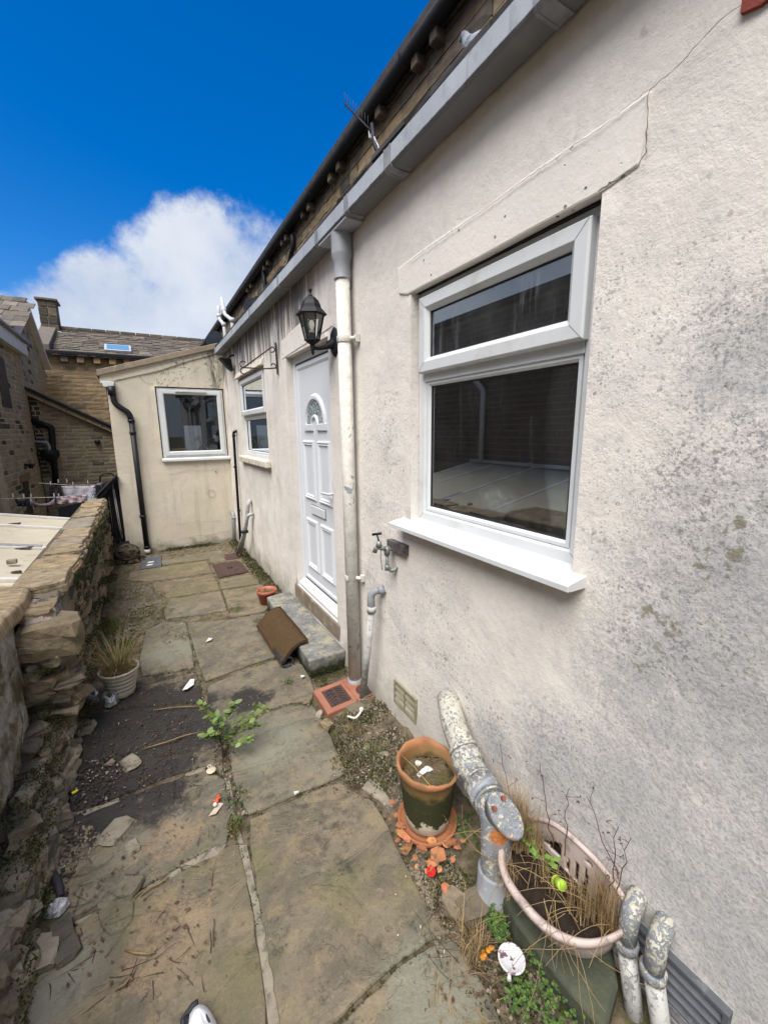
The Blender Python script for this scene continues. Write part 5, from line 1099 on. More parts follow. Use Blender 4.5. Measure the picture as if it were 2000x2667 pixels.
# lean-to pipes
ld = thing('lean_to_downpipe', 'chipped black downpipe with swan neck on the lean-to corner', 'drainpipe', (-.12, LEANY - .06, 0))
yp = LEANY - .055; Q = lambda a, b, y=None: PY(a, b, y or yp)
m = MB(); m.tube(fillet([Q(288, 1005), Q(299, 1052), Q(336, 1075), Q(341, 1092)], .06), .036, 14); m.build('swan_neck', M_blackflk, ld)
m = MB(); m.tube([Q(341, 1086), Q(384, 1436)], .034, 14); m.build('pipe', M_blackflk, ld)
for p in ((342, 1096), (346, 1127), (372, 1345), (383, 1425)): m = MB(); c = Q(*p); m.tube([c + V((0, 0, .02)), c - V((0, 0, .02))], .042, 14); m.build('pipe_collar', M_blackflk, ld)
c = Q(384, 1434); m = MB(); m.tube([c + V((0, 0, .02)), c - V((0, 0, .035))], .0395, 14); m.build('white_socket', M_whitebit, ld)
c = Q(291, 1018); m = MB(); m.tube([c + V((0, 0, .055)), c - V((0, 0, .055))], .046, 14); m.build('outlet', M_blackflk, ld)
c = Q(281, 1000); m = MB(); m.prism([c + V((-.075, 0, .035)), c + V((.075, 0, .035)), c + V((.055, 0, -.035)), c + V((-.05, 0, -.035))], (0, .14, 0)); m.build('lean_to_gutter', M_upvc, None, bevel=.004, label='short white gutter end at the low side of the lean-to roof', cat='gutter')
cp_ = thing('corner_pipe', 'slim black overflow pipe in the corner between lean-to and cottage', 'drainpipe', (1.03, LEANY - .1, 0))
CPX = 1.098; m = MB(); m.tube(fillet([PX(617, 1122, 1.135), PX(608, 1126, CPX), PX(628, 1432, CPX)], .03), .018, 12); m.build('pipe', M_black, cp_)
for p in ((609, 1134), (613, 1216), (622, 1330)): m = MB(); c = PX(p[0], p[1], CPX); m.tube([c + V((0, 0, .014)), c - V((0, 0, .014))], .024, 12); m.build('pipe_clip', M_black, cp_)
c = PX(607, 1120, CPX); m = MB(); m.tube([c, c + V((0, 0, .02))], [.016, .010], 8); m.build('white_nozzle', M_whitebit, cp_)
lw_ = thing('lean_to_waste_pipe', 'short grey waste pipe with elbow at the foot of the lean-to', 'waste pipe', (.85, LEANY - .08, 0))
y3 = LEANY - .07; m = MB(); m.tube(fillet([PY(603, 1333, LEANY), PY(608, 1340, y3), PY(610, 1436, y3)], .04), .026, 12); m.build('pipe', M_pipegrey, lw_)
for p in ((609, 1348), (610, 1426)): m = MB(); c = PY(p[0], p[1], y3); m.tube([c + V((0, 0, .02)), c - V((0, 0, .02))], .033, 12); m.build('collar', M_pipegrey, lw_)
kp = thing('kitchen_waste_pipes', 'pair of cream painted waste pipes strapped together in the far corner', 'waste pipe', (1.02, 6.2, 0))
K = lambda a, b, x=1.08: PX(a, b, x)
m = MB(); m.tube(fillet([K(653, 1303, 1.14), K(647, 1308, 1.09), K(640, 1375, 1.05), K(627, 1440, 1.02)], .05), .025, 12); m.build('pipe', M_wastepipe, kp)
m = MB(); m.tube(fillet([K(660, 1338, 1.13), K(646, 1342, 1.07), K(632, 1400, 1.02), K(618, 1442, .98)], .04), .022, 12); m.build('pipe', M_wastepipe, kp)
c = K(637, 1385, 1.03); m = MB(); m.tube([c + V((0, 0, .012)), c - V((0, 0, .012))], .05, 12); m.build('strap', M_black, kp)

# ------------------------------------------------------------------ wall lantern, hanging bracket, security light, tap
la_ = thing('wall_lantern', 'black six sided wall lantern with clear glass beside the front door', 'lantern', (1.0, 2.61, 2.24)); LX, LY = .985, 2.60
def hexr(r, z, n=6, a0=pi / 6): return [V((LX + r * cos(a0 + 2 * pi * i / n), LY + r * sin(a0 + 2 * pi * i / n), z)) for i in range(n)]
zb, zt_ = 2.262, 2.412
m = MB(); m.rings([hexr(.092, zt_ - .008), hexr(.098, zt_ - .002), hexr(.070, zt_ + .030), hexr(.064, zt_ + .034), hexr(.060, zt_ + .052), hexr(.048, zt_ + .078), hexr(.028, zt_ + .098), hexr(.010, zt_ + .104)], 0, False, True)
m.lathe([(.012, zt_ + .10), (.016, zt_ + .106), (.007, zt_ + .114), (.006, zt_ + .128), (.012, zt_ + .136), (.011, zt_ + .146), (0, zt_ + .152)], (LX, LY, 0), 12); m.build('roof', M_black, la_)
m = MB()
for i in range(6):
    t_ = pi / 6 + 2 * pi * i / 6; a_ = V((LX + .044 * cos(t_), LY + .044 * sin(t_), zb)); b_ = V((LX + .078 * cos(t_), LY + .078 * sin(t_), zt_)); m.tube([a_, b_], .0048, 6, sm=False)
for z_, r_ in ((zb, .046), (zt_ - .003, .080)): m.rings([hexr(r_ + .004, z_ - .004), hexr(r_ + .004, z_ + .004), hexr(r_ - .006, z_ + .004), hexr(r_ - .006, z_ - .004), hexr(r_ + .004, z_ - .004)], 0, False, False)
m.build('cage', M_black, la_)
m = MB(); m.rings([hexr(.043, zb + .004), hexr(.076, zt_ - .004)], 0, False, False); m.build('glass', M_lampglass, la_)
m = MB(); m.rings([hexr(.048, zb), hexr(.042, zb - .008), hexr(.028, zb - .020), hexr(.016, zb - .026)], 0, False, True); m.lathe([(.016, zb - .026), (.012, zb - .05), (.015, zb - .056), (.008, zb - .066), (.011, zb - .074), (.004, zb - .088), (0, zb - .09)], (LX, LY, 0), 12); m.build('base', M_black, la_)
m = MB(); m.tube([(LX, LY, zb), (LX, LY, zb + .042)], .022, 12); m.build('bulb_holder', M_black, la_)
m = MB(); m.lathe([(.010, zb + .042), (.014, zb + .056), (.024, zb + .080), (.026, zb + .10), (.018, zb + .120), (0, zb + .128)], (LX, LY, 0), 14); m.build('bulb', m_glass('bulb_glass', (.95, .95, .93), 1.4, .02, .12), la_)
m = MB(); m.tube([(LX, LY, zb - .045), (LX + .04, LY - .002, zb - .047), (LX + .085, LY - .005, zb - .034), (LX + .125, LY - .008, zb - .015), (1.132, LY - .01, zb - .002)], [.010, .011, .016, .030, .036], 12); m.build('arm', M_black, la_)
m = MB(); m.rings([[V((x_, LY - .01 + r_ * .62 * cos(t), zb + .0 + r_ * sin(t))) for t in [2 * pi * i / 8 for i in range(8)]] for x_, r_ in ((1.145, .092), (1.126, .092), (1.116, .072))], 0, False, True); m.build('back_plate', M_black, la_, bevel=.003)

hb = thing('basket_bracket', 'empty rusty wrought iron hanging basket bracket beside the front door', 'bracket', (1.1, 3.91, 2.23)); BY = 3.905
Bq = lambda a, b: PY(a, b, BY)
m = MB(); p0, p1 = PX(717, 892, 1.125), PX(723, 974, 1.125); m.obox((p0 + p1) / 2, (.004, 0, 0), (0, .014, 0), (p1 - p0) / 2); m.build('back_bar', M_iron, hb)
m = MB(); m.tube(fillet([PY(720, 958, BY), PY(690, 960, BY), PY(635, 957, BY)], .02), .006, 8)
def curl(c, r, a0, a1): return [c + V((r * cos(a0 + (a1 - a0) * i / 14), 0, r * sin(a0 + (a1 - a0) * i / 14))) for i in range(15)]
e = Bq(634, 957); r_ = abs(Bq(628, 948).z - Bq(628, 968).z) * .42
m.tube(curl(e + V((0, 0, r_)), r_, -pi / 2, -1.85 * pi + .2), .0055, 8); m.tube(curl(e + V((0, 0, -r_)), r_, pi / 2, 1.85 * pi - .2), .0055, 8); m.build('arm', M_iron, hb)
m = MB(); m.tube([e, Bq(704, 906)] , .006, 8); c = Bq(709, 912); m.tube([Bq(704, 906), Bq(709, 903), Bq(714, 906), Bq(716, 911), Bq(713, 916), Bq(706, 917)], .0055, 8); m.tube([Bq(718, 957), Bq(719, 952), Bq(714, 947), Bq(709, 947), Bq(706, 952)], .0055, 8); m.build('brace', M_iron, hb)

sl_ = thing('security_light', 'small black floodlight high in the corner by the lean-to', 'floodlight', (1.05, 6.1, 2.5))
c = PX(592, 945, 1.05); m = MB(); m.prism([c + V((-.10, -.1, .05)), c + V((.05, -.02, .05)), c + V((.07, .0, -.09)), c + V((.02, -.02, -.06))], (0, .16, 0)); m.build('hood', M_black, sl_, bevel=.006)
m = MB(); m.tube([c + V((.0, 0, .04)), c + V((.04, 0, .09)), c + V((.09, 0, .10))], .012, 8); m.build('bracket', M_black, sl_)

tp = thing('outdoor_tap', 'old grey brass outdoor tap on a black wooden block left of the window', 'tap', (1.08, 1.72, 1.1))
c = PX(1035, 1425, 1.122); m = MB(); m.box(1.105, 1.142, c.y - .085, c.y + .085, c.z - .028, c.z + .028); m.build('mounting_block', mat_plain('black_weathered_wood', (.05, .045, .045), (.12, .10, .10), 30, .9, .002), tp, bevel=.004)
M_brass = mat_plain('tarnished_brass', (.18, .20, .20), (.27, .29, .27), 30, .5, .001, .5, dirt=(.06, .065, .07), dscale=30, metal=.4)
b_ = PX(1008, 1432, 1.085); t1 = PX(987, 1424, 1.035); t2 = PX(975, 1406, 1.02)
m = MB(); m.tube([V((1.12, b_.y, b_.z)), b_], .012, 12); m.tube([b_ + V((0, 0, .018)), b_ - V((0, 0, .03))], .0155, 12); m.tube([b_, t1], [.011, .016], 12); m.tube([t1 + (t1 - b_) * .0, t1 + V((0, .0, .032))], [.018, .011], 12); m.tube([t1, t1 + V((-.012, .016, -.012)), t1 + V((-.016, .02, -.034))], [.014, .012, .013], 12); m.build('body', M_brass, tp)
m = MB(); hd = t1 + V((-.006, .012, .068)); m.tube([t1 + V((0, 0, .03)), hd], .0045, 8); m.tube([hd + V((-.014, .022, -.006)), hd + V((.014, -.022, .006))], [.007, .007], 8); m.build('handle', M_black, tp)
m = MB(); m.tube(fillet([b_ - V((0, 0, .03)), b_ - V((0, 0, .10)), b_ + V((.03, -.01, -.125))], .02), .009, 10); m.tube([b_ - V((0, 0, .085)), b_ - V((0, 0, .115))], .014, 8); m.tube([b_ + V((.012, -.004, -.118)), b_ + V((.04, -.012, -.118)), b_ + V((.05, -.015, -.10))], .011, 8); m.build('inlet_pipe', M_brass, tp)
m = MB(); m.tube([t1 + V((.005, -.012, 0)), t1 + V((.0, -.016, -.06)), t1 + V((.004, -.026, -.125))], .002, 6); m.build('hanging_wire', M_black, tp)

# ------------------------------------------------------------------ things high up: aerial, dishes, flues, pigeon
ae = thing('tv_aerial', 'thin television aerial on a bent pole above the cottage gutter', 'aerial', PX(1003, 406, 1.6)); A = lambda a, b: PX(a, b, 1.6)
m = MB(); m.tube(fillet([A(1004, 407), A(985, 398), A(975, 375), A(968, 322)], .1), .014, 8); m.build('pole', M_black, ae)
m = MB(); a_, b_ = A(966, 340), A(897, 268); m.tube([a_, b_], .007, 6); m.build('boom', M_black, ae)
m = MB()
for i in range(9): q = b_.lerp(a_, .02 + i * .11); m.tube([q + V((0, 0, .075)), q - V((0, 0, .02))], .0016, 4)
m.build('elements', M_seal, ae, kind='stuff')
m = MB(); 
for o in ((966, 352), (972, 350)): m.tube([A(*o), A(o[0] + 10, o[1] + 26)], .006, 6)
for k in (0, .5, 1): m.tube([A(966 + 10 * k, 352 + 26 * k), A(972 + 10 * k, 350 + 26 * k)], .005, 6)
m.build('reflector', M_gutter, ae)
m = MB(); m.tube(fillet([A(961, 338), A(962, 362), A(966, 345), A(985, 378), A(990, 410), A(988, 436)], .03), .004, 6); m.build('cable', M_whitebit, ae)
M_dishblk = mat_plain('matt_black_dish', (.018, .022, .03), (.014, .017, .023), 12, .9, 0, .05)
for px, lab, x in (((654, 795), 'black satellite dish above the gutter, nearer of the two', 1.55), ((556, 882), 'black satellite dish at the far gutter end by the lean-to', 1.45)):
    c = PX(*px, x); s_ = (c - EYE).length * 19 / FPX; o = thing('satellite_dish', lab, 'satellite dish', c - V((0, 0, s_)), 'satellite dishes on the cottage roof'); dv = V((-.55, -.75, .3)).normalized(); ux = dv.cross(V((0, 0, 1))).normalized(); uy = ux.cross(dv)
    m = MB(); m.rings([[c - dv * (.25 * (r_ ** 2) * s_) + ux * s_ * r_ * cos(t) + uy * s_ * 1.08 * r_ * sin(t) for t in [2 * pi * i / 24 for i in range(24)]] for r_ in (.05, .3, .55, .8, 1.0)] + [[c - dv * (.25 * s_ - .02) + ux * s_ * .99 * cos(t) + uy * s_ * 1.07 * sin(t) for t in [2 * pi * i / 24 for i in range(24)]]], 0, True, True); m.build('dish', M_dishblk, o)
    m = MB(); m.tube([c - uy * s_, c - dv * .4 - uy * s_ * .4], .012, 6); m.obox(c - dv * .42 - uy * s_ * .38, ux * .03, uy * .03, dv * .05); m.build('arm', M_black, o); m = MB(); m.tube([c - dv * .05, c - dv * .14 - V((0, 0, s_ * 1.5))], .02, 8); m.build('mast', M_pipegrey, o)
M_flue = mat_plain('weathered_flue', (.46, .47, .50), (.38, .39, .42), 9, .6, .0005)
for pts, lab in (([(587, 878), (583, 845), (571, 830), (569, 796)], 'white plastic flue pipe, left of the pair above the gutter'), ([(607, 866), (604, 833), (585, 818), (577, 776)], 'white plastic flue pipe, right of the pair above the gutter')):
    P = [PX(a, b, 1.75) for a, b in pts]; o = thing('flue_pipe', lab, 'flue', P[0], 'white flue pipes on the cottage roof'); m = MB(); m.tube(fillet([P[0] - V((0, 0, .4))] + P, .10), .036, 12); m.build('pipe', M_flue, o)
    for q in (P[1], P[2].lerp(P[3], .25)): m = MB(); m.tube([q - V((0, 0, .04)), q + V((0, 0, .04))], .048, 12); m.build('collar', M_flue, o)
c = PX(1250, 116, 1.35); pg = thing('pigeon', 'grey pigeon perched on the slates above the gutter', 'bird', c - V((0, 0, .08)))
def skinned(name, pts, edges, rad, mat, parent, sub=2):
    me = bpy.data.meshes.new(name); me.from_pydata([tuple(p) for p in pts], edges, []); o = bpy.data.objects.new(name, me); C.objects.link(o); WL[o.name] = V((0, 0, 0)); adopt(o, parent)
    o.modifiers.new('skin', 'SKIN'); sv_ = me.skin_vertices[0].data
    for i, r_ in enumerate(rad): sv_[i].radius = (r_, r_)
    sv_[0].use_root = True; s_ = o.modifiers.new('sub', 'SUBSURF'); s_.levels = s_.render_levels = sub; me.materials.append(mat)
    for p in me.polygons: p.use_smooth = True
    return o
M_pig = mat_plain('pigeon_grey', (.07, .08, .10), (.30, .32, .35), 22, .8, 0)
skinned('body', [c, c + V((0, .05, .03)), c + V((0, .085, .075)), c + V((0, .10, .105)), c + V((0, -.07, -.01)), c + V((0, -.14, -.03)), c + V((0, .135, .10))], [(0, 1), (1, 2), (2, 3), (0, 4), (4, 5), (3, 6)], [.038, .036, .021, .019, .026, .013, .005], M_pig, pg)
m = MB()
for s in (-1, 1): m.tube([c + V((s * .015, 0, -.03)), c + V((s * .015, .01, -.075))], .004, 6)
m.build('legs', mat_plain('pigeon_leg', (.4, .12, .1), (.35, .1, .1), 30, .8, 0), pg)

# ------------------------------------------------------------------ step, mat, gully, covers
st = MB(); P = [PZ(694, 1575, .125), PZ(813, 1722, .125), PZ(896, 1697, .125), PZ(762, 1558, .125)]
A_, B_, C_, D_ = [V((.885, 3.86, 0)), V((.845, 2.555, 0)), V((1.125, 2.555, 0)), V((1.125, 3.92, 0))]
st.rings([[A_ + V((0, 0, -.04)), B_ + V((0, 0, -.04)), C_ + V((0, 0, -.04)), D_ + V((0, 0, -.04))], [p + V((0, 0, .132)) for p in (A_, B_, C_, D_)]], 0, False, True); st.build('door_step', M_step, None, bevel=.012, seg=3, label='weathered grey concrete step with lichen below the front door', cat='step')
# coir mat bent over the step edge
m = MB(); prof = [(.915, .140), (.880, .143), (.845, .135), (.800, .105), (.765, .068), (.735, .032), (.715, .014)]; rs = []
def matp(i, y, off): 
    x, z = prof[i]; x2, z2 = prof[min(i + 1, len(prof) - 1)]; x1, z1 = prof[max(0, i - 1)]; t_ = V((x2 - x1, 0, z2 - z1)).normalized(); n_ = V((t_.z, 0, -t_.x)); n_ = n_ if n_.z > 0 else -n_
    return V((x, 0, z)) + n_ * (off + .012 + .004 * mn.noise((x * 40, y * 25, 3))) + V((-.012 * (y - 3.1), y, 0))
for j in range(31):
    y = 2.78 + .70 * j / 30; rs.append([matp(i, y, .020) for i in range(len(prof))] + [matp(i, y, .0) for i in range(len(prof) - 1, -1, -1)])
m.rings(rs, 0, True, True); mat_ = thing('door_mat', 'brown coir door mat slumped over the edge of the step', 'door mat', (.8, 3.1, 0)); m.build('coir_pile', M_coir, mat_)
m = MB(); rs = []
for j in range(2): y = 2.785 + .69 * j; rs.append([matp(i, y, -.004) for i in range(len(prof))] + [matp(i, y, -.012) for i in range(len(prof) - 1, -1, -1)])
m.rings(rs, 0, False, True)
rs = []
for j in range(5): y = 2.772 + .05 * j; rs.append([V((.752 + .050 * cos(t), y + .01 * sin(t), .038 + .034 * sin(t))) for t in [-.2 * pi + 1.9 * pi * i / 14 for i in range(15)]] + [V((.752 + .043 * cos(t), y + .01 * sin(t), .038 + .027 * sin(t))) for t in [-.2 * pi + 1.9 * pi * i / 14 for i in range(14, -1, -1)]])
m.rings(rs, 0, True, True); m.build('rubber_back', M_rubber, mat_)
m = MB()
for k in range(2600):
    i = random.randrange(len(prof) - 1); t_ = rnd(); y = ru(2.785, 3.475); p = matp(i, y, .020).lerp(matp(i + 1, y, .020), t_); d = V((ru(-1, 1), ru(-1, 1), ru(.6, 1.6))).normalized() * ru(.004, .010); s_ = V((ru(-1, 1), ru(-1, 1), 0)).normalized() * .0013; m.add([p - s_, p + s_, p + d], [(0, 1, 2)])
m.build('fibres', M_coir, mat_, kind='stuff', normals=False)

gt = thing('drain_gully', 'terracotta clay gully with a slotted rusty grate under the downpipe', 'drain', (.95, 2.28, 0))
GA, GB, GC, GD = PZ(815, 1803, .02), PZ(852, 1862, .02), PZ(972, 1806, .02), PZ(906, 1768, .02)
ux = (GD - GA).normalized(); uy = (GB - GA).normalized(); uL, vL = .36, .265
def gp(u, v, z): p = GA + ux * u * uL + uy * v * vL; return V((p.x, p.y, z))
m = MB(); q = [(0, 0), (.60, 0), (.60, 1), (0, 1)]; inn = [(.12, .16), (.52, .16), (.52, .86), (.12, .86)]
m.rings([[gp(u, v, -.03) for u, v in q], [gp(u, v, .028) for u, v in q], [gp(u * .94 + .02, v * .94 + .03, .034) for u, v in q], [gp(u, v, .034) for u, v in inn], [gp(u, v, .018) for u, v in inn], [gp(u, v, -.03) for u, v in inn]], 0, False, False)
m.rings([[gp(u, v, z_) for u, v in [(.60, 0), (1.0, 0), (1.0, .92), (.60, 1)]] for z_ in (-.03, .030)], 0, False, True)
m.build('clay_body', M_gullyt, gt, bevel=.005)
for u_, v_ in ((.80, .26), (.84, .70)): c = gp(u_, v_, .0); m = MB(); m.lathe([(.050, .030), (.056, .036), (.060, .032), (.060, .028)], c, 20); m.lathe([(0, .0312), (.050, .0312)], c, 20); m.build('pipe_inlet', M_gullyt if v_ < .5 else M_rust, gt)
m = MB(); du, dv_ = .40, .70
m.rings([[gp(u, v, .017) for u, v in inn], [gp(u, v, .026) for u, v in inn]], 0, False, True); gr = m.build('grate', M_rust, gt, bevel=.002)
m = MB()
for row in range(2):
    for k in range(6):
        u0 = .155 + row * .185; v0 = .22 + k * .105; m.obox(gp(u0 + .08, v0 + .02, .0262), (ux * .75 + uy * (.55 if row else -.35)).normalized() * .024, uy * .0055, V((0, 0, .0008)))
for k in range(3): m.obox(gp(.30, .25 + k * .13, .0262), uy * .004, ux * .012, V((0, 0, .0008)))
m.build('slots', M_seal, gr)
mc = MB(); P = [PZ(553, 1471, 0), PZ(624, 1462, 0), PZ(648, 1489, 0), PZ(571, 1505, 0)]
mo = thing('manhole_cover', 'rusty brown square manhole cover in the far paving', 'manhole cover', sum(P, V()) / 4)
mc.rings([[p + V((0, 0, -.02)) for p in P], [p + V((0, 0, .006)) for p in P]], 0, False, True); mc.build('frame', M_rust, mo, bevel=.003)
c = sum(P, V()) / 4; m = MB(); m.rings([[c + (p - c) * .93 + V((0, 0, .006)) for p in P], [c + (p - c) * .92 + V((0, 0, .011)) for p in P]], 0, False, True); m.build('lid', M_rust, mo, bevel=.002); m = MB(); m.lathe([(.0, .0), (.035, .0), (.035, .004), (0, .004)], c + V((0, 0, .0115)), 12); m.build('lifting_eye', M_seal, mo)
P = [PZ(370, 1454, 0), PZ(420, 1448, 0), PZ(421, 1477, 0), PZ(366, 1484, 0)]; m = MB(); m.rings([[p + V((0, 0, -.02)) for p in P], [p + V((0, 0, .012)) for p in P]], 0, False, True); m.build('inspection_cover', M_ventdk, None, bevel=.004, label='dark grey square inspection cover at the foot of the black downpipe', cat='drain cover')
for px, lab in (((392, 1465), 'cream paper scrap lying on the grey inspection cover'), ((389, 1472), 'white paper scrap nearer the front on the grey cover')):
    c = PZ(*px, .016); m = MB(); m.rings([[c + V((x_, y_, z_)) for x_, y_ in ((-.04, -.03), (.035, -.02), (.045, .03), (-.02, .035))] for z_ in (0, .004)], 0, False, True); m.build('paper_scrap', M_whitebit, None, label=lab, cat='litter')
P = [PZ(575, 1446, 0), PZ(640, 1436, 0), PZ(645, 1452, 0), PZ(590, 1460, 0)]; m = MB(); m.rings([[p + V((0, 0, -.03)) for p in P], [p + V((0, 0, .004)) for p in P]], 0, False, True); m.build('corner_drain', M_rust, None, label='dark rusty drain grate under the corner pipes', cat='drain')
# ------------------------------------------------------------------ pots
PC = V((.905, 1.235, .03))
bp = thing('terracotta_pot', 'large broken terracotta pot on a saucer with moss and peeling limewash', 'plant pot', PC)
m = MB(); n = 40; rs = []
def chip(t, k):                              # broken rim: lower towards the pipe side and front
    return -.030 * max(0, cos(t + .15)) ** 2 - .010 * mn.noise((cos(t) * 3, sin(t) * 3, 1)) - .018 * max(0, cos(t + 1.4)) ** 3
for r_, z in ((.0, .012), (.088, .012), (.096, .02), (.101, .06), (.107, .11), (.113, .17), (.121, .225), (.125, .262), (.131, .268), (.135, .30)):
    rs.append([PC + V((r_ * cos(2 * pi * i / n), r_ * sin(2 * pi * i / n), z + (chip(2 * pi * i / n, 0) if z > .27 else 0))) for i in range(n)])
for r_, z in ((.129, .305), (.120, .30), (.116, .27), (.110, .22)):
    rs.append([PC + V((r_ * cos(2 * pi * i / n), r_ * sin(2 * pi * i / n), z + (chip(2 * pi * i / n, 0) if z > .29 else 0))) for i in range(n)])
m.rings(rs, 0, True, False); m.build('pot', M_bigpot, bp)
m = MB(); rs = [[PC + V((.108 * q * cos(2 * pi * i / 24), .108 * q * sin(2 * pi * i / 24), .225 + .018 * mn.noise((q * 6 * cos(2 * pi * i / 24), q * 6 * sin(2 * pi * i / 24), 5)) + .012 * (1 - q))) for i in range(24)] for q in (1.0, .75, .5, .25, .02)]
m.rings(rs, 0, True, True); m.build('soil', M_soil, bp)
m = MB()
for k in range(420):
    a, r_ = ru(0, 2 * pi), .105 * sqrt(rnd()); p = PC + V((r_ * cos(a), r_ * sin(a), .228)); 
    if k % 3: m.blade(p, (ru(-1, 1), ru(-1, 1), 0), ru(.006, .018), .0016, 1.6, 0, 2)
    else: q = V((ru(-1, 1), ru(-1, 1), ru(-.1, .25))).normalized() * ru(.012, .04); s_ = V((-q.y, q.x, 0)).normalized() * .0011; m.add([p + V((0, 0, .008)) - s_, p + V((0, 0, .008)) + s_, p + V((0, 0, .010)) + q], [(0, 1, 2)])
m.build('dry_moss', mat_plain('brown_moss', (.17, .11, .04), (.09, .075, .025), 60, .95, 0, .05, jitter=.4, island=True), bp, kind='stuff', normals=False)
m = MB(); m.rings([[V((PC.x + r_ * cos(2 * pi * i / n), PC.y + r_ * sin(2 * pi * i / n), z)) for i in range(n)] for r_, z in ((.10, .012), (.118, .012), (.128, .03), (.130, .046), (.124, .048), (.117, .036), (.10, .03))], 0, True, True); m.build('saucer', M_terra, bp)
for px, z_, s_, lab in (((1118, 2010), .26, .022, 'pale oval shell in the big terracotta pot, right of the other'), ((1092, 1992), .255, .018, 'small white shell at the back of the big terracotta pot')):
    p = PZ(*px, z_); m = MB(); m.lathe([(0, -.004), (s_ * .7, -.003), (s_, .002), (s_ * .6, .007), (0, .009)], p, 14, sx=1, sy=1.35); o = m.build('shell', M_whitebit, None, label=lab, cat='shell'); o.rotation_euler = (.5, -.25, .6)
p = PZ(1098, 2014, .265); m = MB(); m.rings([[p + V((x_, y_, z_ + x_ * .4)) for x_, y_ in ((-.03, -.008), (.02, -.014), (.035, .0), (.01, .012), (-.025, .008))] for z_ in (0, .003)], 0, False, True); m.build('plastic_scrap', M_whitebit, None, label='crumpled white plastic scrap on the soil of the big pot', cat='litter')
a_, b_ = PZ(1030, 1952, .30), PZ(1130, 2058, .31); m = MB(); m.tube([a_ + V((-.02, .03, .02)), a_.lerp(b_, .5) + V((0, 0, .01)), b_], [.0012, .002, .003], 5); m.build('long_straw', M_dry, None, label='long dry stem lying across the rim of the big pot', cat='stem')
# clay shards round the saucer
sh = [((1030, 2125), .03), ((1042, 2150), .05), ((1048, 2175), .055), ((1060, 2205), .06), ((1100, 2212), .055), ((1140, 2225), .075), ((1125, 2250), .06), ((1160, 2200), .04), ((1175, 2195), .05), ((1190, 2205), .04), ((1080, 2235), .03), ((1060, 2185), .04), ((1035, 2190), .03), ((1160, 2315), .05), ((1022, 2090), .03), ((1055, 2220), .03), ((1125, 2190), .05), ((1035, 2165), .03), ((1015, 2135), .022), ((1048, 2212), .024), ((1085, 2258), .022), ((1110, 2270), .02), ((1180, 2240), .025), ((1205, 2190), .03), ((1145, 2265), .03)]
svar = []
for i in range(6):
    rs_ = random.Random(i + 50); o = [V((cos(t) * rs_.uniform(.6, 1.1), sin(t) * rs_.uniform(.5, 1), 0)) for t in [2 * pi * k / 6 for k in range(6)]]; m_ = MB(); m_.rings([[p for p in o], [p * .95 + V((0, 0, .16)) for p in o]], 0, False, True); q = m_.build('terracotta_shard', M_shard, None, world=False); svar.append(q.data); bpy.data.objects.remove(q)
for k, (px, s_) in enumerate(sh):
    p = PZ(*px, .034 + .008 * (k % 3)); mt = Matrix.Translation(p) @ Matrix.Rotation(ru(-.4, .4), 4, 'X') @ Matrix.Rotation(ru(-.35, .35), 4, 'Y') @ Matrix.Rotation(ru(0, 6), 4, 'Z') @ Matrix.Scale(s_ * .52, 4)
    o = inst('terracotta_shard', svar[k % 6], mt, None); tag(o, {5: 'largest terracotta shard with a pale root across it in front of the pot', 6: 'flat terracotta shard just above the red bottle cap', 3: 'long orange shard tucked under the front left of the saucer', 13: 'lone orange shard on the soil below the red bottle cap', 2: 'clay shard against the left edge of the saucer', 9: 'rightmost terracotta shard towards the clover', 14: 'topmost small terracotta shard left of the big pot'}.get(k, 'small broken terracotta shard in the ring round the big pot'), 'shard', 'terracotta shards round the big pot')

o = V((.925, 4.02, .0)); spt = thing('plastic_pot', 'small red brown plastic flower pot on the far side of the step', 'plant pot', o)
m = MB(); m.lathe([(0, .0), (.068, .0), (.090, .112), (.097, .114), (.100, .148), (.094, .150), (.088, .112), (.086, .105)], o, 28); m.build('pot', M_plasticpot, spt)
m = MB(); m.lathe([(0, .112), (.087, .108)], o, 20); m.build('soil', M_soil, spt); m = MB()
for k in range(60): a = ru(0, 6.28); r_ = ru(0, .08); m.tube([o + V((r_ * cos(a), r_ * sin(a), .11)), o + V((r_ * cos(a) + ru(-.05, .05), r_ * sin(a) + ru(-.05, .05), .13 + ru(0, .02)))], .0014, 3)
m.build('dead_stalks', M_dry, spt, kind='stuff', normals=False)

o = V((-.292, 3.03, .0)); rp = thing('ribbed_pot', 'ribbed cream pot of long dry grass against the garden wall', 'plant pot', o)
m = MB(); prof = [(0, .0), (.068, .0), (.075, .01)]
for k in range(5): z = .025 + k * .029; r_ = .078 + k * .0065; prof += [(r_, z), (r_ + .0025, z + .010), (r_ + .003, z + .019), (r_ + .0015, z + .026)]
prof += [(.115, .176), (.118, .180), (.116, .190), (.109, .190), (.105, .178), (.10, .15)]; m.lathe(prof, o, 36); m.build('pot', M_ribpot, rp)
m = MB(); m.lathe([(0, .168), (.104, .165)], o, 24); m.build('soil', M_soil, rp); m = MB()
for k in range(260):
    a = ru(0, 6.28); r_ = .095 * sqrt(rnd()); p = o + V((r_ * cos(a), r_ * sin(a), .165)); L_ = ru(.06, .26) * (.6 + .8 * rnd()); d = V((cos(a + ru(-.8, .8)), sin(a + ru(-.8, .8)), 0)); m.blade(p, d, L_, ru(.0012, .0028), ru(.15, 1.3), 0, 4)
m.build('dry_grass', M_dry, rp, kind='stuff', normals=False); m = MB()
for k in range(70):
    a = ru(0, 6.28); r_ = .1 * sqrt(rnd()); p = o + V((r_ * cos(a), r_ * sin(a), .165)); m.blade(p, (cos(a), sin(a), 0), ru(.12, .36), .0022, ru(.1, 1.0), 0, 4)
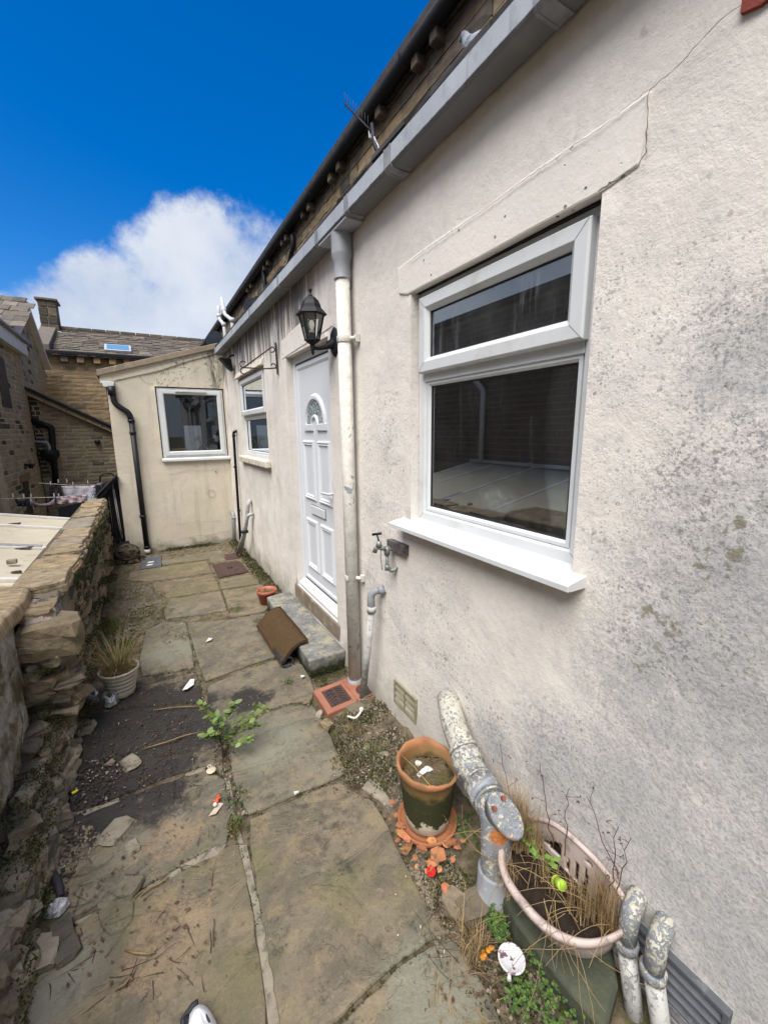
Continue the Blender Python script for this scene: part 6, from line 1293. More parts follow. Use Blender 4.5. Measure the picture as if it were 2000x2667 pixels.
m.blade(o + V((.05, 0, .17)), (.9, .5, 0), .58, .002, .85, 0, 5); m.blade(o + V((.0, 0.02, .17)), (.9, .35, 0), .5, .002, .6, 0, 5)
m.build('green_grass', M_green, rp, kind='stuff', normals=False)

# wall trough planter on its slab
sb = MB(); P = [(.915, .43), (.905, .58), (.905, .74), (.95, .90), (1.05, .95), (1.125, .92), (1.125, .54), (1.04, .47)]
sb.rings([[V((x_, y_, -.05)) for x_, y_ in P], [V((x_, y_, .085 + .006 * rnd())) for x_, y_ in P], [V((1.02 + (x_ - 1.02) * .94, .68 + (y_ - .68) * .96, .10)) for x_, y_ in P]], 0, False, True); sb.build('planter_slab', mat_plain('dark_mossy_stone', (.075, .08, .055), (.045, .05, .035), 8, .9, .006, .2, dirt=(.10, .115, .04), dscale=7), None, bevel=.008, label='dark mossy stone block under the pink trough planter', cat='stone block')
tr = thing('trough_planter', 'pale pink plastic wall trough planter with a pierced high back', 'planter', (1.0, .68, .1)); TC = V((1.118, .685, 0))
def trough(k, z, n=36, sx=.26, sy=.205):        # half oval seen from above, flat side to the wall
    o = []
    for i in range(n):
        t = pi * .5 + pi * i / (n - 1); ex = 2 / 2.5
        o.append(V((TC.x + sx * k * (-abs(cos(t)) ** ex), TC.y + sy * (.35 + .65 * k) * (abs(sin(t)) ** ex) * (1 if sin(t) >= 0 else -1), z)))
    return o
ZT = .268
m = MB(); m.rings([trough(.62, .10), trough(.70, .13), trough(.84, .20), trough(.93, ZT - .028), trough(.985, ZT - .024), trough(1.0, ZT - .010), trough(.99, ZT), trough(.95, ZT + .002), trough(.90, ZT - .006), trough(.86, ZT - .05), trough(.78, .18)], 0, True, False); m.add(trough(.62, .10), [list(range(36))]); m.build('basin', M_trough, tr)
# back plate with cut-outs
def bplate(y): q = (y - TC.y) / .205; return ZT + .005 + .085 * max(0, 1 - (abs(q + .10) / .95) ** 2.6)
m = MB(); ys_ = [TC.y - .203 + .406 * i / 60 for i in range(61)]
def cut(y, z):
    q = y - TC.y; h = z - ZT
    for c0, wd, z0_, z1_ in ((-.020, .010, -.055, .015), (-.052, .010, -.060, .030), (.012, .008, -.05, .0)):
        if abs(q - c0) < wd * (1 - max(0, (h - z0_) / (z1_ - z0_)) * .6) and z0_ < h < z1_: return True
    if .04 < q < .125 and -.03 < h < -.03 + (.125 - q) * .75 and h < .045: return True
    if (q + .06) ** 2 + (h - .060) ** 2 < .0001: return True
    return False
cols = 26; grid = {}; xs_ = 1.112
vs_ = []; fs_ = []
for i, y in enumerate(ys_):
    for j in range(cols + 1): vs_.append((xs_ - .006 * sin(pi * (y - TC.y + .203) / .406), y, .17 + (bplate(y) - .17) * j / cols))
for i in range(60):
    for j in range(cols):
        cy_, cz_ = (ys_[i] + ys_[i + 1]) / 2, .17 + (bplate((ys_[i] + ys_[i + 1]) / 2) - .17) * (j + .5) / cols
        if not cut(cy_, cz_): fs_.append((i * (cols + 1) + j, (i + 1) * (cols + 1) + j, (i + 1) * (cols + 1) + j + 1, i * (cols + 1) + j + 1))
m.add(vs_, fs_, 0, True); bk = m.build('back_plate', M_trough, tr); so_ = bk.modifiers.new('solid', 'SOLIDIFY'); so_.thickness = .010; so_.offset = 0
m = MB(); m.tube([V((1.106, y, bplate(y))) for y in ys_], .009, 8); m.build('back_rim', M_trough, tr)
m = MB(); o_ = trough(.84, .212); m.add(o_ + [V((.98, TC.y, .222))], [(i, i + 1, len(o_)) for i in range(len(o_) - 1)] + [(len(o_) - 1, 0, len(o_))]); m.build('soil', mat_plain('dark_peat', (.018, .014, .012), (.035, .026, .02), 40, .95, .006, .05), tr)
M_redstem = mat_plain('reddish_dry_stem', (.24, .15, .075), (.34, .25, .13), 20, .8, 0, .1, jitter=.3, island=True)
dg = MB()
for (cx_, cy_, n_, h0, h1) in ((1.035, .865, 420, .08, .33), (1.06, .83, 200, .08, .26), (1.07, .545, 330, .06, .26), (1.03, .60, 90, .06, .22), (.90, .78, 60, .05, .16), (1.0, .70, 50, .05, .2)):
    for k in range(n_):
        p = V((cx_ + ru(-.035, .035), cy_ + ru(-.04, .04), .20)); dg.blade(p, (ru(-1, .6), ru(-1, 1), 0), ru(h0, h1), ru(.0008, .0018), ru(0, .55), 0, 4)
dg.build('dry_grass', M_redstem, tr, kind='stuff', normals=False)
dg = MB()
def stalk(mb, p, d, L, r_=.0016, kinks=5, wob=.25):
    pts = [V(p)]; d = V(d).normalized()
    for k in range(kinks): d = (d + V((ru(-1, 1), ru(-1, 1), ru(-.8, .8))) * wob).normalized(); pts.append(pts[-1] + d * L / kinks)
    mb.tube(pts, [r_ * (1 - .6 * i / kinks) for i in range(kinks + 1)], 4); return pts
for k in range(38):                               # broken stalks lying over the soil and hanging out
    p = V((ru(.90, 1.08), ru(.54, .86), .225)); dg_d = (ru(-1, .4), ru(-1, 1), ru(-.05, .55)); stalk(dg, p, dg_d, ru(.08, .26), .0012, 5, .3)
for k in range(26):
    c0 = random.choice(((1.04, .86), (1.07, .55), (1.04, .6))); p = V((c0[0] + ru(-.03, .03), c0[1] + ru(-.04, .04), .22)); a = ru(0, 6.28); L_ = ru(.18, .42); d = V((cos(a) - .5, sin(a), 0)) * L_ * .55; dg.tube([p + d * t + V((0, 0, L_ * .9 * (t - .75 * t * t))) for t in [i / 7 for i in range(8)]], [.0012 - .0001 * i for i in range(8)], 4)
for k in range(9): p = V((ru(.88, .95), ru(.52, .66), .285)); stalk(dg, p, (ru(-.9, -.2), ru(-1, .3), ru(-.9, .1)), ru(.15, .32), .0011, 6, .16)
dg.build('broken_stalks', M_dry, tr, kind='stuff', normals=False)
dg = MB()
for (px, top, lean_) in (((1440, 2210), (1405, 1985), 0), ((1470, 2230), (1480, 2055), 0), ((1610, 2290), (1530, 2070), 0), ((1590, 2330), (1605, 2150), 0), ((1600, 2360), (1640, 2180), 0), ((1355, 2200), (1300, 1935), 0)):
    a_ = PX(*px, 1.085); b_ = PX(top[0], top[1], 1.08); n_ = 9; pts = []
    for k in range(n_ + 1): pts.append(a_.lerp(b_, k / n_) + V((ru(-.006, .006), ru(-.006, .006), ru(-.004, .004))) * (1 if 0 < k else 0))
    dg.tube(pts, [.0020 * (1 - .55 * k / n_) for k in range(n_ + 1)], 5)
    for k in (3, 5, 7, 8):
        q = stalk(dg, pts[k], (ru(-.6, .2), ru(-1, 1), ru(.0, 1)), ru(.02, .07), .0011, 3, .35)
        for _ in range(3): dg.leaf(q[-1], (ru(-1, 1), ru(-1, 1), ru(-1, .3)), (ru(-.2, .2), .1, 1), ru(.006, .014), .003)
dg.build('dead_stems', mat_plain('purple_dead_stem', (.075, .035, .03), (.12, .065, .045), 20, .8, 0, .1, jitter=.3, island=True), tr, kind='stuff', normals=False)
dg = MB()
for c in ((1390, 2215, 1.06), (1420, 2240, 1.05), (1370, 2170, 1.05)):
    q = PX(*c)
    for k in range(9): dg.leaf(q + V((ru(-.02, .02), ru(-.03, .03), ru(-.02, .04))), (ru(-1, 1), ru(-1, 1), ru(-.1, .5)), (ru(-.5, .2), ru(-.4, .2), 1), ru(.018, .034), ru(.008, .013))
dg.build('green_leaves', M_leafy, tr, kind='stuff', normals=False)
p = PZ(1457, 2303, .235); bn = thing('green_cap', 'lime green plastic bottle neck lying in the trough planter', 'bottle neck', p); ax_ = V((-.25, -.75, .6)).normalized()
M_lime = mat_plain('lime_plastic', (.36, .56, .05), (.32, .50, .04), 20, .35, 0, .5)
m = MB(); m.tube([p + ax_ * k for k in (-.018, -.012, -.010, .016, .018, .017, -.004)], [.013, .013, .0165, .0165, .0155, .0125, .0125], 20, cap=False); m.build('neck', M_lime, bn); m = MB(); m.tube([p - ax_ * .026, p - ax_ * .016], .0175, 20); m.build('collar', M_lime, bn); m = MB(); m.tube([p - ax_ * .004, p - ax_ * .003], .0125, 16); m.build('inside', M_seal, bn)

# ------------------------------------------------------------------ plants rooted in the paving
R0 = PZ(583, 1965, .0); sap = thing('sapling', 'leafy green self sown sapling rising from the paving joint', 'plant', R0)
stems = MB(); tips = []
def grow(p, d, L, r_, n=7, w=.16):
    pts = [V(p)]; d = V(d).normalized()
    for k in range(n): d = (d + V((ru(-1, 1), ru(-1, 1), ru(-.3, .7))) * w).normalized(); pts.append(pts[-1] + d * L / n)
    stems.tube(pts, [r_ * (1 - .7 * k / n) for k in range(n + 1)], 6); return pts
main = grow(R0 + V((0, 0, -.02)), (-.05, .12, 1), .26, .0045)
for d, L_, k in (((.9, .05, .40), .30, 3), ((.85, .25, .25), .24, 4), ((.9, -.2, .3), .20, 3), ((-.7, .2, .55), .11, 3), ((-.6, -.3, .5), .09, 4), ((.3, -.3, .8), .18, 5), ((-.2, .4, .7), .16, 5), ((.6, -.5, .3), .18, 2)):
    tips.append(grow(main[k], d, L_, .0026, 7))
stems.build('stem', M_twig, sap)
lm = []
for i in range(4):
    q = MB(); rs_ = random.Random(i); w_ = rs_.uniform(.26, .34); q.add([(0, 0, 0), (.22, w_ * .8, .03), (.55, w_, .02), (.85, w_ * .55, -.03), (1, 0, -.08), (.85, -w_ * .55, -.03), (.55, -w_, .02), (.22, -w_ * .8, .03), (.22, 0, -.02), (.55, 0, -.04), (.85, 0, -.06)],
        [(0, 1, 8), (1, 2, 9, 8), (2, 3, 10, 9), (3, 4, 10), (4, 5, 10), (5, 6, 9, 10), (6, 7, 8, 9), (7, 0, 8)], 0, True)
    o = q.build('leaf', M_leafy if i < 3 else M_leafdk, None, world=False, normals=False); lm.append(o.data); bpy.data.objects.remove(o)
M_sapleaf = mat_plain('sapling_leaf', (.135, .19, .05), (.085, .13, .03), 25, .5, 0, .35, jitter=.28)
for q in lm: q.materials[0] = M_sapleaf
for T in tips + [main]:
    for k in range(1 if T is not main else 4, len(T)):
        for _ in range(3 if k < len(T) - 2 else 4):
            s_ = ru(.020, .044); d = V((ru(-1, 1), ru(-1, 1), ru(-.15, .55))).normalized(); up = V((ru(-.4, .3), ru(-.5, .2), 1)).normalized(); y_ = up.cross(d).normalized(); z_ = d.cross(y_)
            inst('leaf', random.choice(lm), frame4(T[k], d * s_, y_ * s_, z_ * s_), sap)
m = MB()
for k in range(90): p = R0 + V((ru(-.06, .05), ru(-.09, .09), ru(0, .05))); m.leaf(p, (ru(-1, 1), ru(-1, 1), ru(-.3, .5)), (0, 0, 1), ru(.01, .022), .004)
m.build('withered_leaves', mat_plain('withered_purple_leaf', (.075, .045, .045), (.05, .032, .03), 30, .85, 0, .1, jitter=.3, island=True), sap, kind='stuff', normals=False)

def weed(name, lab, px, rad, n, h, mats=(M_green, M_twig), leafy=0, z=0):
    c = PZ(*px, 0); o = thing(name, lab, 'weed', c)
    m = MB()
    for k in range(n): a = ru(0, 6.28); r_ = rad * sqrt(rnd()); m.blade(c + V((r_ * cos(a), r_ * sin(a), -.01)), (ru(-1, 1), ru(-1, 1), 0), ru(h * .4, h), ru(.001, .0025), ru(.1, 1.1), 0, 3)
    m.build('blades', mats[0], o, kind='stuff', normals=False)
    m = MB()
    for k in range(max(6, n // 5)): a = ru(0, 6.28); r_ = rad * sqrt(rnd()); stalk(m, c + V((r_ * cos(a), r_ * sin(a), 0)), (ru(-1, 1), ru(-1, 1), ru(.1, 1)), ru(h * .5, h * 1.3), .0012, 4, .35)
    m.build('stalks', mats[1], o, kind='stuff', normals=False)
    if leafy:
        m = MB()
        for k in range(leafy): a = ru(0, 6.28); r_ = rad * 1.1 * sqrt(rnd()); m.leaf(c + V((r_ * cos(a), r_ * sin(a), ru(0, h * .6))), (ru(-1, 1), ru(-1, 1), ru(0, .6)), (0, 0, 1), ru(.008, .02), ru(.003, .007))
        m.build('leaves', M_leafy if leafy > 60 else M_clover, o, kind='stuff', normals=False)
    return o
weed('weed_clump', 'small green weed tuft in a paving joint left of the step', (615, 1590), .07, 120, .07, leafy=50)
weed('weed_clump', 'brown withered weed in the joint beside the red toy', (618, 2080), .055, 60, .06, (M_twig, M_twig), 30)
weed('weed_clump', 'green and brown weed at the crossing of the paving joints', (610, 2150), .035, 70, .05, (M_green, M_twig), 20)
weed('weed_clump', 'dead brown weeds sprawling on the far left paving', (390, 1555), .16, 120, .08, (M_dry, M_twig), 50)
weed('weed_clump', 'dark weed tuft between gravel and paving at far left', (420, 1600), .10, 90, .06, (M_green, M_twig), 40)
weed('weed_clump', 'green weeds along the foot of the garden wall behind the ribbed pot', (285, 1640), .12, 240, .14, (M_green, M_green), 40)
weed('weed_clump', 'brown weed beside the doormat on the paving', (672, 1620), .04, 40, .04, (M_twig, M_twig), 24)
weed('weed_clump', 'tiny weed in the joint by the white chips near the step', (752, 1780), .03, 50, .06, (M_green, M_twig), 20)
weed('weed_clump', 'dry reddish weeds left of the long paving joint', (490, 1655), .08, 50, .05, (M_twig, M_twig), 26)
weed('dry_grass_clump', 'pale dry grass tuft fanning over the corner of the large flagstone', (1235, 2470), .05, 80, .16, (M_dry, M_dry), 0)
weed('dry_grass_clump', 'matted brown dead grass beside the gully', (925, 1900), .07, 260, .05, (M_dry, M_dry), 20)
weed('dry_grass_clump', 'tangled dry stems on the soil in front of the air brick', (975, 1980), .06, 40, .12, (M_green, M_dry), 30)
weed('dry_grass_clump', 'thin dead grass on the bottom flagstone near the white lid', (1200, 2600), .10, 60, .09, (M_dry, M_dry), 0)
weed('dry_grass_clump', 'green mossy grass at the base of the far wall behind the small pot', (676, 1480), .10, 160, .05, (M_green, M_mossgold), 60)
cv = MB()
def clover(mb, p, s_):
    a0 = ru(0, 6.28); up = V((ru(-.4, .2), ru(-.5, .1), 1)).normalized()
    for k in range(3): a = a0 + k * 2.094; mb.leaf(p, V((cos(a), sin(a), ru(-.05, .15))), up, s_, s_ * .5)
for (px, x_, rx, rz_, n_) in (((1225, 2190), 1.03, .07, .09, 200), ((1212, 2150), 1.07, .05, .07, 120), ((1235, 2260), 1.0, .06, .06, 90)):
    c = PX(*px, x_)
    for k in range(n_): clover(cv, c + V((ru(-.05, .05), ru(-rx, rx), ru(-rz_, rz_) * .8)), ru(.008, .014))
for (px, n_, r_) in (((1290, 2395), 60, .035), ((1300, 2440), 40, .03), ((1400, 2590), 55, .09), ((1450, 2640), 55, .09), ((1350, 2590), 40, .05), ((1285, 2270), 40, .03), ((1540, 2590), 60, .03)):
    c = PZ(*px, .03)
    for k in range(n_): a = ru(0, 6.28); q = r_ * sqrt(rnd()); clover(cv, c + V((q * cos(a), q * sin(a), ru(.0, .045))), ru(.006, .012))
cv.build('clover_patch', M_clover, None, label='bright green clover leaves growing round the soil pipe and planter', cat='clover', kind='stuff', normals=False)
ms = MB()
G2 = lambda a, b, z=0: PZ(a, b, z)
zf = lambda x, y: max(soil_z(x, y), -.03)
for px, rx, ry, n_ in (((905, 1900), .16, .12, 900), ((975, 1870), .10, .10, 700), ((1000, 1960), .12, .12, 700), ((900, 1960), .10, .1, 600), ((930, 2010), .09, .1, 500), ((1000, 2030), .07, .08, 400), ((1200, 2350), .1, .1, 600), ((1150, 2280), .08, .08, 300), ((1320, 2560), .12, .1, 500), ((1420, 2640), .1, .12, 500), ((865, 1790), .09, .05, 700), ((835, 1775), .05, .06, 300)):
    c = G2(*px); moss_patch(ms, (c.x, c.y, .0), rx, ry, n_, .012, .011, lambda x, y: soil_z(min(1.14, x), y) if y < 2.45 else .0)
for y_ in [4.2 + .12 * k for k in range(21)]: moss_patch(ms, (1.08, y_, 0), .08 + .03 * rnd(), .09, 330, .03, .014, zf)
for x_ in [.1 + .09 * k for k in range(9)]: moss_patch(ms, (x_, LEANY - .03, .0), .07, .035, 200 if .15 < x_ < .75 else 70, .05 if .15 < x_ < .75 else .02, .014)
moss_patch(ms, (1.03, 2.50, .01), .11, .06, 500, .02, .010); moss_patch(ms, (.95, 2.535, .03), .14, .015, 260, .05, .010)
for px, dz in zip(FLAGS, LIP):
    Q = [PZ(a, b, 0) for a, b in px]
    for i in range(len(Q)):
        p, q = Q[i], Q[(i + 1) % len(Q)]; n_ = int((q - p).length / .03)
        for k in range(n_):
            c = p.lerp(q, (k + rnd()) / max(1, n_))
            if c.y > .75 and mn.noise((c.x * 4, c.y * 4, 11)) > -.08: moss_patch(ms, (c.x, c.y, -.010), .011, .011, 14 if c.y < 4 else 6, .012, .008)
ms.build('ground_moss', M_moss, None, label='dark moss on the soil strip along the foot of the cottage wall', cat='moss', kind='stuff', normals=False)
ms = MB()
for px, rx, ry, n_ in (((330, 1545), .13, .3, 700), ((365, 1605), .12, .2, 600), ((300, 1640), .1, .3, 500), ((330, 1690), .1, .16, 500), ((400, 1590), .1, .12, 300), ((900, 1985), .08, .08, 240), ((1180, 2330), .1, .08, 240), ((610, 2160), .03, .06, 160), ((940, 1830), .07, .06, 240)):
    c = G2(*px); moss_patch(ms, (c.x, c.y, .0), rx, ry, n_, .03, .012)
ms.build('golden_moss', M_mossgold, None, label='pale golden moss and dead leaves on the far left paving', cat='moss', kind='stuff', normals=False)

# ------------------------------------------------------------------ gravel, twigs and other small ground cover (uncountable)
def pebbles(mb, c, s_, m_=0):
    o = []; rs_ = [[], []]
    n_ = 5; 
    for k in range(n_): a = 2 * pi * k / n_ + ru(-.3, .3); rs_[0].append(c + V((s_ * cos(a) * ru(.7, 1.2), s_ * sin(a) * ru(.7, 1.2), -s_ * .2))); rs_[1].append(c + V((s_ * .7 * cos(a) * ru(.6, 1.1), s_ * .7 * sin(a) * ru(.6, 1.1), s_ * ru(.35, .7))))
    mb.rings(rs_, m_, False, True)
pb = MB()
def scatter(px, rx, ry, n_, s0, s1, z=0.0, f=None):
    c = PZ(*px, 0)
    for k in range(n_):
        a = ru(0, 6.28); r_ = sqrt(rnd()); x_, y_ = c.x + rx * r_ * cos(a), c.y + ry * r_ * sin(a); pebbles(pb, V((min(x_, 1.12), y_, (f(x_, y_) if f else z))), ru(s0, s1) * (1.6 if rnd() < .06 else 1))
sz = lambda x, y: soil_z(min(x, 1.12), y) + .002
for a in (((960, 1860), .14, .14, 220, .003, .010), ((1010, 1970), .13, .2, 260, .003, .010), ((930, 1980), .10, .16, 200, .003, .009), ((1120, 2270), .10, .10, 320, .002, .008), ((1150, 2330), .10, .10, 360, .002, .008), ((1190, 2400), .10, .10, 320, .002, .008), ((1100, 2310), .07, .10, 260, .002, .006), ((1050, 2080), .05, .12, 120, .003, .008), ((1260, 2450), .10, .08, 200, .003, .008), ((1350, 2570), .13, .1, 200, .003, .009)): scatter(*a, f=sz)
for a in (((340, 1540), .14, .26, 260, .005, .014), ((365, 1590), .13, .2, 240, .005, .013), ((330, 1650), .10, .2, 200, .004, .012), ((200, 2210), .08, .1, 120, .003, .008), ((700, 1820), .2, .1, 50, .002, .006), ((440, 1650), .06, .3, 60, .003, .008), ((610, 2060), .05, .2, 60, .003, .008)): scatter(*a, z=.004)
for k in range(900): pebbles(pb, V((ru(-.48, 1.0), ru(.7, 5.5), .006)), ru(.0012, .0035))
pb2 = pb; pb = MB()
for a in (((310, 1850), .22, .3, 170, .0015, .005), ((330, 1980), .30, .3, 200, .0015, .006), ((450, 1900), .2, .3, 110, .0015, .005), ((250, 2040), .1, .2, 200, .003, .010), ((160, 2250), .06, .2, 160, .003, .009)): scatter(*a, z=.006)
pb.build('soot_debris', M_sootgrit, None, label='black sooty grit and charred bits over the left flagstones', cat='debris', kind='stuff', normals=False)
pb2.build('gravel', M_pebble, None, label='loose gravel and grit lying on soil and paving', cat='gravel', kind='stuff', normals=False)
tw = MB()
for k in range(110):
    c = PZ(ru(225, 520), ru(1800, 2090), .006); a = ru(0, 6.28); stalk(tw, c, (cos(a), sin(a), ru(-.05, .12)), ru(.03, .16), .0016, 4, .18)
for k in range(70): c = PZ(ru(120, 560), ru(2090, 2600), .008); a = ru(0, 6.28); stalk(tw, c, (cos(a), sin(a), 0.02), ru(.02, .10), .0014, 4, .2)
for k in range(40): c = PZ(ru(880, 1030), ru(1880, 2050), .03); a = ru(0, 6.28); stalk(tw, c, (cos(a), sin(a), ru(0, .3)), ru(.05, .2), .0015, 4, .2)
for k in range(24): c = PZ(ru(1120, 1330), ru(2280, 2560), .03); a = ru(0, 6.28); stalk(tw, c, (cos(a), sin(a), ru(0, .25)), ru(.06, .22), .0013, 4, .15)
tw.build('twigs', M_twig, None, label='scattered dead twigs over the sooty paving', cat='twigs', kind='stuff', normals=False)
dl = MB()
for rng, n_ in (((230, 530, 1790, 2060), 150), ((120, 560, 2080, 2560), 130), ((870, 1040, 1880, 2080), 130), ((1120, 1330, 2270, 2600), 120), ((300, 430, 1500, 1640), 90)):
    for k in range(n_): c = PZ(ru(*rng[:2]), ru(*rng[2:]), .010); dl.leaf(c, (ru(-1, 1), ru(-1, 1), ru(-.1, .4)), (ru(-.3, .3), ru(-.3, .3), 1), ru(.006, .022), ru(.002, .007))
dl.build('dead_leaves', M_deadleaf, None, label='small curled dead leaves strewn over the yard', cat='dead leaves', kind='stuff', normals=False)
wb = MB()
for k in range(70):
    rng = random.choice(((230, 530, 1790, 2050), (870, 1010, 1900, 2040), (930, 1010, 1960, 2030), (1030, 1300, 2200, 2500), (380, 700, 1520, 1830))); c = PZ(ru(*rng[:2]), ru(*rng[2:]), .012); a = ru(0, 6.28); wb.obox(c, V((cos(a), sin(a), .1)) * ru(.0015, .0042), V((-sin(a), cos(a), 0)) * ru(.001, .002), (0, 0, .001))
wb.build('white_chips', M_whitebit, None, label='tiny white chips sprinkled over soil and flagstones', cat='chips', kind='stuff', normals=False)

# ------------------------------------------------------------------ loose stones and litter, each on its own
def lump(name, px, size, mat, lab, cat='stone', z=.0, seed=None, flat=.55):
    k = seed or int(px[0] * 7 + px[1]); c = PZ(*px, z); me = rub_block(k, mat, 3, .09); me.name = name
    o = inst(name, me, Matrix.Translation(c + V((0, 0, size * flat * .42))) @ Matrix.Rotation(k % 6, 4, 'Z') @ Matrix.Diagonal((size, size * .72, size * flat, 1)), None); tag(o, lab, cat); return o
lump('stone', (222, 1905), .10, M_cope, 'orange brown stone at the wall foot below the ribbed pot')
lump('stone', (163, 2440), .085, M_rubble, 'rounded mossy stone on the lower left flagstone', z=.0, flat=.45)
lump('stone', (170, 2478), .10, M_rubble, 'larger green flat stone at the crack of the lower left flagstone', flat=.3)
lump('stone', (85, 2510), .15, M_fillet, 'pale flaked stone by the wall in the bottom left corner', flat=.25)
lump('stone', (345, 2320), .07, M_rubble, 'dark flat stone on the joint between the left flagstones', flat=.35)
lump('stone', (340, 1990), .10, M_fillet, 'pale grey flat stone flake on the sooty flagstone', flat=.2)
lump('stone', (1000, 1973), .045, M_pebble, 'pink white stone on the black soil near the big pot')
lump('stone', (985, 1830), .05, M_pebble, 'tan stone on the mossy soil below the air brick')
lump('stone', (852, 1895), .07, M_rubble, 'mossy stone between gully and grey flagstone')
lump('stone', (832, 1866), .05, M_pebble, 'small tan stone at the left corner of the gully')
lump('stone', (930, 1850), .13, M_rubble, 'broad mossy stone slab right of the clay gully', flat=.25)
lump('stone', (800, 1835), .055, M_rubble, 'dark stone chip at the tip of the ochre flagstone')
lump('stone', (1190, 2370), .10, M_rubble, 'broken grey rubble stone by the foot of the soil pipe', flat=.5)
lump('stone', (1235, 2380), .12, M_rubble, 'large grey rubble stone touching the soil pipe', flat=.45)
lump('stone', (300, 2170), .13, M_fillet, 'pale grey mortar lump on the left flagstone', flat=.09)
lump('stone', (345, 2210), .06, M_fillet, 'small grey mortar crumb beside the larger lump', flat=.2)
def litter(name, px, pts, mat, lab, cat='litter', z=.014, th=.0016, curl=.006):
    c = PZ(*px, z); n_ = len(pts); r0 = [c + V((x, y, curl * sin(k * 2.1))) for k, (x, y) in enumerate(pts)]; m = MB(); m.rings([r0, [p + V((0, 0, th)) for p in r0]], 0, False, True); return m.build(name, mat, None, label=lab, cat=cat)
litter('paper_scrap', (490, 1784), [(-.04, -.05), (-.01, -.06), (.035, -.01), (.045, .05), (.02, .055), (-.02, .0)], M_whitebit, 'torn white paper scrap on the flagstone beside the sooty patch')
litter('paper_scrap', (545, 1666), [(-.03, -.03), (.01, -.03), (.03, .02), (.0, .03)], M_whitebit, 'small white scrap in the middle of the flagstone left of the mat')
litter('paper_scrap', (772, 2067), [(-.012, -.008), (.012, -.008), (.014, .006), (-.01, .008)], M_whitebit, 'white pebble like scrap on the joint above the large flagstone', th=.008)
litter('paper_scrap', (788, 1763), [(-.014, -.012), (.012, -.014), (.016, .010), (-.008, .016)], M_whitebit, 'white chip on the ochre flagstone in front of the step', th=.006)
litter('leaf_scrap', (280, 1990), [(-.03, -.012), (-.01, -.018), (.02, -.014), (.034, .0), (.02, .016), (-.01, .014)], mat_plain('pink_dead_leaf', (.25, .18, .14), (.16, .11, .085), 30, .8, 0), 'pale curled dead leaf on the sooty flagstone', 'leaf', curl=.014)
p = PZ(550, 2008, .010); sd_ = thing('white_disc', 'pale round tag with a loop on the joint of the sooty flagstone', 'tag', p); m = MB(); m.lathe([(0, 0), (.022, 0), (.024, .003), (.021, .006), (0, .007)], p, 20); m.build('disc', mat_plain('cream_tag', (.58, .48, .34), (.50, .41, .29), 20, .6, 0), sd_); m = MB(); m.tube([p + V((-.008, .02, .003)), p + V((-.012, .034, .004)), p + V((-.004, .040, .004)), p + V((.004, .034, .004)), p + V((.002, .02, .003))], .002, 6); m.build('loop', M_whitebit, sd_)
p = PZ(563, 2092, .012); ty = thing('toy_figure', 'tiny red orange and white toy lying in the paving joint', 'toy', p); M_toy = mat_plain('toy_red', (.62, .10, .035), (.55, .085, .03), 30, .5, 0)
m = MB(); 
for a_, b_, r_ in ((V((.0, .0, .0)), V((.012, .020, .004)), .008), (V((.012, .022, .004)), V((.016, .034, .006)), .007), (V((.002, .004, .006)), V((-.012, .012, .008)), .004), (V((.010, .010, .008)), V((.022, .012, .010)), .004)): m.tube([p + a_, p + b_], r_, 8)
m.build('body', M_toy, ty); m = MB(); m.lathe([(0, -.008), (.008, -.004), (.010, .002), (.006, .009), (0, .010)], p + V((-.006, -.014, .006)), 12); m.build('head', M_whitebit, ty)
litter('plastic_scrap', (560, 2110), [(-.03, -.02), (.0, -.03), (.04, .02), (.02, .03)], mat_plain('torn_card', (.50, .42, .33), (.42, .35, .27), 20, .7, 0), 'torn beige card under the red toy', z=.004)
p = PZ(1123, 2273, .030); rc = thing('red_bottle_cap', 'round red plastic bottle cap beside the terracotta shards', 'bottle cap', p); M_red = mat_plain('red_plastic', (.50, .015, .012), (.42, .012, .010), 20, .4, 0)
m = MB(); m.lathe([(0, 0), (.017, 0), (.0175, .004), (.0165, .013), (.0145, .013), (.0135, .004), (0, .004)], p, 24); m.build('cap', M_red, rc).rotation_euler = (.25, -.2, 0); m = MB(); m.obox(p + V((0, 0, .011)), (.008, .002, 0), (-.001, .002, 0), (0, 0, .003)); m.build('straw', M_dry, rc)
p = PZ(1332, 2500, .075); lid = thing('plastic_disc', 'dirty white plastic lid with a small tab on the soil', 'lid', p); m = MB(); m.lathe([(0, .004), (.036, .004), (.038, .0075), (.041, .007), (.042, .003), (.040, .0)], p, 36)
m.tube([p + V((-.034, -.022, .004)), p + V((-.046, -.034, .004))], [.007, .006], 8); q = m.build('lid', mat_plain('smeared_white_lid', (.58, .565, .57), (.50, .48, .48), 40, .4, 0, .5, dirt=(.13, .07, .08), dscale=48, dth=(.545, .575)), lid)
p = PZ(1272, 2485, .06); m = MB()
for k in range(7): c = p + V((-.024 + .0075 * k + ru(-.004, .004), .008 * sin(k * .5) + ru(-.005, .005), ru(-.003, .003))); m.lathe([(0, -.004), (.0045 * ru(.7, 1.3), -.002), (.0085 * ru(.6, 1.4), .004), (.0075 * ru(.6, 1.2), .007), (0, .0065)], c, 9, sx=ru(.8, 1.4))
m.build('orange_fungus', mat_plain('orange_fungus', (.48, .20, .02), (.33, .12, .012), 60, .6, .001), None, label='bright orange fungus beside the white lid', cat='fungus')
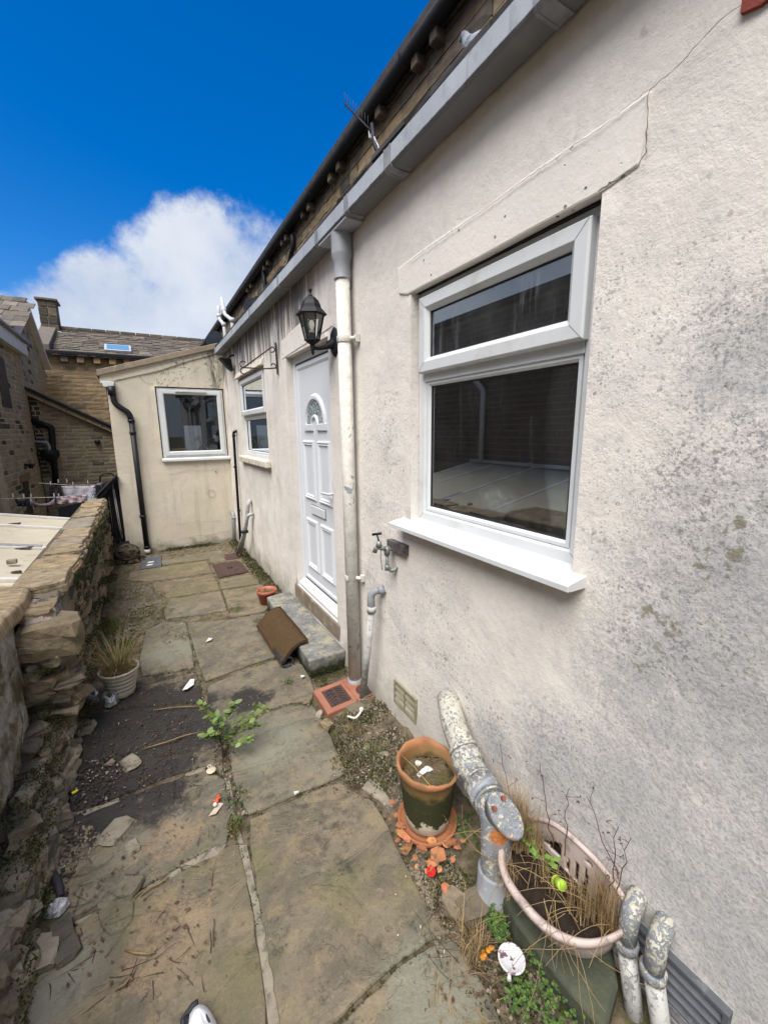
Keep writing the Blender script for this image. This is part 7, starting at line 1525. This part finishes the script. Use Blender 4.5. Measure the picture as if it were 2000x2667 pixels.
p0 = PZ(905, 1866, .05); p1 = PZ(925, 1872, .055); p2 = PZ(935, 1862, .06); p3 = PZ(941, 1852, .065); wh = thing('white_hook', 'white curved plastic hook with a round knob by the gully', 'hook', p1); m = MB(); m.tube(fillet([p0, p1, p2, p3], .02), .0065, 8); m.build('hook', M_whitebit, wh); m = MB(); m.lathe([(0, -.016), (.011, -.009), (.014, 0), (.010, .011), (0, .016)], p3 + V((.004, .006, .004)), 14); m.build('knob', M_whitebit, wh)
M_clear = m_glass('clear_plastic', (.92, .93, .93), 1.6, .08, .35)
for px, s_, lab in (((290, 1832), .05, 'clear crumpled plastic cup at the foot of the ribbed pot'), ((245, 1830), .042, 'clear torn plastic wrapper nearer the garden wall')):
    c = PZ(*px, .005); m = MB(); n_ = 18; m.rings([[c + V((s_ * k * cos(2 * pi * i / n_) * ru(.85, 1.12), s_ * k * sin(2 * pi * i / n_) * ru(.8, 1.1), h_ * ru(.7, 1.2))) for i in range(n_)] for k, h_ in ((1.0, .004), (.92, .035), (.78, .065), (.5, .075), (.45, .06))], 0, False, False); m.build('plastic_cup', M_clear, None, label=lab, cat='litter')
c = PZ(150, 2372, .006); m = MB(); n_ = 14; m.rings([[c + V((.035 * k * cos(2 * pi * i / n_) * ru(.7, 1.2), .03 * k * sin(2 * pi * i / n_) * ru(.7, 1.2), h_ * ru(.6, 1.3))) for i in range(n_)] for k, h_ in ((1.0, .003), (.85, .022), (.5, .035), (.2, .03))], 0, False, True); m.build('foil_ball', mat_plain('crumpled_foil', (.62, .62, .64), (.42, .42, .44), 60, .35, .003, .6, metal=.5), None, label='crumpled silver foil near the garden wall at lower left', cat='litter')
c = PZ(153, 2310, .015); m = MB(); m.tube([c + V((-.02, .05, .02)), c, c + V((.012, -.05, .0))], [.012, .014, .011], 8); m.tube([c + V((-.10, .0, .0)), c + V((-.05, .006, .01)), c], [.004, .005, .006], 6); m.build('black_hose_end', M_rubber, None, label='short bit of black rubber hose by the left wall', cat='hose')
for px0, px1, lab in (((300, 2580), (345, 2552), 'pale snapped stick on the bottom left flagstone'), ((325, 2475), (405, 2482), 'thin tan twig on the orange gritty flagstone'), ((365, 2335), (440, 2285), 'long straw lying along the joint of the left flagstones'), ((375, 1950), (530, 1905), 'long pale twig across the sooty flagstone to the sapling'), ((400, 1850), (520, 1840), 'bent dark twig above the sooty patch')):
    a_, b_ = PZ(*px0, .010), PZ(*px1, .012); m = MB(); m.tube([a_, a_.lerp(b_, .35) + V((ru(-.01, .01), ru(-.01, .01), .006)), a_.lerp(b_, .7) + V((ru(-.01, .01), ru(-.01, .01), .004)), b_], [.003, .0035, .003, .002], 6); m.build('stick', M_dry, None, label=lab, cat='stick')
p = PZ(446, 2070, .01)
for px, lab in (((195, 2063), 'yellow plastic fleck at the wall beside the sooty flagstone'),): c = PZ(*px, .012); m = MB(); m.obox(c, (.010, .006, 0), (-.003, .005, 0), (0, 0, .003)); m.build('yellow_scrap', mat_plain('yellow_plastic', (.75, .62, .03), (.7, .55, .02), 30, .4, 0), None, label=lab, cat='litter')
# shoe tip at the bottom edge: a black and white trainer pointing into the yard
sc_ = PZ(515, 2640, 0); shx, shy = sc_.x, sc_.y; shoe = thing('trainer_shoe', 'black and white trainer toe poking in at the bottom edge', 'shoe', (shx, shy - .14, 0))
def sole(k, z, dx=0): return [V((shx + dx + k * .050 * (1.0 if t0 < pi else 1.0) * cos(t0) * (1 - .12 * (sin(t0) < 0)), shy - .135 + .137 * (k * .04 + .96) * sin(t0), z)) for t0 in [2 * pi * i / 32 for i in range(32)]]
m = MB(); m.rings([sole(.96, .0), sole(1.04, .006), sole(1.05, .024), sole(.97, .028)], 0, True, True); m.build('sole', M_whitebit, shoe)
m = MB(); rs = []
for k, z in ((.98, .026), (.99, .038), (.92, .052), (.74, .066), (.5, .078)):
    rs.append([V((p.x, shy - .135 + (p.y - shy + .135) * (1 - max(0, z - .03) * (6.0 if p.y > shy - .135 else 0)), z + (.02 if p.y < shy - .16 else 0) * (z - .026) / .05)) for p in sole(k, z)])
m.rings(rs, 0, True, True); m.build('upper', mat_plain('trainer_white', (.66, .67, .68), (.58, .59, .60), 30, .6, .0005), shoe)
m = MB()
for k, (dx, w_) in enumerate(((-.030, .012), (-.008, .005), (.010, .005))):
    pts = [V((shx + dx + .012 * q, shy - .02 - .045 * q * 1.0, .049 + .022 * q + (.0 if k else -.006))) for q in (0, .5, 1.0, 1.5)]; m.tube(pts, w_ * .6, 6)
m.tube([V((shx - .047, shy - .06, .035)), V((shx - .036, shy - .016, .036)), V((shx - .010, shy + .001, .036)), V((shx + .004, shy - .0, .038))], .009, 8); m.build('black_trim', M_rubber, shoe)

# ------------------------------------------------------------------ far end of the yard: stone head, dark passage, laundry
hc = PZ(335, 1462, 0); st_ = thing('carved_face', 'weathered carved stone face lying at the end of the garden wall', 'carved stone', hc)
m = MB(); n_ = 30; rs = []
for j in range(15):
    ph = pi * j / 14; rs.append([hc + V((.155 * sin(ph) * cos(t) * (1 + .06 * mn.noise((cos(t) * 4, j * .6, 2))), .12 * sin(ph) * sin(t) - (.035 * max(0, -sin(t)) ** 3 * math.exp(-((ph - 1.25) ** 2) * 12) * (1 if abs(cos(t)) < .3 else 0)), .06 + .135 * cos(ph) * 1.0 + .05)) for t in [2 * pi * i / n_ for i in range(n_)]])
m.rings(rs, 0, True, False)
M_head = mat_plain('mossy_carved_stone', (.16, .12, .085), (.07, .06, .045), 16, .95, .012, .1, dirt=(.03, .03, .022), dscale=9, dth=(.48, .58)); m.build('head', M_head, st_)
m = MB()
for dx, dz, s_ in ((-.055, .15, .020), (.055, .15, .020)): m.lathe([(0, -s_), (s_, 0), (0, s_)], hc + V((dx, -.112, dz)), 10)
m.lathe([(0, -.03), (.022, -.01), (.016, .02), (0, .045)], hc + V((0, -.118, .115)), 10); m.tube([hc + V((-.05, -.108, .065)), hc + V((0, -.124, .058)), hc + V((.05, -.108, .065))], .010, 8); m.tube([hc + V((-.095, -.09, .165)), hc + V((-.05, -.115, .180)), hc + V((0, -.112, .168)), hc + V((.05, -.115, .180)), hc + V((.095, -.09, .165))], .014, 8); m.build('face', M_head, st_)
m = MB()
for k in range(46): a = ru(0, 6.28); p = hc + V((.20 * cos(a) * ru(.6, 1.1), .13 * sin(a) * ru(.6, 1.1) + .0, .02)); pebbles(m, p, ru(.02, .045))
m.build('rubble_skirt', M_head, st_, kind='stuff')
c = PZ(298, 1480, 0); m = MB(); a_, b_ = PY(303, 1482, 6.45), PY(310, 1440, 6.55); m.tube([a_, b_], [.045, .038], 9, sm=False); m.build('log', mat_plain('mossy_log', (.12, .11, .08), (.06, .055, .04), 20, .95, .004, .1, dirt=(.25, .24, .2), dscale=20), None, label='short mossy log leaning at the end of the garden wall', cat='log')
a_, b_ = PY(322, 1422, 6.66), PY(352, 1470, 6.5); m = MB(); m.prism([PY(304, 1424, 6.66), PY(336, 1414, 6.66), PY(357, 1462, 6.52), PY(322, 1478, 6.50)], (0, .04, .03)); m.build('black_board', M_timber, None, bevel=.005, label='black rubber board slumped behind the carved stone face', cat='board')
bg_ = thing('dark_passage_fill', 'black boards added for the darkness of the open passage beside the lean-to', 'dark opening', (-.44, LEANY + .1, 0)); yg = LEANY + .06  # black boards added in the open passage to stand for its darkness
for k in range(4): x0_ = -.62 + k * .068; m = MB(); m.box(x0_, x0_ + .062, yg, yg + .03, -.02, 1.02 + .02 * k); m.build('fill_board', M_timber, bg_, bevel=.003)
for z_ in (.25, .85): m = MB(); m.box(-.63, -.345, yg + .031, yg + .06, z_, z_ + .09); m.build('ledge', M_timber, bg_)
m = MB(); m.tube([(-.425, yg - .02, .95), (-.412, yg - .03, .5), (-.398, yg - .03, .25)], .004, 6); m.tube([(-.41, yg - .02, .95), (-.396, yg - .03, .5), (-.385, yg - .03, .25)], .004, 6); m.build('cord', M_whitebit, None, label='pale thin cords hanging in front of the dark passage', cat='cord')
cn = thing('passage_canopy', 'small sloping slate canopy over the dark passage', 'canopy', (-.5, LEANY + .1, 1.1)); A0, A1 = PY(303, 1236, yg - .02), PY(254, 1292, yg - .02); dcan = (A1 - A0).normalized(); ncan = V((-dcan.z, 0, dcan.x)); ncan = ncan if ncan.z > 0 else -ncan
for k in range(4):
    q = A0 + dcan * ((A1 - A0).length * (k + .5) / 4); m = MB(); m.obox(q + ncan * (.004 * k), dcan * (A1 - A0).length / 7, V((0, .16, 0)), ncan * .009); m.build('slate', M_darkslate, cn, bevel=.003)
m = MB(); m.obox(A0.lerp(A1, .5) - ncan * .03, dcan * (A1 - A0).length * .47, V((0, .13, 0)), ncan * .016); m.build('rafter', M_timber, cn)
p = PY(262, 1268, 7.6); yl_ = thing('yard_lantern', 'black swan neck yard lamp behind the garden wall end', 'lamp', p); m = MB(); m.lathe([(0, .07), (.035, .06), (.10, .0), (.095, -.01), (.04, -.015), (.05, -.08), (.12, -.10), (.10, -.115), (.03, -.12)], p, 16); m.build('shade', M_ventdk, yl_); m = MB(); m.tube(fillet([p + V((0, 0, .06)), p + V((.02, 0, .20)), p + V((.16, 0, .20)), p + V((.2, 0, .15))], .08), .012, 8); m.build('arm', M_black, yl_)
# washing lines
def cloth(name, y, quad, mat, lab, cat='laundry', group=None, sag=.05, nx=14, nz=8):
    a_, b_, c_, d_ = [PY(p[0], p[1], y) for p in quad]; m = MB(); vs_ = []
    for j in range(nz + 1):
        for i in range(nx + 1):
            s_, t_ = i / nx, j / nz; p = a_.lerp(b_, s_).lerp(d_.lerp(c_, s_), t_); p = p + V((0, .035 * sin(s_ * 19 + t_ * 2) * t_ + .02 * mn.noise((s_ * 5, t_ * 5, y)), -sag * sin(pi * s_) * (1 if j == nz else .3))); vs_.append(p)
    m.add(vs_, [(j * (nx + 1) + i, j * (nx + 1) + i + 1, (j + 1) * (nx + 1) + i + 1, (j + 1) * (nx + 1) + i) for j in range(nz) for i in range(nx)], 0, True)
    o = m.build(name, mat, None, label=lab, cat=cat, group=group); s_ = o.modifiers.new('solid', 'SOLIDIFY'); s_.thickness = .006; return o
M_c1 = mat_plain('lilac_cotton', (.66, .62, .70), (.58, .54, .62), 6, .9, .002); M_c2 = mat_plain('pink_print_cotton', (.66, .54, .58), (.52, .36, .42), 16, .9, .001); M_c3 = mat_plain('navy_cotton', (.02, .022, .04), (.03, .032, .05), 8, .9, .001); M_c4 = mat_plain('pale_blue_cotton', (.45, .62, .80), (.55, .68, .84), 9, .9, .001); M_c5 = mat_plain('mauve_cotton', (.34, .27, .32), (.27, .21, .25), 8, .9, .001)
cloth('bed_sheet', 10.5, [(160, 1266), (252, 1264), (248, 1300), (172, 1302)], M_c1, 'folded lilac bed sheet on the rear washing line', sag=.03)
cloth('trousers', 10.55, [(128, 1264), (140, 1264), (143, 1306), (129, 1306)], M_c3, 'dark navy trouser leg hanging on the rear line, farther left')
cloth('trousers', 10.52, [(149, 1267), (159, 1267), (161, 1302), (149, 1302)], M_c3, 'dark navy trouser leg hanging beside the lilac sheet')
cloth('pillow_case', 9.0, [(146, 1295), (228, 1288), (226, 1306), (148, 1312)], M_c2, 'pale pink printed pillow case on the front washing line', sag=.02)
cloth('blue_cloth', 9.02, [(226, 1290), (250, 1285), (240, 1302), (228, 1307)], M_c4, 'pale blue cloth at the wall end of the front line', sag=.01)
a_ = [PY(x_, y_, 9.05) for x_, y_ in ((78, 1296), (84, 1303), (92, 1309), (102, 1312), (114, 1312), (126, 1310), (134, 1304), (142, 1297))]; m = MB(); m.add(a_ + [PY(x_, 1318, 9.05) for x_ in (78, 86, 94, 104, 114, 126, 134, 142)], [(i, i + 1, 9 + i, 8 + i) for i in range(7)], 0, True); o = m.build('vest_top', M_c5, None, label='mauve scoop necked top on the front washing line', cat='laundry'); o.modifiers.new('solid', 'SOLIDIFY').thickness = .006
cloth('dark_cloth', 9.1, [(40, 1302), (78, 1303), (78, 1318), (44, 1318)], M_c3, 'dark clothes bundled at the left end of the front line', sag=.01)
for y_, pts, lab in ((10.5, [(100, 1258), (190, 1264), (262, 1262)], 'rear washing line strung across the lower yard'), (9.0, [(-10, 1300), (100, 1296), (150, 1295), (260, 1283)], 'front washing line strung across the lower yard')):
    m = MB(); m.tube([PY(a, b, y_) for a, b in pts], .006, 5); m.build('washing_line', M_whitebit, None, label=lab, cat='washing line')
for k, (px, y_) in enumerate((((132, 1258), 10.48), ((190, 1259), 10.48), ((152, 1253), 10.48), ((174, 1252), 10.48), ((229, 1256), 10.48), ((34, 1290), 8.98), ((62, 1292), 8.98), ((81, 1292), 8.98), ((141, 1290), 8.98), ((153, 1291), 8.98), ((208, 1287), 8.98))):
    c = PY(*px, y_); m = MB(); m.obox(c, (.008, 0, 0), (0, .015, 0), (0, 0, .034)); m.build('clothes_peg', M_whitebit if k % 2 else M_batten, None, label='small pale clothes peg clipped to a washing line', cat='peg', group='pegs on the washing lines')
m = MB(); q0, q1 = PY(150, 1322, 8.6), PY(228, 1306, 8.6); m.prism([q0, q1, V((q1.x, 8.6, -1.6)), V((q0.x, 8.6, -1.6))], (0, .06, 0)); m.build('yard_fence', M_timber, None, label='black timber fence below the washing in the lower yard', cat='fence')

# ------------------------------------------------------------------ things on the sill inside the lean-to window
SZ = LW[2] + .086
m = MB(); m.box(.55, .78, LEANY + .10, LEANY + .112, SZ, SZ + .40); m.build('card_picture', mat_plain('grey_card', (.74, .75, .78), (.68, .69, .72), 8, .8, 0), None, label='pale grey picture card standing inside the lean-to window', cat='picture')
m = MB(); m.box(.33, .56, LEANY + .085, LEANY + .10, SZ, SZ + .075); m.build('wooden_plank', M_wood, None, bevel=.002, label='short pale wooden plank on the sill inside the lean-to window', cat='plank')
fl = thing('orchid', 'white flowers on arching stems inside the lean-to window', 'flowers', (.80, LEANY + .08, SZ)); m = MB()
for a0, a1, h_ in ((.78, .70, .20), (.80, .98, .22)): m.tube([(.78 + .06 * i_ / 8 * 0 + (a0 + (a1 - a0) * (i_ / 8) ** 2 - a0), LEANY + .08, SZ + h_ * sin(pi * .5 * i_ / 8)) for i_ in range(9)], .004, 6)
m.tube([(.78 + .07 * cos(t), LEANY + .08, SZ + .095 * sin(t)) for t in [pi * i_ / 14 for i_ in range(15)]], .005, 6); m.build('stem', M_pipegrey, fl)
m = MB()
for cx_, cz_ in ((.70, SZ + .20), (.74, SZ + .215), (.96, SZ + .23), (1.0, SZ + .21), (.98, SZ + .19)):
    for k in range(5): a = k * 1.257 + cx_ * 9; m.leaf((cx_, LEANY + .07, cz_), (cos(a), -.3, sin(a)), (0, -1, .1), .042, .02)
m.build('petals', M_whitebit, fl, normals=False)
